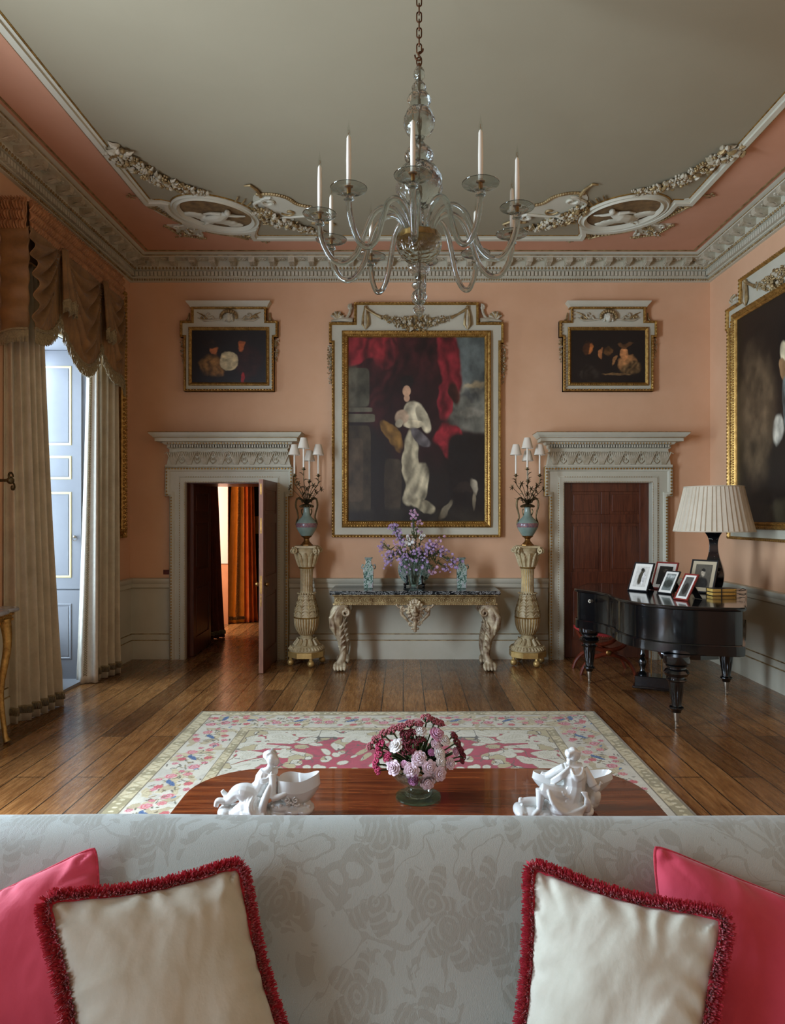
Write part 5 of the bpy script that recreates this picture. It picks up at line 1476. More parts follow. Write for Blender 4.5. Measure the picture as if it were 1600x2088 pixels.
def urn(x, label, k0):
    t = thing('urn_candelabrum', label, 'candelabrum', (x, 8.1, 1.401))
    b = MB(); b.lathe([(0, 0.075), (0.012, 0.075), (0.02, 0.062), (0.035, 0.05), (0.05, 0.036), (0.075, 0.03), (0.09, 0.042), (0.108, 0.066), (0.114, 0.07)], 8, cs=0.5); b.build('foot', M['brass'], t)
    b = MB(); b.lathe([(0.108, 0.055), (0.13, 0.075), (0.18, 0.105), (0.215, 0.122)], 40); b.lathe([(0.262, 0.122), (0.30, 0.098), (0.335, 0.062), (0.36, 0.045), (0.40, 0.038), (0.44, 0.036), (0.46, 0.045)], 40); b.build('porcelain_body', M['celadon'], t)
    b = MB(); b.lathe([(0.213, 0.121), (0.23, 0.126), (0.25, 0.126), (0.264, 0.122)], 40, cap=False); b.build('painted_band', M['bandpink'], t)
    b = MB(); b.lathe([(0.452, 0.044), (0.458, 0.07), (0.472, 0.076), (0.482, 0.066), (0.488, 0.04)], 24)
    for k in range(14):
        a = 2 * PI * k / 14; b.ell((0.072 * math.cos(a), 0.072 * math.sin(a), 0.462), 0.015, None, 6, 4)
    b.build('neck_mount', M['bronze'], t)
    for s in (-1, 1):
        b = MB()
        b.tube(cr([(s * 0.05, 0, 0.50), (s * 0.075, 0, 0.56), (s * 0.115, 0, 0.545), (s * 0.127, 0, 0.47), (s * 0.108, 0, 0.39), (s * 0.10, 0, 0.33), (s * 0.118, 0, 0.28), (s * 0.125, 0, 0.24)], 5), [0.006, 0.009, 0.011, 0.011, 0.009, 0.009, 0.010, 0.006], 8)
        b.tube(cr([(s * 0.045, 0, 0.35), (s * 0.06, 0, 0.40), (s * 0.05, 0, 0.435)], 4), 0.008, 6)
        b.build('handle', M['bronze'], t)
    b = MB()
    tips = [(-0.14, -0.02, 0.83), (0.14, -0.02, 0.83), (-0.02, -0.10, 0.90), (0.02, 0.10, 0.77)]
    random.seed(40 + k0)
    def lily(c, d, r=0.026):
        rot = rot_to(d)
        for g in range(6):
            a = g * PI / 3
            p0 = Vector(c)
            p1 = p0 + rot @ Vector((r * 0.5 * math.cos(a), r * 0.5 * math.sin(a), r * 0.5)); p2 = p0 + rot @ Vector((r * 1.2 * math.cos(a), r * 1.2 * math.sin(a), r * 0.6))
            b.tube([p0, p1, p2], [0.004, 0.009, 0.002], 5, flat=0.5)
    for tp in tips:
        m = Vector((tp[0] * 0.45, tp[1] * 0.5, 0.62)); e = Vector((tp[0], tp[1], tp[2] - 0.02))
        q = cr([(0, 0, 0.47), tuple(m), (tp[0] * 0.95, tp[1], 0.72 if tp[2] < 0.88 else 0.76), tuple(e)], 5)
        b.tube(q, 0.005, 6)
        lily(e, (0, 0, 1), 0.028)
        b.lathe([(0, 0.01), (0.012, 0.022), (0.016, 0.022), (0.018, 0.012), (0.035, 0.014)], 12, tuple(e))
        for j in (4, 7, 10, 12):
            p = q[min(j, len(q) - 1)]
            a = random.uniform(0, 2 * PI); o = Vector((math.cos(a), math.sin(a) - 0.3, random.uniform(0, 1))).normalized()
            b.tube([p, p + o * 0.03 + Vector((0, 0, 0.015)), p + o * 0.07], [0.003, 0.011, 0.002], 5, flat=0.5)
    for (x_, y_, z_) in ((-0.18, -0.04, 0.68), (-0.08, -0.08, 0.72), (0.02, -0.12, 0.66), (0.09, -0.09, 0.70), (0.17, -0.03, 0.66), (-0.02, -0.10, 0.60), (0.1, 0.03, 0.63), (0.05, -0.1, 0.58)):
        b.tube(cr([(0, 0, 0.47), (x_ * 0.5, y_ * 0.5, z_ - 0.09), (x_, y_, z_)], 4), 0.0035, 5)
        lily((x_, y_, z_), (x_, y_ - 0.1, 0.05), 0.034)
    for j in range(16):
        a = 2 * PI * j / 16
        L_ = random.uniform(0.09, 0.17)
        b.tube([(0, 0, 0.47), (0.4 * L_ * math.cos(a), 0.4 * L_ * math.sin(a), 0.53), (L_ * math.cos(a), L_ * math.sin(a), 0.56)], [0.004, 0.012, 0.002], 5, flat=0.4)
    b.build('bronze_lily_branches', M['bronze'], t)
    for i, tp in enumerate(tips):
        c = (tp[0], tp[1], tp[2])
        b = MB(); b.lathe([(0, 0.0105), (0.30 - 0.04, 0.0105)], 14, c); cd = b.build('candle', M['cream'], t)
        b = MB(); b.lathe([(0.235, 0.069), (0.36, 0.036), (0.36, 0.0345), (0.236, 0.0675)], 28, c, cap=False)
        b.build('lamp_shade', M['shadewhite'], t)
urn(-1.14, 'porcelain urn with bronze lilies and four shaded candles on the left pedestal', 0)
urn(1.465, 'porcelain urn with bronze lilies and four shaded candles on the right pedestal', 1)
# ------------------------------------------------------------------ grand piano
def piano():
    t = thing('grand_piano', 'black lacquered grand piano with fluted turned legs by the right wall', 'piano', (2.62, 6.6, 0))
    inv = Vector(t.location)
    g = lambda x, y, z=0: Vector((x, y, z)) - inv
    key = [(3.50, 7.06), (3.42, 7.12), (2.18, 7.70), (2.10, 7.68)]
    out = [(2.79, 5.62), (3.50, 7.02), (3.47, 7.08), (2.16, 7.70), (2.05, 7.66)] + \
          [(p.x, p.y) for p in cr([(1.80, 7.16, 0), (1.785, 7.06, 0), (1.84, 6.97, 0), (1.935, 6.80, 0), (1.99, 6.58, 0), (1.975, 6.36, 0), (1.99, 6.16, 0), (2.06, 5.95, 0), (2.19, 5.79, 0), (2.36, 5.69, 0), (2.56, 5.63, 0), (2.74, 5.60, 0)], 4)]
    L = [(p[0] - inv.x, p[1] - inv.y) for p in out]
    b = MB()
    b.sweep(L, [(0.0, 0.60), (0.0, 0.685), (0.012, 0.69), (0.012, 0.965), (0.03, 0.972)])
    b.sweep(L, [(-0.0, 0.60), (-0.008, 0.605), (-0.008, 0.68), (0.0, 0.688)])
    b.prism(L, 0.598, 0.604)
    b.build('case', M['black'], t)
    b = MB(); b.sweep(L, [(0.012, 0.972), (-0.012, 0.972), (-0.016, 0.98), (-0.016, 0.992), (-0.008, 0.998), (0.01, 1.0)]); b.prism(L, 0.975, 0.9995)
    b.build('lid', M['black'], t)
    b = MB(); p0 = g(1.885, 6.865, 0.90); b.tube([p0, p0 + Vector((-0.03, -0.02, 0))], 0.018, 12); b.tube([p0 + Vector((-0.03, -0.02, 0)), p0 + Vector((-0.04, -0.027, 0))], 0.009, 8); b.build('lid_prop_knob', M['nickel'], t)
    def leg(x, y):
        o = bpy.data.objects.new('leg', None)
        b = MB(); c = tuple(g(x, y, 0))
        ff = lambda z, a: (1 - 0.10 * (0.5 + 0.5 * math.cos(10 * a)) ** 3) if 0.145 < z < 0.37 else 1
        pr = [(0.125, 0.024), (0.13, 0.036), (0.15, 0.04), (0.165, 0.057), (0.175, 0.057), (0.185, 0.042), (0.20, 0.040), (0.36, 0.062), (0.385, 0.065), (0.39, 0.077), (0.40, 0.082), (0.408, 0.077), (0.41, 0.062), (0.425, 0.062), (0.435, 0.088), (0.46, 0.102), (0.485, 0.088), (0.492, 0.072), (0.505, 0.072), (0.51, 0.084), (0.52, 0.086), (0.53, 0.075), (0.535, 0.10), (0.55, 0.105), (0.60, 0.105)]
        dense = []
        for (z0_, r0_), (z1_, r1_) in zip(pr[:-1], pr[1:]):
            n_ = 4 if z1_ - z0_ > 0.05 else 1
            for q in range(n_): dense.append((lerp(z0_, z1_, q / n_), lerp(r0_, r1_, q / n_)))
        dense.append(pr[-1])
        ff = lambda z, a: (1 - 0.13 * (0.5 + 0.5 * math.cos(10 * a)) ** 2) if 0.205 < z < 0.36 else 1
        b.lathe(dense, 80, c, flute=ff)
        lg = b.build('leg', M['black'], t)
        b = MB(); b.lathe([(0.055, 0.017), (0.12, 0.026), (0.126, 0.026)], 16, c); b.lathe([(0.0, 0.012), (0.05, 0.014), (0.056, 0.02)], 12, c)
        w = Vector(c) + Vector((0.0, 0, 0.017)); b.tube([w + Vector((-0.009, 0, 0)), w + Vector((0.009, 0, 0))], 0.017, 12)
        b.build('caster', M['nickel'], lg)
    leg(1.945, 7.18); leg(2.255, 5.61 + 0.06); leg(3.16, 6.72)
    b = MB(); b.prism([(p[0] - inv.x, p[1] - inv.y) for p in ((2.15, 5.72), (2.45, 5.66), (2.62, 5.70), (2.7, 6.2), (2.3, 6.3))], 0.56, 0.60); b.build('leg_block', M['black'], t, smooth=False)
    # pedal lyre
    ly = MB()
    C_ = g(2.555, 6.93, 0)
    ux = Vector((0.91, -0.42, 0)); uy = Vector((0.42, 0.91, 0))
    def P(a, d, z): return C_ + ux * a + uy * d + Vector((0, 0, z))
    poly = [P(-0.20, -0.10, 0), P(0.20, -0.10, 0), P(0.20, 0.10, 0), P(-0.20, 0.10, 0)]
    ly.prism([(p.x, p.y) for p in poly], 0.035, 0.14); poly = [P(-0.22, -0.12, 0), P(0.22, -0.12, 0), P(0.22, 0.12, 0), P(-0.22, 0.12, 0)]; ly.prism([(p.x, p.y) for p in poly], 0.02, 0.04)
    lo = ly.build('pedal_box', M['black'], t, smooth=False); bevel(lo, 0.006)
    for s in (-1, 1):
        b = MB(); c = tuple(P(s * 0.135, 0, 0)); b.lathe([(0.14, 0.042), (0.155, 0.045), (0.17, 0.03), (0.20, 0.022), (0.24, 0.038), (0.27, 0.042), (0.30, 0.03), (0.315, 0.018), (0.34, 0.03), (0.36, 0.022), (0.42, 0.022), (0.55, 0.026), (0.60, 0.03)], 20, c); b.build('lyre_column', M['black'], lo)
    for s, m in ((-0.05, 'brass'), (0.05, 'brass')):
        b = MB(); b.tube([P(s, 0, 0.13), P(s, 0, 0.60)], 0.006, 8); b.tube([P(s * 1.2, 0.08, 0.05), P(s * 1.2, 0.2, 0.04)], [0.012, 0.02], 8, flat=0.5); b.build('pedal_rod', M[m], lo)
piano()

# red leather X-frame stool behind the piano
t = thing('piano_stool', 'red studded leather stool with curved mahogany X-frame half hidden behind the piano', 'stool', (2.25, 7.72, 0))
b = MB()
for y in (-0.17, 0.17):
    for s in (-1, 1):
        pts = cr([(s * 0.30, y, 0.0), (s * 0.26, y, 0.10), (s * 0.16, y, 0.19), (0, y, 0.235)], 5); b.tube(pts, [0.018, 0.022, 0.024, 0.026], 8)
        pts = cr([(0, y, 0.265), (-s * 0.14, y, 0.30), (-s * 0.22, y, 0.38), (-s * 0.27, y, 0.48)], 5); b.tube(pts, [0.026, 0.024, 0.022, 0.022], 8)
b.tube([(0, -0.17, 0.25), (0, 0.17, 0.25)], 0.014, 8)
for s in (-1, 1): b.tube([(s * 0.27, -0.17, 0.48), (s * 0.27, 0.17, 0.48)], 0.018, 8)
b.build('frame', M['mahog2'], t)
for y in (-0.2, 0.2):
    g = MB(); g.ell((0, y, 0.25), (0.03, 0.012, 0.03), None, 12, 8); g.build('boss', M['brass'], t)
b = MB()
b.grid(lambda u, v: ((u - 0.5) * 0.58, (v - 0.5) * 0.38, 0.50 - 0.05 * math.sin(PI * u)), 16, 6); b.grid(lambda u, v: ((u - 0.5) * 0.58, (v - 0.5) * 0.38, 0.465 - 0.05 * math.sin(PI * u)), 16, 6)
for s in (-1, 1):
    b.grid(lambda u, v: ((u - 0.5) * 0.58, s * 0.19, 0.465 + 0.035 * v - 0.05 * math.sin(PI * u)), 16, 1); b.grid(lambda u, v: (s * 0.29, (u - 0.5) * 0.38, 0.465 + 0.035 * v), 4, 1)
b.build('seat', M['red'], t)
b = MB()
for k in range(24): b.ell(((k / 23 - 0.5) * 0.56, -0.193, 0.47 - 0.05 * math.sin(PI * k / 23)), 0.006, None, 6, 4)
b.build('stud_trim', M['brass'], t)

# framed photographs on the piano lid
def easel_frame(name, x, y, w, h, lean, rz, fw, mat, label, bg, blobs, mount, rot=0.0):
    """lean: backward tilt; rz: facing"""
    t = thing(name, label, 'picture frame', (x, y, 1.0015), R(rz), 'framed photographs on the piano' if False else None)
    T = Matrix.Rotation(R(-lean), 4, 'X')
    b = MB(); b.X = T
    pth = [(-w / 2, 0.0), (w / 2, 0.0), (w / 2, h), (-w / 2, h)]
    mp = lambda u, z, d: (u, -d, z)
    b.sweep(pth, [(0, -0.006), (0, 0.008), (0.003, 0.011), (fw - 0.003, 0.011), (fw, 0.007), (fw, 0.0)], mp); b.box((-w / 2, 0.0, 0.0), (w / 2, 0.006, h))
    b.build('frame', mat, t)
    b = MB(); b.X = T; b.box((-w / 2 + fw - 0.001, -0.004, fw - 0.001), (w / 2 - fw + 0.001, 0.0, h - fw + 0.001)); b.build('mount', mount, t, smooth=False)
    m = fw + min(w, h) * 0.13
    mq = lambda u, z, d: T @ Vector((u, -d, z))
    canvas(t, mq, -w / 2 + m, w / 2 - m, m * 1.1, h - m, 0.0052, 44, bg, blobs, 3, 'photograph', 'photo')
    b = MB(); top = T @ Vector((0, 0.01, h * 0.72)); by = top.y + h * 0.42
    b.add([(-0.03, top.y, top.z), (0.03, top.y, top.z), (0.04, by, 0.001), (-0.04, by, 0.001), (-0.03, top.y + 0.004, top.z), (0.03, top.y + 0.004, top.z), (0.04, by + 0.004, 0.001), (-0.04, by + 0.004, 0.001)],
          [(0, 1, 2, 3), (4, 7, 6, 5), (0, 4, 5, 1), (3, 2, 6, 7), (0, 3, 7, 4), (1, 5, 6, 2)])
    b.build('easel_back', M['blacksat'], t, smooth=False)
    return t
GR = (60, 58, 52)
pf = 'photo_frame'
RED = mottled('red_leather_frame', rgb(120, 36, 30), rgb(146, 50, 40), 20, 0.4)
def p_on(x, yv): 
    d = 1400 * 0.75 / (yv - 1052); return ((x - 822) / 1400 * d, d)
x, y = p_on(1299, 1206); easel_frame(pf, x, y, 0.22, 0.31, 27, -51, 0.014, M['blacksat'], 'black framed photograph with white mount, leftmost on the piano', (216, 212, 200), [(0.5, 0.5, 0.2, 0.4, 8, (70, 64, 50), 0.3), (0.7, 0.55, 0.12, 0.3, 0, (225, 222, 215), 0.3), (0.5, 0.16, 0.14, 0.07, 0, (30, 26, 22), 0.3)], M['paper'])
x, y = p_on(1348, 1202); easel_frame(pf, x, y, 0.24, 0.30, 26, -50, 0.016, RED, 'red leather framed photograph standing behind the others, second from left', (40, 36, 32), [(0.35, 0.7, 0.4, 0.4, 0, (24, 22, 20), 0.4), (0.5, 0.25, 0.2, 0.1, 0, (96, 90, 78), 0.4)], M['paper'])
x, y = p_on(1354, 1211); easel_frame(pf, x, y, 0.17, 0.25, 32, -61, 0.011, M['blacksat'], 'small narrow black frame in front of the red leather one', (120, 128, 122), [(0.5, 0.6, 0.5, 0.25, 0, (60, 66, 60), 0.5), (0.5, 0.15, 0.5, 0.1, 0, (178, 182, 176), 0.5)], M['paper'])
x, y = p_on(1387, 1224); easel_frame(pf, x, y, 0.15, 0.27, 34, -63, 0.014, RED, 'small red edged frame leaning nearest the front of the piano', (96, 94, 88), [(0.5, 0.6, 0.3, 0.3, 0, (48, 46, 42), 0.4)], M['paper'])
x, y = p_on(1426, 1209); easel_frame(pf, x, y, 0.26, 0.345, 25, -46, 0.016, M['blacksat'], 'largest black framed portrait photograph leaning against the lamp', (96, 90, 78), [(0.5, 0.85, 0.38, 0.28, 0, (34, 34, 34), 0.2), (0.5, 0.38, 0.11, 0.15, 0, (186, 174, 152), 0.25), (0.5, 0.24, 0.12, 0.07, 0, (26, 24, 24), 0.3)], plain('buff_mount', rgb(186, 172, 142), 0.7))

# lacquer table lamp with pleated shade
t = thing('table_lamp', 'black lacquer table lamp with wide pleated cream shade on the piano', 'lamp', (3.15, 6.97, 1.001))
def lamp_body():
    b = MB()
    pr = [(0, 0.085), (0.02, 0.09), (0.06, 0.105), (0.13, 0.115), (0.20, 0.10), (0.28, 0.068), (0.35, 0.050), (0.42, 0.048), (0.47, 0.062), (0.51, 0.092), (0.53, 0.10), (0.54, 0.02)]
    b.lathe([(p.x * 1.14, p.y * 1.2) for p in cr([(z, r, 0) for z, r in pr], 3)], 4, cs=0.2)
    o = b.build('vase_base', M['lacquerflower'], t, angle=60); bevel(o, 0.008, 3)
lamp_body()
b = MB(); b.tube([(0, 0, 0.58), (0, 0, 0.95)], 0.008, 8); b.build('stem', M['brass'], t)
b = MB()
n = 46
def pl(z, a):
    k = (a / (2 * PI) * n) % 1
    return 1 + 0.035 * k
b.lathe([(0.595, 0.376), (0.745, 0.340), (0.895, 0.306), (1.043, 0.274)], n * 6, flute=pl, cap=False)
o = b.build('pleated_shade', M['shade'], t, angle=20)
b = MB()
for z, r in ((0.595, 0.384), (1.043, 0.282)): b.tube([(r * math.cos(a), r * math.sin(a), z) for a in np.linspace(0, 2 * PI, 60, endpoint=False)], 0.006, 6, closed=True)
b.build('shade_binding', M['shade'], t)

# two small books tied with a dark ribbon
for k, z in enumerate((0.0, 0.034)):
    t = thing('small_book', ('lower' if k == 0 else 'upper') + ' of two small dark books with yellow page edges beside the lamp', 'book', (3.01, 6.50, 1.0015 + z), R(4))
    b = MB(); b.box((-0.12, -0.06, 0.0), (0.12, 0.06, 0.003)); b.box((-0.12, -0.06, 0.029), (0.12, 0.06, 0.032)); b.box((-0.12, 0.057, 0.0), (0.12, 0.06, 0.032)); b.build('cover', M['blacksat'], t, smooth=False)
    b = MB(); b.box((-0.115, -0.058, 0.003), (0.115, 0.056, 0.029)); b.build('pages', M['yellow'], t, smooth=False)
    b = MB(); b.tube(cr([(0.10, -0.061, 0.016), (0.14, -0.07, 0.02), (0.18, -0.05, 0.03 if k else 0.012), (0.20, -0.07, 0.02), (0.17, -0.09, 0.008 if not k else 0.016), (0.13, -0.07, 0.012)], 4), 0.003, 5); b.box((-0.035, -0.063, -0.0005), (-0.025, 0.062, 0.0335)); b.build('ribbon_tie', M['blacksat'], t)
# ------------------------------------------------------------------ needlework rug
def rug():
    x0, x1, y0, y1 = -1.80, 1.71, 2.30, 6.125
    nx, ny = 740, 500
    X, Y = np.meshgrid(np.linspace(x0, x1, nx + 1), np.linspace(y0, y1, ny + 1))
    r_ = np.random.default_rng(11)
    def fbm(x, y, sc, oc=4, seed=0):
        rr = np.random.default_rng(seed); o = np.zeros_like(x)
        for k in range(oc):
            s = sc * 2 ** k
            g = rr.random((int(8 * s) + 4, int(8 * s) + 4))
            a = (x + 4) * s * 0.5; b_ = (y + 0) * s * 0.5
            xi, yi = a.astype(int) % (g.shape[1] - 1), b_.astype(int) % (g.shape[0] - 1); fx, fy = a % 1, b_ % 1
            fx = fx * fx * (3 - 2 * fx); fy = fy * fy * (3 - 2 * fy)
            o += ((g[yi, xi] * (1 - fx) + g[yi, xi + 1] * fx) * (1 - fy) + (g[yi + 1, xi] * (1 - fx) + g[yi + 1, xi + 1] * fx) * fy - 0.5) / 2 ** k
        return o
    def L3(c): return np.array([lin(v) for v in c])
    C = np.zeros(X.shape + (3,))
    e = np.minimum(np.minimum(X - x0, x1 - X), np.minimum(y1 - Y, Y - y0))
    vert = (np.minimum(X - x0, x1 - X) < np.minimum(y1 - Y, Y - y0))
    S = np.where(vert, Y, X)
    ground, tan, tan2, dark = L3((204, 198, 176)), L3((166, 152, 112)), L3((196, 182, 140)), L3((96, 82, 60))
    red, cream, green = L3((172, 46, 64)), L3((208, 204, 182)), L3((104, 100, 74))
    def put(mask, col, a=1.0): C[mask] = C[mask] * (1 - a) + col * a
    C[:] = ground
    put(fbm(X, Y, 9, 3, 5) > 0.16, L3((190, 184, 164)))
    # bouquets in the pale border
    def blob(cx, cy, rx, ry, col, ang=0.0, pet=0, seed=0, inner=None):
        R_ = max(rx, ry) * 1.3
        i0, i1 = np.searchsorted(Y[:, 0], (cy - R_, cy + R_)); j0, j1 = np.searchsorted(X[0], (cx - R_, cx + R_))
        if i1 <= i0 or j1 <= j0: return
        xs, ys = X[i0:i1, j0:j1] - cx, Y[i0:i1, j0:j1] - cy
        u = (xs * math.cos(ang) + ys * math.sin(ang)) / rx; v = (-xs * math.sin(ang) + ys * math.cos(ang)) / ry
        d = np.hypot(u, v); th = np.arctan2(v, u)
        lim = 1 - (0.22 * np.abs(np.sin(th * pet / 2 + seed)) if pet else 0)
        m = d < lim
        sub = C[i0:i1, j0:j1]
        sub[m] = col
        if inner is not None:
            sub[m & ((np.sin(d * 13 + np.sin(th * 3 + seed)) > 0.35))] = inner
        C[i0:i1, j0:j1] = sub
    pink, rose, coral, blue, lb = L3((206, 150, 150)), L3((178, 64, 72)), L3((196, 92, 84)), L3((24, 62, 112)), L3((70, 110, 150))
    def bouquet(cx, cy, a, seed):
        q = np.random.default_rng(seed)
        ca, sa = math.cos(a), math.sin(a)
        T = lambda s, d: (cx + s * ca - d * sa, cy + s * sa + d * ca)
        for k in range(11):
            s, d = q.uniform(-0.24, 0.24), q.uniform(-0.15, 0.15); p = T(s, d)
            blob(*p, q.uniform(0.05, 0.11), q.uniform(0.02, 0.04), (tan2, L3((176, 160, 122)))[k % 2], q.uniform(0, 3), 6, k, L3((180, 166, 128)))
        for k in range(46):
            s, d = q.normal(0, 0.13), q.normal(0, 0.08); p = T(s, d)
            blob(*p, q.uniform(0.012, 0.03), 0.006, (green, dark, L3((140, 120, 70)))[k % 3], q.uniform(0, 3))
        for s, d, r, c1, c2 in ((-0.17, -0.04, 0.05, pink, rose), (0.02, -0.09, 0.035, coral, rose), (0.13, 0.05, 0.048, pink, coral), (-0.04, 0.085, 0.036, rose, coral), (0.17, -0.06, 0.035, coral, pink), (-0.10, 0.10, 0.028, pink, rose), (-0.08, -0.11, 0.028, rose, pink), (0.06, 0.12, 0.028, pink, rose), (0.22, 0.02, 0.025, rose, pink)):
            p = T(s + q.normal(0, 0.012), d + q.normal(0, 0.01)); blob(*p, r * 1.05, r * 0.95, c1, q.uniform(0, 3), 7, seed + s * 30, c2)
        for s, d in ((0.0, 0.0), (0.03, 0.03)):
            p = T(s, d); blob(*p, 0.05, 0.02, blue, a + 0.5, 3, 1, lb)
        p = T(0.26, -0.08); blob(*p, 0.022, 0.008, lb, 1.0)
    k = 0
    for yy in np.arange(5.82 - 0.42, 2.6, -0.47):
        bouquet(x0 + 0.30, yy, R(90) * 1.0, k); bouquet(x1 - 0.30, yy, R(90), 50 + k); k += 1
    for xx in np.arange(-1.33, 1.35, 0.44):
        bouquet(xx, y1 - 0.30, 0, 100 + k); k += 1
    for sx in (x0 + 0.28, x1 - 0.28): bouquet(sx, y1 - 0.25, R(45), 180 + int(sx * 3))
    # tan guard bands
    def band(a, c):
        m = (e >= a) & (e < c); put(m, tan2)
        w = (e - a) / (c - a)
        wave = np.sin(S * 2 * PI / 0.11) * 0.28 + 0.5
        put(m & (np.abs(w - wave) < 0.09), L3((164, 150, 108)))
        put(m & (fbm(X, Y, 22, 2, 9) > 0.12), L3((150, 138, 96)))
        put(m & (np.hypot(((S / 0.055) % 1) - 0.5, (w - 0.5) * 1.4) < 0.2), L3((206, 196, 158)))
        put(m & ((w < 0.09) | (w > 0.91)), L3((112, 98, 66)))
    band(0.02, 0.135); put(e < 0.02, L3((120, 104, 74)))
    band(0.475, 0.555)
    # field: crimson with cream scalloped scrolls and tan foliage, mirrored about the middle
    cxm = (x0 + x1) / 2
    A = np.abs(X - cxm); B = np.abs(Y - (y0 + y1) / 2)
    wx, wy = fbm(A, B, 5, 2, 21) * 0.22, fbm(A, B, 5, 2, 22) * 0.22
    # scalloped lobes: union of circles on a warped lattice
    sc = 0.115
    gx, gy = (A + wx) / sc, (B + wy) / sc
    cell = np.full(X.shape, 9.0)
    rr = np.random.default_rng(33); jit = rr.random((64, 64, 3))
    for di in (-1, 0, 1):
        for dj in (-1, 0, 1):
            ix, iy = (np.floor(gx) + di).astype(int), (np.floor(gy) + dj).astype(int)
            J = jit[iy % 64, ix % 64]
            d = np.hypot(gx - ix - J[..., 0], gy - iy - J[..., 1]) / (0.42 + 0.4 * J[..., 2])
            cell = np.minimum(cell, d)
    dens = fbm(A, B, 3, 2, 40) + 0.9 * np.clip(0.30 - (e - 0.555), 0, 0.3) * 1.6
    f = e >= 0.555
    put(f, red)
    put(f & (fbm(X, Y, 30, 2, 2) > 0.15), L3((160, 40, 58)))
    th = 0.96 + dens * 1.0
    put(f & (cell < th), L3((150, 128, 88)))
    put(f & (cell < th - 0.07), cream)
    put(f & (cell < th - 0.5) & (np.sin(cell * 26) > 0.2), L3((186, 180, 152)))
    leaf = fbm(A, B, 11, 3, 50)
    put(f & (leaf > 0.20) & (cell < th), L3((178, 164, 120)))
    put(f & (np.abs(leaf - 0.20) < 0.012), L3((84, 72, 52)))
    put(f & (np.abs(fbm(A, B, 7, 2, 51)) < 0.006), L3((80, 72, 56)))
    g = (0.93 + 0.14 * r_.random(X.shape))
    C *= g[..., None]
    Z = 0.011 + 0.003 * fbm(X, Y, 3, 2, 3)
    Z[e < 0.008] = 0.001
    Xw = X + 0.012 * fbm(X, Y, 1.5, 2, 4)
    P_ = np.stack([Xw, Y + 0.008 * fbm(X, Y, 1.5, 2, 6), Z], -1)
    o = grid_mesh('needlework_rug', P_, np.clip(C, 0, 1), M['rug'])
    tag(o, 'large floral needlework rug with crimson field and cream border on the oak floor', 'rug')
rug()

# ------------------------------------------------------------------ coffee table
def rrect(x0, x1, y0, y1, r, n=10):
    pts = []
    for cx_, cy_, a in ((x1 - r, y1 - r, 0), (x0 + r, y1 - r, 90), (x0 + r, y0 + r, 180), (x1 - r, y0 + r, 270)):
        for k in range(n + 1):
            q = R(a + 90 * k / n); pts.append((cx_ + r * math.cos(q), cy_ + r * math.sin(q)))
    return pts
t = thing('coffee_table', 'polished mahogany table with rounded corners behind the sofa', 'table', (0.062, 2.93, 0))
b = MB(); pl_ = rrect(-1.042, 1.042, -0.47, 0.475, 0.32)
b.prism(pl_, 0.478, 0.4985)
b.sweep(pl_, [(0.002, 0.478), (-0.003, 0.484), (-0.004, 0.491), (0.0, 0.497), (0.004, 0.4995), (0.02, 0.5)]); b.prism(rrect(-1.03, 1.03, -0.458, 0.463, 0.31), 0.49, 0.5)
b.build('tabletop', M['tabletop'], t, angle=30)
b = MB(); b.sweep(rrect(-0.85, 0.85, -0.34, 0.34, 0.03, 3), [(0, 0.40), (0, 0.478), (0.02, 0.478), (0.02, 0.40), (0, 0.40)]); b.build('apron', M['mahog2'], t)
for sx in (-1, 1):
    for sy in (-1, 1):
        b = MB(); b.lathe([(0.013, 0.015), (0.05, 0.022), (0.30, 0.03), (0.36, 0.026), (0.38, 0.036), (0.40, 0.036), (0.478, 0.036)], 16, (sx * 0.81, sy * 0.30, 0)); b.build('leg', M['mahog2'], t)

# ------------------------------------------------------------------ white porcelain figures with shell bowls
def shell_bowl(b_, c, rx, ry, h, spouts, th=0.006, tilt=0):
    n, k = 64, 18
    def pt(i, j, off):
        a = 2 * PI * i / n; q = j / k
        lobe = 1 + 0.10 * math.cos(spouts * a) + 0.05 * math.cos(2 * a)
        r = (0.28 + 0.72 * q ** 0.6) * (1 + (lobe - 1) * q * q * (3 - 2 * q)) - off
        z = h * (q ** 1.5) * (1 + 0.10 * q * math.cos(spouts * a) + 0.06 * q * math.cos(2 * a)) + off * 0.7
        return (c[0] + rx * r * math.cos(a), c[1] + ry * r * math.sin(a), c[2] + z + tilt * q * math.cos(a))
    for off in (0.0, th / rx):
        v = [pt(i, j, off) for j in range(k + 1) for i in range(n)]
        f = [(j * n + i, j * n + (i + 1) % n, (j + 1) * n + (i + 1) % n, (j + 1) * n + i) for j in range(k) for i in range(n)]
        f.append(tuple(range(n)))
        b_.add(v, f)
    v = [pt(i, k, o_) for o_ in (0, th / rx) for i in range(n)]
    b_.add(v, [(i, (i + 1) % n, n + (i + 1) % n, n + i) for i in range(n)])
S_ = 0.00205
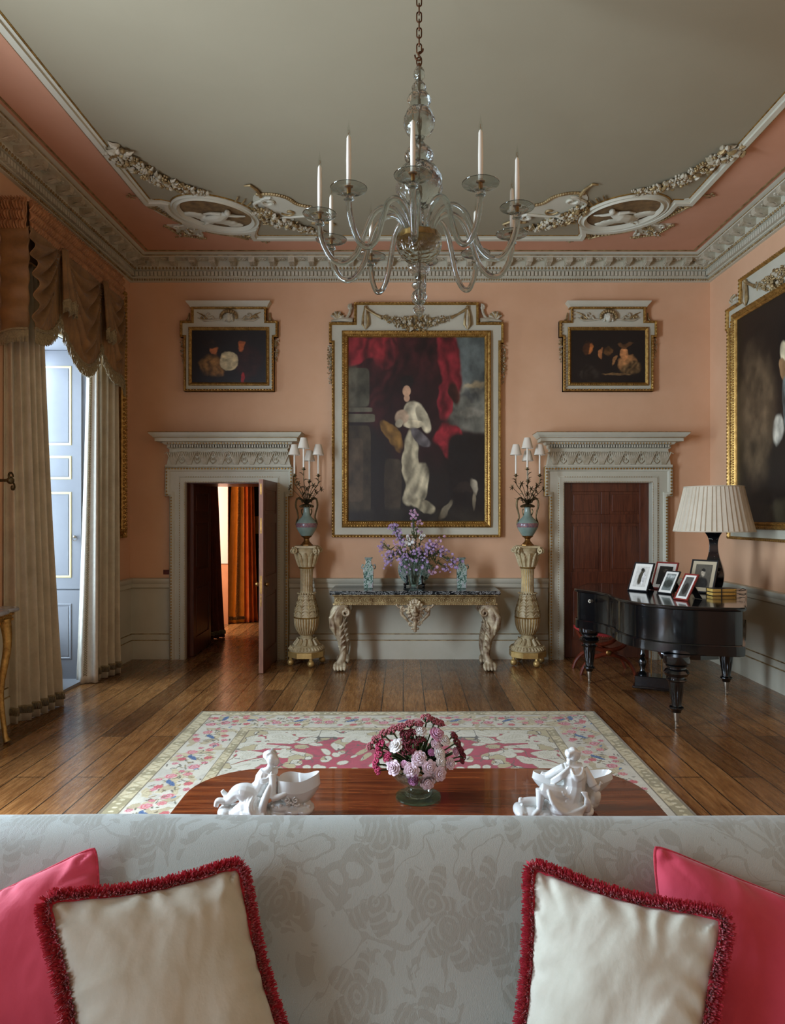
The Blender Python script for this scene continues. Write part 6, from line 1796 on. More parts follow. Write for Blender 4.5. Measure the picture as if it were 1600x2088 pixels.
def porcelain_left():
    t = thing('porcelain_figure', 'white porcelain reclining woman holding a shell bowl at the left of the mahogany table', 'figurine', (-0.568, 2.87, 0.5005))
    Q = lambda px, py, dy=0: ((px - 545) * S_, dy, max(0.004, (1661 - py) * S_))
    b = MB(); b.fine = True
    # head, hair
    b.ell(Q(556, 1546, -0.01), (0.024, 0.027, 0.031)); b.ell(Q(564, 1549, -0.016), (0.014, 0.016, 0.020)); b.ell(Q(550, 1540, 0), (0.026, 0.028, 0.024)); b.ell(Q(541, 1540, 0.004), (0.012, 0.014, 0.017))
    b.ell(Q(569, 1548, -0.018), (0.005, 0.004, 0.005)); b.ell(Q(566, 1554, -0.018), (0.008, 0.007, 0.004))
    for k in range(6): b.tube([Q(545, 1536 + k, -0.02 + 0.008 * k), Q(553, 1531, -0.02 + 0.008 * k), Q(562, 1539, -0.02 + 0.008 * k)], 0.005, 6)
    b.tube([Q(552, 1556, 0), Q(549, 1566, 0), Q(543, 1574, 0)], [0.012, 0.014, 0.024], 10)
    # torso leaning
    b.tube([Q(545, 1571, 0), Q(540, 1585, 0), Q(534, 1600, 0), Q(524, 1616, 0), Q(512, 1632, 0)], [0.030, 0.040, 0.036, 0.046, 0.052], 14)
    b.ell(Q(556, 1575, 0.02), (0.02, 0.02, 0.02))
    # arm to the bowl
    b.tube([Q(557, 1574, -0.024), Q(560, 1592, -0.040), Q(560, 1616, -0.058)], [0.017, 0.016, 0.014], 10)
    b.tube([Q(560, 1616, -0.058), Q(576, 1611, -0.06), Q(592, 1605, -0.05)], [0.015, 0.012, 0.009], 10)
    for k in range(4): b.tube([Q(591, 1604, -0.05), Q(599 + k, 1603 + 1.5 * k, -0.052 + 0.003 * k), Q(605 + k, 1607 + 2 * k, -0.05)], [0.005, 0.0042, 0.003], 6)
    b.tube([Q(591, 1604, -0.05), Q(595, 1600, -0.045)], [0.005, 0.003], 6)
    b.tube([Q(538, 1574, 0.03), Q(550, 1592, 0.05), Q(570, 1600, 0.05)], [0.016, 0.014, 0.010], 8)
    # legs, drapery
    b.tube([Q(520, 1622, -0.01), Q(500, 1612, -0.02), Q(486, 1612, -0.02), Q(470, 1626, -0.015), Q(456, 1632, -0.01)], [0.048, 0.042, 0.032, 0.022, 0.014], 12)
    b.tube([Q(470, 1630, 0.01), Q(458, 1622, 0.012), Q(451, 1613, 0.012)], [0.016, 0.012, 0.008], 8)
    b.tube([Q(460, 1630, -0.02), Q(447, 1628, -0.02), Q(443, 1640, -0.022)], [0.014, 0.012, 0.010], 8)
    b.tube([Q(518, 1640, -0.03), Q(500, 1645, -0.04), Q(480, 1650, -0.04)], [0.05, 0.044, 0.02], 12)
    for k in range(9):       # folds sweeping from the hip
        q = k / 8
        b.tube(cr([Q(498 + 6 * k, 1606 + 1.5 * k, -0.05), Q(497 + 5 * k, 1628, -0.085 + 0.012 * abs(k - 4)), Q(506 + 5 * k, 1645, -0.09), Q(520 + 4 * k, 1655, -0.075)], 4), [0.004, 0.008, 0.009, 0.004], 6)
    for k in range(3): b.tube(cr([Q(538, 1570 + 3 * k, -0.024), Q(536, 1580 + 4 * k, -0.036), Q(548, 1580 + 4 * k, -0.038), Q(557, 1568, -0.026)], 3), 0.004, 8)
    b.tube([Q(556, 1590, -0.045), Q(548, 1612, -0.065), Q(542, 1636, -0.07), Q(550, 1652, -0.06)], [0.008, 0.016, 0.018, 0.008], 8)
    # rocky base
    for px, w in ((462, 0.035), (485, 0.05), (510, 0.06), (540, 0.06), (570, 0.055), (600, 0.055), (622, 0.04)): b.ell(Q(px, 1651 if px < 600 else 1646, -0.005), (w, 0.06, 0.024))
    b.ell(Q(612, 1640, 0), (0.05, 0.05, 0.025)); b.ell(Q(575, 1640, -0.01), (0.06, 0.05, 0.022))
    for k in range(10): b.ell(Q(560 + 8 * k, 1632 + (k % 2) * 4, -0.052 + 0.002 * k), 0.008)
    fuse(b.build('figure', M['porcelain'], t), 0.0026, 3)
    b = MB(); shell_bowl(b, Q(604, 1636, 0.0), 0.088, 0.062, 0.062, 3, tilt=0.010); b.build('shell_bowl', M['porcelain'], t, angle=75)
    b = MB()
    for s in (-1, 1): scroll(b, ((598 - 545) * S_ + s * 0.018, 0.085), 0.013, 1.2, R(90), lambda u, v, h: (u, -0.055 - h, v), 0.004, 0.004, 0, s)
    for k in range(7): b.ell(((590 + 4 * k - 545) * S_, -0.058, 0.068 + 0.006 * math.sin(k)), 0.006)
    b.build('applied_flowers', M['porcelain'], t)
porcelain_left()
def porcelain_right():
    t = thing('porcelain_figure', 'white porcelain seated figure leaning on a shell bowl at the right of the mahogany table', 'figurine', (0.652, 2.87, 0.5005))
    Q = lambda px, py, dy=0: ((px - 1140) * S_, dy, max(0.004, (1662 - py) * S_))
    b = MB(); b.fine = True
    b.ell(Q(1168, 1538, 0.0), (0.025, 0.029, 0.030)); b.ell(Q(1175, 1540, 0.0), (0.016, 0.022, 0.022)); b.ell(Q(1158, 1537, 0), (0.014, 0.026, 0.018)); b.ell(Q(1160, 1550, -0.004), (0.012, 0.016, 0.018))
    for k in range(7): b.ell(Q(1158 + 3.4 * k, 1530 + abs(k - 3) * 1.2, -0.022 + 0.002 * k), 0.010)
    b.tube([Q(1168, 1548, 0), Q(1168, 1558, 0), Q(1168, 1566, 0)], [0.013, 0.014, 0.026], 10)
    b.tube([Q(1168, 1563, 0), Q(1169, 1580, -0.004), Q(1170, 1598, -0.006), Q(1166, 1614, -0.008), Q(1158, 1630, -0.01)], [0.034, 0.052, 0.046, 0.050, 0.058], 14)
    b.tube([Q(1150, 1566, 0), Q(1186, 1566, 0)], [0.022, 0.022], 8)
    # left arm out along the bowl
    b.tube(cr([Q(1150, 1566, 0), Q(1134, 1576, 0.01), Q(1118, 1588, 0.03), Q(1106, 1584, 0.04)], 4), [0.02, 0.02, 0.017, 0.010], 10)
    # right arm
    b.tube(cr([Q(1188, 1567, -0.004), Q(1198, 1582, -0.014), Q(1206, 1598, -0.022)], 4), [0.02, 0.018, 0.020], 10)
    b.tube([Q(1206, 1598, -0.022), Q(1212, 1604, -0.024), Q(1218, 1600, -0.02)], [0.015, 0.012, 0.009], 8)
    for k in range(4): b.tube([Q(1217, 1602, -0.02), Q(1220 + k, 1595 + k, -0.022 + 0.004 * k), Q(1221 + 1.5 * k, 1589 + 2 * k, -0.02)], [0.0052, 0.0045, 0.003], 6)
    b.tube([Q(1213, 1604, -0.026), Q(1210, 1610, -0.03)], [0.006, 0.004], 6)
    # bent leg and stretched leg
    b.tube(cr([Q(1150, 1622, -0.01), Q(1124, 1612, -0.03), Q(1099, 1603, -0.03)], 4), [0.044, 0.036, 0.024], 12)
    b.tube(cr([Q(1099, 1603, -0.03), Q(1098, 1622, -0.034), Q(1096, 1642, -0.036)], 4), [0.022, 0.018, 0.012], 10)
    b.tube([Q(1097, 1643, -0.036), Q(1086, 1649, -0.05), Q(1080, 1653, -0.058)], [0.013, 0.010, 0.006], 8)
    b.tube(cr([Q(1130, 1640, 0), Q(1100, 1636, 0.0), Q(1080, 1634, 0.0), Q(1062, 1634, -0.004)], 4), [0.03, 0.022, 0.018, 0.014], 10)
    b.tube([Q(1062, 1634, -0.004), Q(1060, 1626, -0.004)], [0.014, 0.008], 8)
    # swathed drapery round the hips
    b.ell(Q(1152, 1640, -0.02), (0.085, 0.06, 0.045))
    for k in range(9):
        b.tube(cr([Q(1112 + 3 * k, 1600 + 2 * k, -0.055), Q(1118 + 3 * k, 1622 + 1.5 * k, -0.08 + 0.003 * k), Q(1144 + 3 * k, 1642 + 0.8 * k, -0.088), Q(1184 - k, 1630 + 2 * k, -0.07), Q(1192 - 2 * k, 1614 + 4 * k, -0.05)], 4), [0.005, 0.009, 0.010, 0.007, 0.003], 6)
    for k in range(5): b.tube([Q(1140 + 5 * k, 1604 + 4 * k, -0.052), Q(1144 + 5 * k, 1612 + 4 * k, -0.06)], [0.005, 0.003], 5)
    for k in range(4): b.tube([Q(1188 - 3 * k, 1604, -0.056), Q(1186 + 2 * k, 1624, -0.065), Q(1184 + 3 * k, 1644, -0.06)], [0.005, 0.009, 0.004], 6)
    for k in range(4): b.tube(cr([Q(1160 - k, 1560, -0.03), Q(1164 + k, 1572 + 3 * k, -0.052), Q(1178 + k, 1572 + 2 * k, -0.048), Q(1186, 1562, -0.02)], 3), 0.005, 6)
    for k in range(3): b.tube([Q(1158, 1558 + 3 * k, -0.03), Q(1140, 1574 + 4 * k, -0.03), Q(1122, 1590 + 4 * k, -0.01)], [0.006, 0.009, 0.006], 6)
    for px, w, py in ((1060, 0.03, 1652), (1080, 0.04, 1654), (1105, 0.05, 1654), (1135, 0.055, 1654), (1165, 0.055, 1652), (1190, 0.04, 1650), (1205, 0.05, 1640), (1212, 0.04, 1632)): b.ell(Q(px, py, 0.0 if px < 1195 else 0.05), (w, 0.062 if px < 1195 else 0.05, 0.024 if px < 1195 else 0.045))
    fuse(b.build('figure', M['porcelain'], t), 0.0026, 3)
    b = MB(); shell_bowl(b, (0.068, 0.055, 0.052), 0.150, 0.062, 0.072, 2, tilt=0.0); b.build('shell_bowl', M['porcelain'], t, angle=75)
porcelain_right()

# ------------------------------------------------------------------ cut glass bowl of flowers on a glass coaster
BX, BY = 0.066, 3.05
o = MB(); o.lathe([(0, 0.096), (0.002, 0.100), (0.010, 0.100), (0.012, 0.096)], 64)
o = o.build('glass_coaster', M['greenglass']); o.location = (BX, BY, 0.5004); tag(o, 'round green edged glass coaster under the cut glass flower bowl', 'coaster')
t = thing('cut_glass_bowl', 'footed cut glass bowl full of pink and white flowers on the mahogany table', 'bowl', (BX, BY, 0.513))
ff = lambda z, a: 1 + 0.035 * abs(math.sin(10 * a)) - 0.02
b = MB(); b.lathe([(0, 0.055), (0.008, 0.060), (0.022, 0.058), (0.032, 0.040), (0.04, 0.036), (0.052, 0.055), (0.075, 0.100), (0.10, 0.122), (0.125, 0.130), (0.125, 0.125), (0.10, 0.116), (0.075, 0.094), (0.058, 0.05), (0.055, 0.001)], 80, flute=ff, cap=False)
b.build('vessel', M['cutbowl'], t)
b = MB(); b.lathe([(0.06, 0.05), (0.08, 0.09), (0.10, 0.108), (0.112, 0.112)], 32); b.build('water', glass_mat('bowl_water', (0.92, 0.95, 0.93, 1), 1.33), t)
PET = {'white': mottled('white_carnation', rgb(222, 218, 216), rgb(238, 236, 232), 30, 0.7), 'pale_pink': mottled('pale_pink_rose', rgb(214, 190, 200), rgb(232, 214, 220), 30, 0.7),
       'pink': mottled('pink_rose', rgb(196, 142, 172), rgb(222, 180, 200), 30, 0.7), 'mauve': mottled('mauve_phlox', rgb(176, 110, 160), rgb(204, 146, 188), 30, 0.7)}
SED = {'crimson': mottled('crimson_sedum', rgb(150, 36, 74), rgb(186, 60, 96), 60, 0.8), 'maroon': mottled('maroon_sedum', rgb(84, 24, 36), rgb(128, 44, 56), 60, 0.8), 'rosy': mottled('rosy_sedum', rgb(120, 60, 66), rgb(176, 92, 100), 60, 0.8)}
def flower_pos(cx_, cy_):
    px, py = 740 + 0.1375 * cx_, 1440 + 0.1375 * cy_
    z0 = CAMZ - (py - 1052) / F * 3.05
    lift = min(1, max(0, (z0 - 0.60) / 0.24))
    dx = (px - 852) / 459 / 0.21
    d = BY - 0.125 * math.sqrt(max(0.05, 1 - dx * dx)) * (1 - lift) + 0.02
    return Vector(((px - 822) / F * d, d, CAMZ - (py - 1052) / F * d))
COREP = Vector((BX, BY + 0.01, 0.63))
def ruffled(name, label, grp, col, pos, r):
    t = thing(name, label, 'flower', pos, group=grp)
    n = (pos - COREP).normalized() + Vector((0, -0.7, 0.25)); n.normalize()
    rot = rot_to(n)
    b = MB()
    for ring, (cnt, rad, tilt, sz) in enumerate(((9, 0.70, 15, 0.42), (8, 0.50, 40, 0.38), (6, 0.30, 60, 0.32), (4, 0.14, 75, 0.24))):
        for k in range(cnt):
            a = 2 * PI * k / cnt + ring * 0.4 + random.uniform(-0.15, 0.15)
            c = rot @ Vector((r * rad * math.cos(a), r * rad * math.sin(a), r * (0.08 + 0.16 * ring)))
            m = rot @ Matrix.Rotation(a, 3, 'Z') @ Matrix.Rotation(R(-tilt + random.uniform(-14, 14)), 3, 'Y')
            b.ell(c, (r * sz, r * sz * 0.9, r * 0.09), m, 9, 5)
    o = b.build('petals', PET[col], t)
    b = MB(); b.tube([tuple(-0.02 * n), tuple((COREP - pos) * 0.55 + Vector((0, 0, -0.01))), tuple((COREP - pos) * 0.95)], [0.006, 0.0025, 0.002], 5); b.ell(tuple(-0.01 * n), r * 0.28)
    b.build('stem', M['greenleaf'], t)
def sedum(label, grp, col, pos, r):
    t = thing('sedum_head', label, 'flower', pos, group=grp)
    n = (pos - COREP).normalized() + Vector((0, -0.4, 0.3)); n.normalize(); rot = rot_to(n)
    b = MB()
    for k in range(58):
        q = math.sqrt(random.random()); a = random.uniform(0, 2 * PI)
        c = rot @ Vector((r * q * math.cos(a), r * q * math.sin(a), r * 0.55 * math.sqrt(1.02 - q * q) + random.uniform(-0.1, 0.1) * r))
        b.ell(c, random.uniform(0.0028, 0.0045) * (r / 0.022) ** 0.5, None, 6, 4)
    b.build('florets', SED[col], t)
    b = MB(); b.tube([(0, 0, 0), tuple((COREP - pos) * 0.5), tuple((COREP - pos) * 0.95)], [0.004, 0.003, 0.003], 5)
    for k in range(9):
        a = 2 * PI * k / 9; b.tube([tuple(-0.7 * r * n), tuple(rot @ Vector((r * 0.7 * math.cos(a), r * 0.7 * math.sin(a), 0)))], [0.002, 0.004], 4)
    b.build('stem', M['greenleaf'], t)
FL = [(850, 375, 14, 'white', 'upper middle'), (490, 590, 16, 'white', 'upper left'), (1205, 510, 13, 'white', 'right'), (1130, 700, 13, 'white', 'right'), (1150, 830, 12, 'white', 'lower right'),
      (1090, 425, 17, 'pink', 'upper right'), (1080, 570, 12, 'pale_pink', 'right'), (830, 775, 16, 'pale_pink', 'centre'), (460, 910, 16, 'pale_pink', 'lower left'), (720, 945, 17, 'pale_pink', 'centre'), (980, 910, 16, 'pale_pink', 'centre'),
      (950, 1115, 16, 'pale_pink', 'lower right'), (1130, 1000, 15, 'pale_pink', 'lower right'), (1290, 855, 12, 'pale_pink', 'far right'), (1010, 690, 8, 'mauve', 'centre'), (1370, 680, 10, 'pink', 'far right'), (745, 1085, 12, 'mauve', 'lower middle'),
      (400, 850, 9, 'pale_pink', 'lower left'), (610, 860, 8, 'pink', 'centre')]
for cx_, cy_, r, c, where in FL:
    g = '%s blooms at the %s of the flower bowl' % (c.replace('_', ' '), where)
    ruffled('rose_bloom' if c != 'white' else 'carnation_bloom', '%s ruffled bloom at the %s of the flower bowl' % (c.replace('_', ' '), where), g, c, flower_pos(cx_, cy_), r * 0.00205)
SD = [(270, 590, 14, 'crimson', 'left'), (250, 720, 13, 'crimson', 'left'), (200, 860, 11, 'crimson', 'left'), (230, 950, 9, 'crimson', 'left'), (370, 760, 11, 'crimson', 'left'),
      (620, 430, 12, 'maroon', 'middle'), (720, 400, 11, 'maroon', 'middle'), (640, 540, 12, 'maroon', 'middle'), (760, 560, 11, 'maroon', 'middle'), (640, 660, 11, 'maroon', 'middle'), (730, 660, 9, 'maroon', 'middle'), (860, 500, 9, 'maroon', 'middle'),
      (110, 600, 10, 'rosy', 'rear left rim'), (190, 500, 11, 'rosy', 'rear left rim'), (300, 420, 12, 'rosy', 'rear left rim'), (430, 370, 12, 'rosy', 'rear left rim'), (560, 320, 12, 'rosy', 'rear left rim'), (700, 270, 12, 'rosy', 'rear left rim'), (830, 270, 10, 'rosy', 'rear left rim'),
      (945, 190, 13, 'rosy', 'top'), (1060, 230, 11, 'rosy', 'top'), (1140, 260, 10, 'rosy', 'top'),
      (1340, 440, 9, 'maroon', 'right'), (1385, 540, 10, 'maroon', 'right'), (1430, 640, 10, 'maroon', 'right'), (1470, 740, 9, 'maroon', 'right'), (1460, 810, 7, 'maroon', 'right')]
for cx_, cy_, r, c, where in SD:
    sedum('%s sedum flower head at the %s of the flower bowl' % (c, where), '%s sedum heads at the %s of the flower bowl' % (c, where), c, flower_pos(cx_, cy_), r * 0.0021)
b = MB()
random.seed(5)
for k in range(150):
    a = random.uniform(0, 2 * PI); el_ = random.uniform(-0.1, 1.3)
    d = Vector((math.cos(a) * math.cos(el_), math.sin(a) * math.cos(el_), math.sin(el_)))
    p0 = COREP + Vector((d.x * 0.05, d.y * 0.05, d.z * 0.06)); p1 = COREP + Vector((d.x * random.uniform(0.1, 0.16), d.y * 0.11, d.z * random.uniform(0.10, 0.19)))
    side = d.cross(Vector((0, 0, 1))).normalized() * 0.02
    b.tube([p0, (p0 + p1) / 2 + side * 0.3, p1], [0.003, 0.010, 0.002], 5, flat=0.4)
o = b.build('flower_foliage', M['greenleaf']); tag(o, 'green leaves filling between the blooms in the cut glass bowl', 'leaves', kind='stuff')

# ------------------------------------------------------------------ sofa
def sofa():
    t = thing('sofa', 'ivory damask sofa with long plain back across the foreground', 'sofa', (0, 1.9, 0))
    X0, X1 = -1.34, 1.34
    def extr(prof, x0, x1, n, name, amp=0.0):
        pts = cr([(y, z, 0) for y, z in prof], 5)
        b = MB()
        def f(u, v):
            i = min(len(pts) - 1, int(round(v * (len(pts) - 1))))
            x = lerp(x0, x1, u)
            dz = amp * mnoise.noise(Vector((x * 1.7, i * 0.12, 3))) 
            return (x, pts[i].x - 1.9 + dz * 0.5, pts[i].y + dz)
        b.grid(f, n, len(pts) - 1)
        for x in (x0, x1): b.add([(x, p.x - 1.9, p.y) for p in pts], [tuple(range(len(pts)))])
        return b.build(name, M['damask'], t, angle=60)
    extr([(1.66, 0.30), (1.70, 0.40), (1.735, 0.46), (1.79, 0.53), (1.85, 0.63), (1.91, 0.73), (1.96, 0.79), (2.01, 0.826), (2.06, 0.839), (2.11, 0.831), (2.16, 0.795), (2.20, 0.72), (2.205, 0.5), (2.20, 0.12)], X0, X1, 90, 'back', 0.006)
    b = MB()
    def cushion(x0, x1):
        n, m = 30, 22
        for s in (-1, 1):
            b.grid(lambda u, v: (lerp(x0, x1, u), lerp(-0.98, -0.20, v), (0.37 + s * (0.035 + 0.05 * (1 - (2 * u - 1) ** 6) ** 0.5 * (1 - (2 * v - 1) ** 6) ** 0.5))), n, m)
        for v in (0, 1): b.grid(lambda u, w: (lerp(x0, x1, u), -0.98 + v * 0.78, 0.335 + 0.07 * w), n, 1)
        for v in (0, 1): b.grid(lambda u, w: (lerp(x0, x1, v), lerp(-0.98, -0.20, u), 0.335 + 0.07 * w), m, 1)
    cushion(-1.2, -0.005); cushion(0.005, 1.2)
    b.build('seat_cushions', M['damask'], t, angle=60)
    b = MB(); b.box((-1.3, -0.95, 0.12), (1.3, 0.2, 0.30)); o = b.build('seat_base', M['damask'], t); bevel(o, 0.02)
    for s in (-1, 1):
        b = MB(); b.box((s * 1.32 - 0.09, -0.98, 0.12), (s * 1.32 + 0.09, 0.25, 0.56)); b.tube([(s * 1.32, -1.0, 0.57), (s * 1.32, 0.2, 0.60)], 0.115, 24); b.build('arm', M['damask'], t)
        for y in (-0.9, 0.2):
            g = MB(); g.lathe([(0.015, 0.018), (0.10, 0.03), (0.12, 0.035)], 12, (s * 1.22, y, 0)); g.build('leg', M['mahog2'], t)
sofa()

def pillow(name, label, TL, TR, BR, BL, T, mat, fringe=None, pin=0.07, seed=0, piping=None):
    TL, TR, BR, BL = map(Vector, (TL, TR, BR, BL))
    c = (TL + TR + BR + BL) / 4
    t = thing(name, label, 'cushion', c)
    n = ((TR - TL).cross(TL - BL)).normalized()
    if n.y > 0: n = -n
    P = lambda s, q: (TL * (1 - s) * (1 - q) + TR * s * (1 - q) + BR * s * q + BL * (1 - s) * q) - c
    def edge(u, v):
        s, q = 2 * u - 1, 2 * v - 1
        rc = 1 - 0.045 * abs(s) ** 7 * abs(q) ** 7
        s2 = s * (1 - pin * (1 - q * q)) * rc; q2 = q * (1 - pin * (1 - s * s)) * rc
        return P((s2 + 1) / 2, (q2 + 1) / 2)
    b = MB()
    N = 72
    for sg in (1, -1):
        def f(u, v):
            s, q = 2 * u - 1, 2 * v - 1
            h = T * (max(0, 1 - abs(s) ** 2.6) ** 0.62) * (max(0, 1 - abs(q) ** 2.6) ** 0.62)
            p = edge(u, v)
            d = min(1 - abs(s), 1 - abs(q))
            # gathers radiating from the seams
            ang = s if (1 - abs(q)) < (1 - abs(s)) else q
            wr = 0.010 * math.sin(ang * 20 + 5 * mnoise.noise(Vector((s * 2, q * 2, seed)))) * math.exp(-d * 5) * min(1, d * 12)
            cr_ = 0.012 * mnoise.noise(Vector((s * 1.6 + q, q * 1.6 - s, seed + 5))) * min(1, h / T * 2)
            cr2 = 0.003 * abs(mnoise.noise(Vector((s * 5 + 2 * q, q * 2.2 - s, seed + 15)))) * min(1, h / T * 2)
            return p + n * sg * (h + wr + (cr_ - cr2 if sg > 0 else 0))
        b.grid(f, N, N)
    b.build('cover', M[mat], t, angle=70)
    per = []
    K = 60
    for k in range(K): per.append(edge(k / K, 0))
    for k in range(K): per.append(edge(1, k / K))
    for k in range(K): per.append(edge(1 - k / K, 1))
    for k in range(K): per.append(edge(0, 1 - k / K))
    if piping:
        b = MB(); b.tube(per, 0.0035, 6, closed=True); b.build('piping', M[piping], t)
    if fringe:
        b = MB()
        L = len(per)
        random.seed(seed)
        b.tube(per, 0.011, 8, closed=True)
        for k in range(L * 34):
            q = k / 34
            i = int(q) % L; p = per[i].lerp(per[(i + 1) % L], q % 1)
            tg = (per[(i + 1) % L] - per[i - 1]).normalized()
            outv = n.cross(tg).normalized()
            if outv.dot(p) < 0: outv = -outv
            # round the corner: also push away from the middle
            outv = (outv + 0.15 * p.normalized()).normalized()
            th = random.uniform(-1.2, 1.75)
            d = (outv * math.cos(th) + n * math.sin(th) + tg * random.uniform(-0.18, 0.18)).normalized()
            ln = random.uniform(0.022, 0.033)
            bend = tg * random.uniform(-0.004, 0.004) + Vector((0, 0, -0.002))
            b.tube([p + outv * 0.002, p + d * ln * 0.6 + bend * 0.4, p + d * ln + bend], [0.0022, 0.0020, 0.0014], 3, cap=False)
        b.build('brush_fringe', M[fringe], t)
    return t
pillow('square_cushion', 'ivory linen cushion with raspberry brush fringe on the left of the sofa', (-0.840, 1.60, 0.858), (-0.435, 1.83, 0.825), (-0.225, 1.55, 0.44), (-0.62, 1.33, 0.45), 0.085, 'linen', 'pinkfringe', 0.105, 2)
pillow('square_cushion', 'ivory linen cushion with raspberry brush fringe on the right of the sofa', (0.340, 1.83, 0.822), (0.765, 1.62, 0.806), (0.575, 1.33, 0.45), (0.24, 1.53, 0.43), 0.085, 'linen', 'pinkfringe', 0.105, 4)
pillow('square_cushion', 'plain raspberry pink cushion at the far left of the sofa', (-1.30, 1.80, 0.66), (-0.845, 1.90, 0.845), (-0.70, 1.66, 0.46), (-1.15, 1.58, 0.42), 0.08, 'pinkfab', None, 0.04, 7, 'pinkfringe')
pillow('square_cushion', 'plain raspberry pink cushion at the far right of the sofa', (0.685, 1.90, 0.85), (1.20, 1.83, 0.67), (1.08, 1.54, 0.42), (0.62, 1.60, 0.44), 0.08, 'pinkfab', None, 0.04, 9, 'pinkfringe')
# ------------------------------------------------------------------ curtains
def plan(pts, n):
    c = cr([(p[0], p[1], 0) for p in pts], 12)
    L = [0]
    for a, b_ in zip(c[:-1], c[1:]): L.append(L[-1] + (b_ - a).length)
    out = []
    for k in range(n + 1):
        s = L[-1] * k / n
        i = max(0, min(len(c) - 2, int(np.searchsorted(L, s)) - 1))
        f = (s - L[i]) / max(1e-9, L[i + 1] - L[i]); out.append(c[i].lerp(c[i + 1], f))
    return out
def drape(top, bot, zt, zb, folds, at_, ab, seed=0, n=200, m=46, pw=1.3, phase=0.0):
    """returns f(u, v): cloth hanging between a plan line at the top and one at the hem, with deep pipe folds"""
    A, B = plan(top, n), plan(bot, n)
    def f(u, v):
        i = min(n, int(round(u * n)))
        q = v ** pw
        p = A[i].lerp(B[i], q)
        a, c = A[max(0, i - 1)].lerp(B[max(0, i - 1)], q), A[min(n, i + 1)].lerp(B[min(n, i + 1)], q)
        tg = (c - a).normalized(); nn = Vector((-tg.y, tg.x, 0))
        uu = u + 0.02 * mnoise.noise(Vector((u * 6, v * 1.2, seed)))
        ph = 2 * PI * folds * uu + phase
        w = math.sin(ph) + 0.28 * math.sin(2 * ph + 1.1) + 0.5 * mnoise.noise(Vector((u * folds * 1.3, v * 1.5, seed + 3)))
        amp = lerp(at_, ab, v)
        z = lerp(zt, zb, v)
        br = 0.0
        if v > 0.9: br = 0.012 * mnoise.noise(Vector((u * 22, v * 20, seed)))
        return (p.x + nn.x * amp * w + br, p.y + nn.y * amp * w, z)
    return f, n, m
def curtain(name, label, mat, top, bot, zt, folds, at_, ab, seed, trim='fringe', lining=None, origin=None, zb=0.005, phase=0.0):
    o = origin or (bot[0][0], bot[0][1], 0)
    t = thing(name, label, 'curtain', o)
    inv = Vector(o)
    f, n, m = drape(top, bot, zt, zb, folds, at_, ab, seed, phase=phase)
    b = MB(); b.grid(lambda u, v: Vector(f(u, v)) - inv, n, m); solid(b.build('drape', M[mat], t, angle=80), 0.006)
    if trim:
        b = MB(); b.grid(lambda u, v: Vector(f(u, 0.965 + 0.018 * v)) - inv + Vector((0.012, -0.008, 0)), n, 2)
        pts = [Vector(f(k / 400, 0.975 + (0.006 if k % 2 else -0.006))) - inv + Vector((0.016, -0.012, 0)) for k in range(401)]
        b.tube(pts, 0.005, 4)
        solid(b.build('braid', M[trim], t), 0.006)
    return t, f, inv
near_top = [(-3.33, 5.735), (-3.23, 5.80), (-3.19, 5.90), (-3.18, 6.0)]
near_bot = [(-3.33, 5.73), (-3.24, 5.84), (-3.20, 6.05), (-3.17, 6.34)]
curtain('curtain', 'olive stone velvet curtain nearest the viewer on the left', 'curtain', near_top, near_bot, 3.9, 6, 0.022, 0.036, 1)
far_top = [(-3.27, 7.28), (-3.20, 7.36), (-3.16, 7.44), (-3.17, 7.56)]
far_bot = [(-3.30, 7.24), (-3.24, 7.38), (-3.20, 7.54), (-3.16, 7.70)]
t, f, inv = curtain('curtain', 'pale silk lined curtain on the far side of the tall window', 'lining2' if False else 'curtain', far_top, far_bot, 3.9, 4.5, 0.03, 0.04, 5)
M['trimpat'] = velvet('ivory_scalloped_braid', rgb(226, 220, 204), rgb(240, 236, 224), scale=90)
ltop = [(-3.34, 7.26), (-3.29, 7.24), (-3.23, 7.27)]
lbot = [(-3.43, 7.20), (-3.33, 7.15), (-3.20, 7.20)]
f2, n, m = drape(ltop, lbot, 3.9, 0.006, 2.0, 0.008, 0.018, 9)
b = MB(); b.grid(lambda u, v: Vector(f2(u, v)) - inv, 60, 46); solid(b.build('lining', M['lining'], t, angle=80), 0.005)
b = MB()
for s in (-1, 1):
    pts = []
    for k in range(150):
        v = 0.02 + 0.96 * k / 149
        p = Vector(f2(0.52 + 0.05 * s * (1 if k % 2 else -1), v)) - inv + Vector((0.0, -0.012, 0)); pts.append(p)
    b.tube(pts, 0.004, 4)
b.build('scalloped_braid', M['fringe'], t)

# ------------------------------------------------------------------ valance with swags
t = thing('swag_valance', 'brown gold silk valance with fringed swags above the tall window', 'valance', (-3.15, 6.6, 4.3))
inv = Vector(t.location)
XF = -3.13
def ruche(P0, P1, z0, z1, n, out):
    b = MB()
    P0, P1 = Vector(P0), Vector(P1); d = P1 - P0; nn = Vector(out)
    def f(u, v):
        p = P0 + d * u
        z = lerp(z0, z1, v)
        r = 0.010 * math.sin(2 * PI * n * u + 2 * mnoise.noise(Vector((u * 20, v * 3, 1)))) + 0.006 * mnoise.noise(Vector((u * n, v * 4, 2)))
        env = 0.018 * abs(math.sin(PI * (v * 3.2)))
        pos = p + nn * (0.012 + env + r * (0.4 + 2.0 * abs(math.sin(PI * v * 3.2))))
        z += 0.005 * math.sin(2 * PI * n * u * 1.0) * (1 if v in (0.0, 1.0) else 0)
        return Vector((pos.x, pos.y, z)) - inv
    b.grid(f, int(n * 8), 16)
    return b
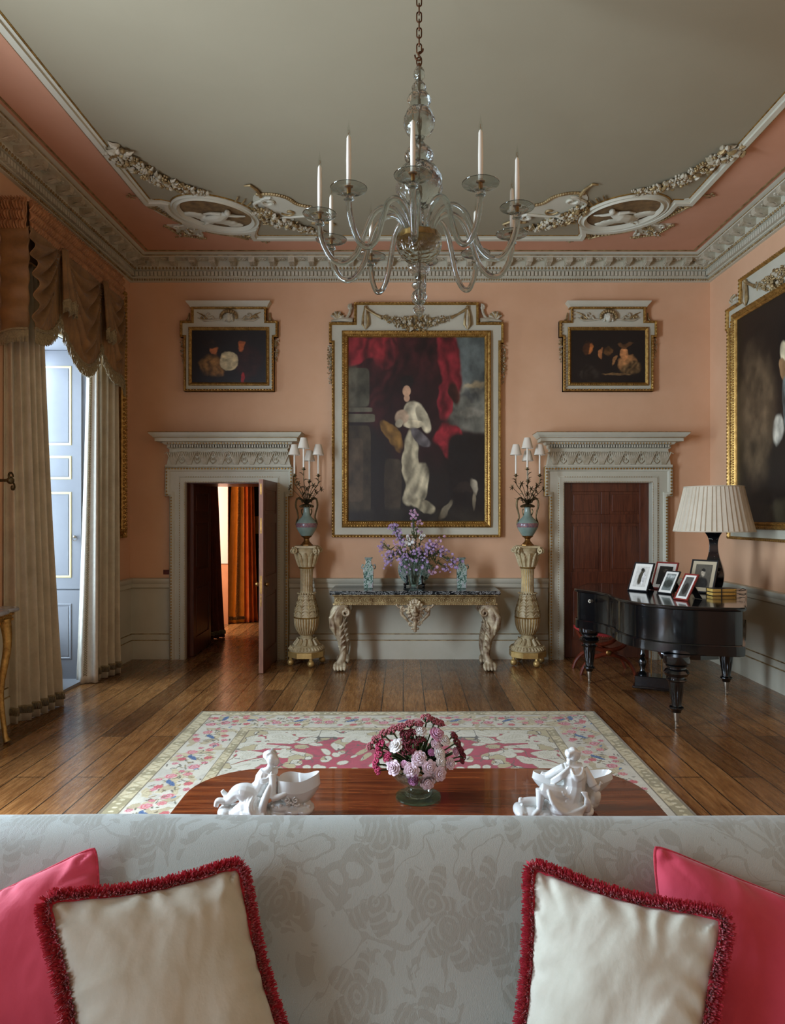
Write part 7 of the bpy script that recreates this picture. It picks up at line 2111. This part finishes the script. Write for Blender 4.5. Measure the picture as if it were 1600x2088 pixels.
b = ruche((XF, 5.72, 0), (XF, 7.62, 0), 4.13, 4.40, 60, (1, 0, 0)); solid(b.build('ruched_heading', M['ruche'], t, angle=80), 0.006)
b = ruche((-3.352, 5.72, 0), (XF, 5.72, 0), 4.13, 4.40, 9, (0, -1, 0)); solid(b.build('ruched_return', M['ruche'], t, angle=80), 0.006)
b = MB(); b.box((-3.355 - inv.x, 5.75 - inv.y, 4.36 - inv.z), (XF - 0.005 - inv.x, 7.60 - inv.y, 4.385 - inv.z)); b.box((-3.16 - inv.x, 5.75 - inv.y, 3.9 - inv.z), (-3.15 - inv.x, 7.6 - inv.y, 4.37 - inv.z)); b.build('pelmet_board', M['brownsilk'], t, smooth=False)
def swag(ya, yb, dip, d0a, d0b, seed, xs=XF, half=0):
    """a swagged panel between two pins; cloth sags in catenary folds"""
    def f(u, v):
        y = lerp(ya, yb, u)
        uh = 0.5 + 0.5 * u if half > 0 else (0.5 * u if half < 0 else u)
        hang = max(0.0, math.sin(PI * uh)) ** 0.75
        low = lerp(d0a, d0b, u) * (1 - hang) + dip * hang
        z = 4.16 - v * low
        # folds concentrate towards the pins
        dep = v * low
        w_ = min(1.0, dep / (dip * (max(0.0, math.sin(PI * uh)) ** 1.15) + 0.03))
        ph = 2 * PI * 5.5 * w_ ** 0.85 + 1.6 * mnoise.noise(Vector((u * 2, v * 2, seed)))
        side = abs(2 * uh - 1)
        fold = (0.030 + 0.012 * side) * math.sin(ph) * min(1.0, (1 - w_) * 7)
        belly = 0.09 * hang * math.sin(PI * min(1, v * 0.75 + 0.1)) * (0.4 + 0.6 * v)
        gath = 0.012 * math.sin(u * 70) * (1 - hang) * v
        return Vector((xs + 0.02 + belly + fold * min(1, v * 5) + gath, y, z + 0.010 * math.sin(ph + 1.2) * min(1, v * 4) * hang * (1 - v))) - inv
    b = MB(); b.grid(f, 60, 56); solid(b.build('swag', M['brownsilk'], t, angle=80), 0.006)
    b = MB()
    random.seed(seed)
    n = 260
    for k in range(n + 1):
        u = k / n; p = f(u, 1.0); q = f(min(1, u + 0.004), 1.0)
        ln = random.uniform(0.095, 0.115)
        b.tube([p + Vector((0.006, 0, 0.004)), p + Vector((0.010 + random.uniform(-0.004, 0.006), random.uniform(-0.004, 0.004), -ln * 0.5)), p + Vector((0.008, random.uniform(-0.008, 0.008), -ln))], [0.0034, 0.0034, 0.0022], 4)
    b.tube([f(k / 120, 1.0) + Vector((0.012, 0, 0.012 + (0.007 if k % 2 else -0.004))) for k in range(121)], 0.006, 5)
    b.tube([f(k / 120, 1.0) + Vector((0.012, 0, 0.0)) for k in range(121)], 0.006, 5)
    b.build('bullion_fringe', M['fringe'], t)
swag(5.70, 6.20, 0.86, 0.80, 0.60, 1, half=1)
swag(6.20, 7.05, 0.96, 0.62, 0.66, 2)
swag(7.05, 7.64, 0.90, 0.66, 0.98, 3)
def tail(y, d, w0, w1, seed):
    """bell shaped jabot over the joint of two swags"""
    def f(u, v):
        a = lerp(-1, 1, u)
        w = lerp(w0, w1, v ** 1.2)
        return Vector((XF + 0.06 + 0.05 * v + 0.028 * (1 - a * a) + 0.02 * v * math.sin(a * 8 + seed), y + a * w, 4.16 - d * v + 0.02 * v * math.cos(a * 8))) - inv
    b = MB(); b.grid(f, 30, 20); solid(b.build('jabot', M['brownsilk'], t, angle=80), 0.005)
    b = MB()
    for k in range(90):
        p = f(k / 89, 1.0)
        b.tube([p, p + Vector((0.004, 0, -0.05)), p + Vector((0.004, random.uniform(-0.005, 0.005), -0.10))], [0.0034, 0.0034, 0.0022], 4)
    b.tube([f(k / 40, 1.0) + Vector((0.006, 0, 0.006)) for k in range(41)], 0.008, 5)
    b.build('jabot_fringe', M['fringe'], t)
tail(6.22, 0.50, 0.045, 0.10, 1); tail(7.07, 0.52, 0.045, 0.10, 2)
# return swag across the near end, on the corner
def fr(u, v):
    hang = math.sin(PI * (0.5 * u + 0.5) ) if False else 1
    ph = 2 * PI * 5.2 * v ** 0.9
    return Vector((lerp(-3.352, XF + 0.02, u), 5.71 - 0.05 * math.sin(PI * u) * v - 0.012 * math.sin(ph), 4.16 - v * lerp(0.90, 0.86, u))) - inv
b = MB(); b.grid(fr, 14, 56); solid(b.build('swag_return', M['brownsilk'], t, angle=80), 0.006)
b = MB()
for k in range(60):
    p = fr(k / 59, 1.0); b.tube([p, p + Vector((0, -0.006, -0.05)), p + Vector((random.uniform(-0.006, 0.006), -0.004, -0.105))], [0.0034, 0.0034, 0.0022], 4)
b.tube([fr(k / 20, 1.0) + Vector((0, -0.008, 0.006)) for k in range(21)], 0.008, 5)
b.build('bullion_fringe', M['fringe'], t)

# ------------------------------------------------------------------ radiator in the window bay
t = thing('column_radiator', 'white column radiator under the tall window, behind the near curtain', 'radiator', (-3.72, 6.62, 0.03))
for k in range(11):
    y = -0.40 + 0.073 * k
    b = MB()
    for x in (-0.06, 0.06):
        b.tube([(x, y, 0.10), (x, y, 0.84)], 0.026, 10)
    b.tube([(-0.06, y, 0.84), (0.06, y, 0.84)], 0.030, 10); b.tube([(-0.06, y, 0.10), (0.06, y, 0.10)], 0.030, 10)
    b.build('column', M['shutter'], t)
for y in (-0.40, 0.33):
    b = MB(); b.tube([(0, y, 0.0), (0, y, 0.10)], 0.014, 8); b.box((-0.08, y - 0.02, 0), (0.08, y + 0.02, 0.03)); b.build('foot', M['shutter'], t)

# pier table whose corner shows at the left edge
t = thing('pier_table', 'gilt side table with grey marble top cut off by the left edge', 'table', (-3.195, 5.05, 0))
b = MB()
pt = [(-0.09, -0.75), (0.14, -0.75), (0.19, -0.60), (0.17, -0.42), (0.22, -0.3), (0.22, 0.10), (0.17, 0.2), (0.19, 0.30), (0.15, 0.38), (-0.15, 0.38)]
poly = [(p.x, p.y) for p in cr([(x, y, 0) for x, y in pt[1:-1]], 4)]
full = [(-0.09, -0.75)] + poly + [(-0.09, 0.38)]
b.prism(full, 1.012, 1.025); b.sweep(full, [(0.004, 1.006), (-0.006, 1.012), (-0.008, 1.022), (-0.002, 1.032), (0.006, 1.036)]); b.prism(full, 1.02, 1.036)
b.build('marble_top', M['greymarble'], t)
b = MB()
inner = [(-0.08, -0.70)] + [(x - 0.035, y * 0.95) for x, y in poly] + [(-0.08, 0.345)]
b.sweep(inner, [(0, 1.01), (-0.012, 1.0), (-0.01, 0.985), (0.004, 0.975), (0.002, 0.94), (0.012, 0.925), (0.03, 0.92)])
b.beads(inner, 0.03, 0.012, -0.004, 0.99, lambda u, v, h: (u, v, h)); b.beads(inner, 0.03, 0.009, 0.0, 0.945, lambda u, v, h: (u, v, h))
b.build('gilt_apron', M['gilt'], t)
for x, y in ((0.12, -0.60), (0.12, 0.25), (-0.04, -0.6), (-0.04, 0.25)):
    b = MB(); b.tube(cr([(x, y, 0.95), (x + 0.02, y, 0.75), (x - 0.03, y, 0.4), (x, y, 0.08), (x + 0.02, y, 0.01)], 4), [0.045, 0.03, 0.022, 0.018, 0.03], 10); b.build('leg', M['gilt'], t)

# curtain tie-back hook
t = thing('curtain_hook', 'dark brass scrolled curtain hook on the near curtain at the left edge', 'hook', (-3.13, 5.42, 2.03))
b = MB(); scroll(b, (0, 0.03), 0.04, 1.0, R(0), lambda u, v, h: (h, u, v), 0.03, 0.010, 0, 1); scroll(b, (0.03, -0.05), 0.035, 1.0, R(90), lambda u, v, h: (h, u, v), 0.03, 0.010, 0, -1); b.ell((0.03, 0, 0), 0.03); b.tube([(-0.12, 0, 0), (0.03, 0, 0)], 0.012, 8)
b.build('hook', M['bronze'], t)

# brass wall socket
o = MB(); o.box((-0.045, -0.006, -0.028), (0.045, 0, 0.028)); o.box((-0.03, -0.010, -0.012), (-0.010, -0.004, 0.012)); o.box((0.010, -0.010, -0.012), (0.03, -0.004, 0.012))
o = o.build('wall_socket', M['mahog2']); o.location = (-2.90, YB, 1.06); bevel(o, 0.002); tag(o, 'small brown double socket on the wall left of the open doorway', 'socket')

# ------------------------------------------------------------------ adjoining room
curtain('curtain', 'dark russet velvet curtain seen through the open doorway, nearer one', 'russet', [(-2.84, 9.62), (-2.78, 9.78), (-2.76, 9.98)], [(-2.84, 9.56), (-2.72, 9.72), (-2.60, 9.92)], 3.0, 4, 0.03, 0.045, 31)
t, f, inv = curtain('curtain', 'golden yellow silk curtain with looped braid seen through the doorway', 'gold', [(-2.79, 11.22), (-2.70, 11.26), (-2.62, 11.30)], [(-2.88, 11.14), (-2.74, 11.2), (-2.60, 11.24)], 3.0, 1.5, 0.02, 0.03, 33)
f3, n, m = drape([(-2.62, 11.30), (-2.57, 11.34), (-2.52, 11.44)], [(-2.60, 11.24), (-2.52, 11.3), (-2.42, 11.4)], 3.0, 0.006, 3, 0.025, 0.035, 35)
b = MB(); b.grid(lambda u, v: Vector(f3(u, v)) - inv, 60, 30); solid(b.build('orange_lining', M['orange'], t, angle=80), 0.005)
b = MB()
for s in (-1, 1):
    b.tube([Vector(f(0.62 + 0.10 * s * (1 if k % 2 else -1), 0.02 + 0.95 * k / 119)) - inv + Vector((0.0, -0.015, 0)) for k in range(120)], 0.008, 4)
b.build('looped_braid', M['fringe'], t)
t = thing('dark_cabinet', 'dark tall cabinet in the far room behind the golden curtain', 'cabinet', (-2.0, 12.4, 0))
b = MB(); b.box((-0.75, -0.2, 0), (0.75, 0.25, 2.6)); b.box((-0.78, -0.24, 0.82), (0.78, 0.25, 0.88)); bevel(b.build('body', M['darkcab'], t, smooth=False), 0.01)
for s in (-1, 1):
    b = MB(); b.box((s * 0.37 - 0.34, -0.225, 0.95), (s * 0.37 + 0.34, -0.2, 2.5)); b.build('door', M['darkcab'], t, smooth=False)
t = thing('table_lamp', 'lamp with pale gold shade in the far room, seen through the doorway', 'lamp', (-2.42, 11.95, 0.885))
b = MB(); b.lathe([(0.0, 0.08), (0.02, 0.085), (0.05, 0.04), (0.15, 0.09), (0.3, 0.10), (0.42, 0.05), (0.5, 0.02), (0.56, 0.01)], 24); b.build('vase_base', M['celadon'], t)
b = MB(); b.lathe([(0.56, 0.24), (0.86, 0.17)], 40, cap=False); b.build('lamp_shade', velvet('gold_shade', rgb(196, 164, 104), rgb(212, 180, 120)), t)
t = thing('side_chest', 'low dark chest under the lamp in the far room', 'chest', (-2.35, 11.95, 0))
b = MB(); b.box((-0.45, -0.22, 0.02), (0.6, 0.2, 0.88)); bevel(b.build('body', M['darkcab'], t, smooth=False), 0.01)
for z in (0.1, 0.36, 0.62):
    b = MB(); b.box((-0.40, -0.232, z), (0.55, -0.22, z + 0.22)); dr = b.build('drawer', M['darkcab'], t, smooth=False)
    b = MB(); b.ell((0.08, -0.245, z + 0.11), 0.015); b.build('knob', M['brass'], dr)
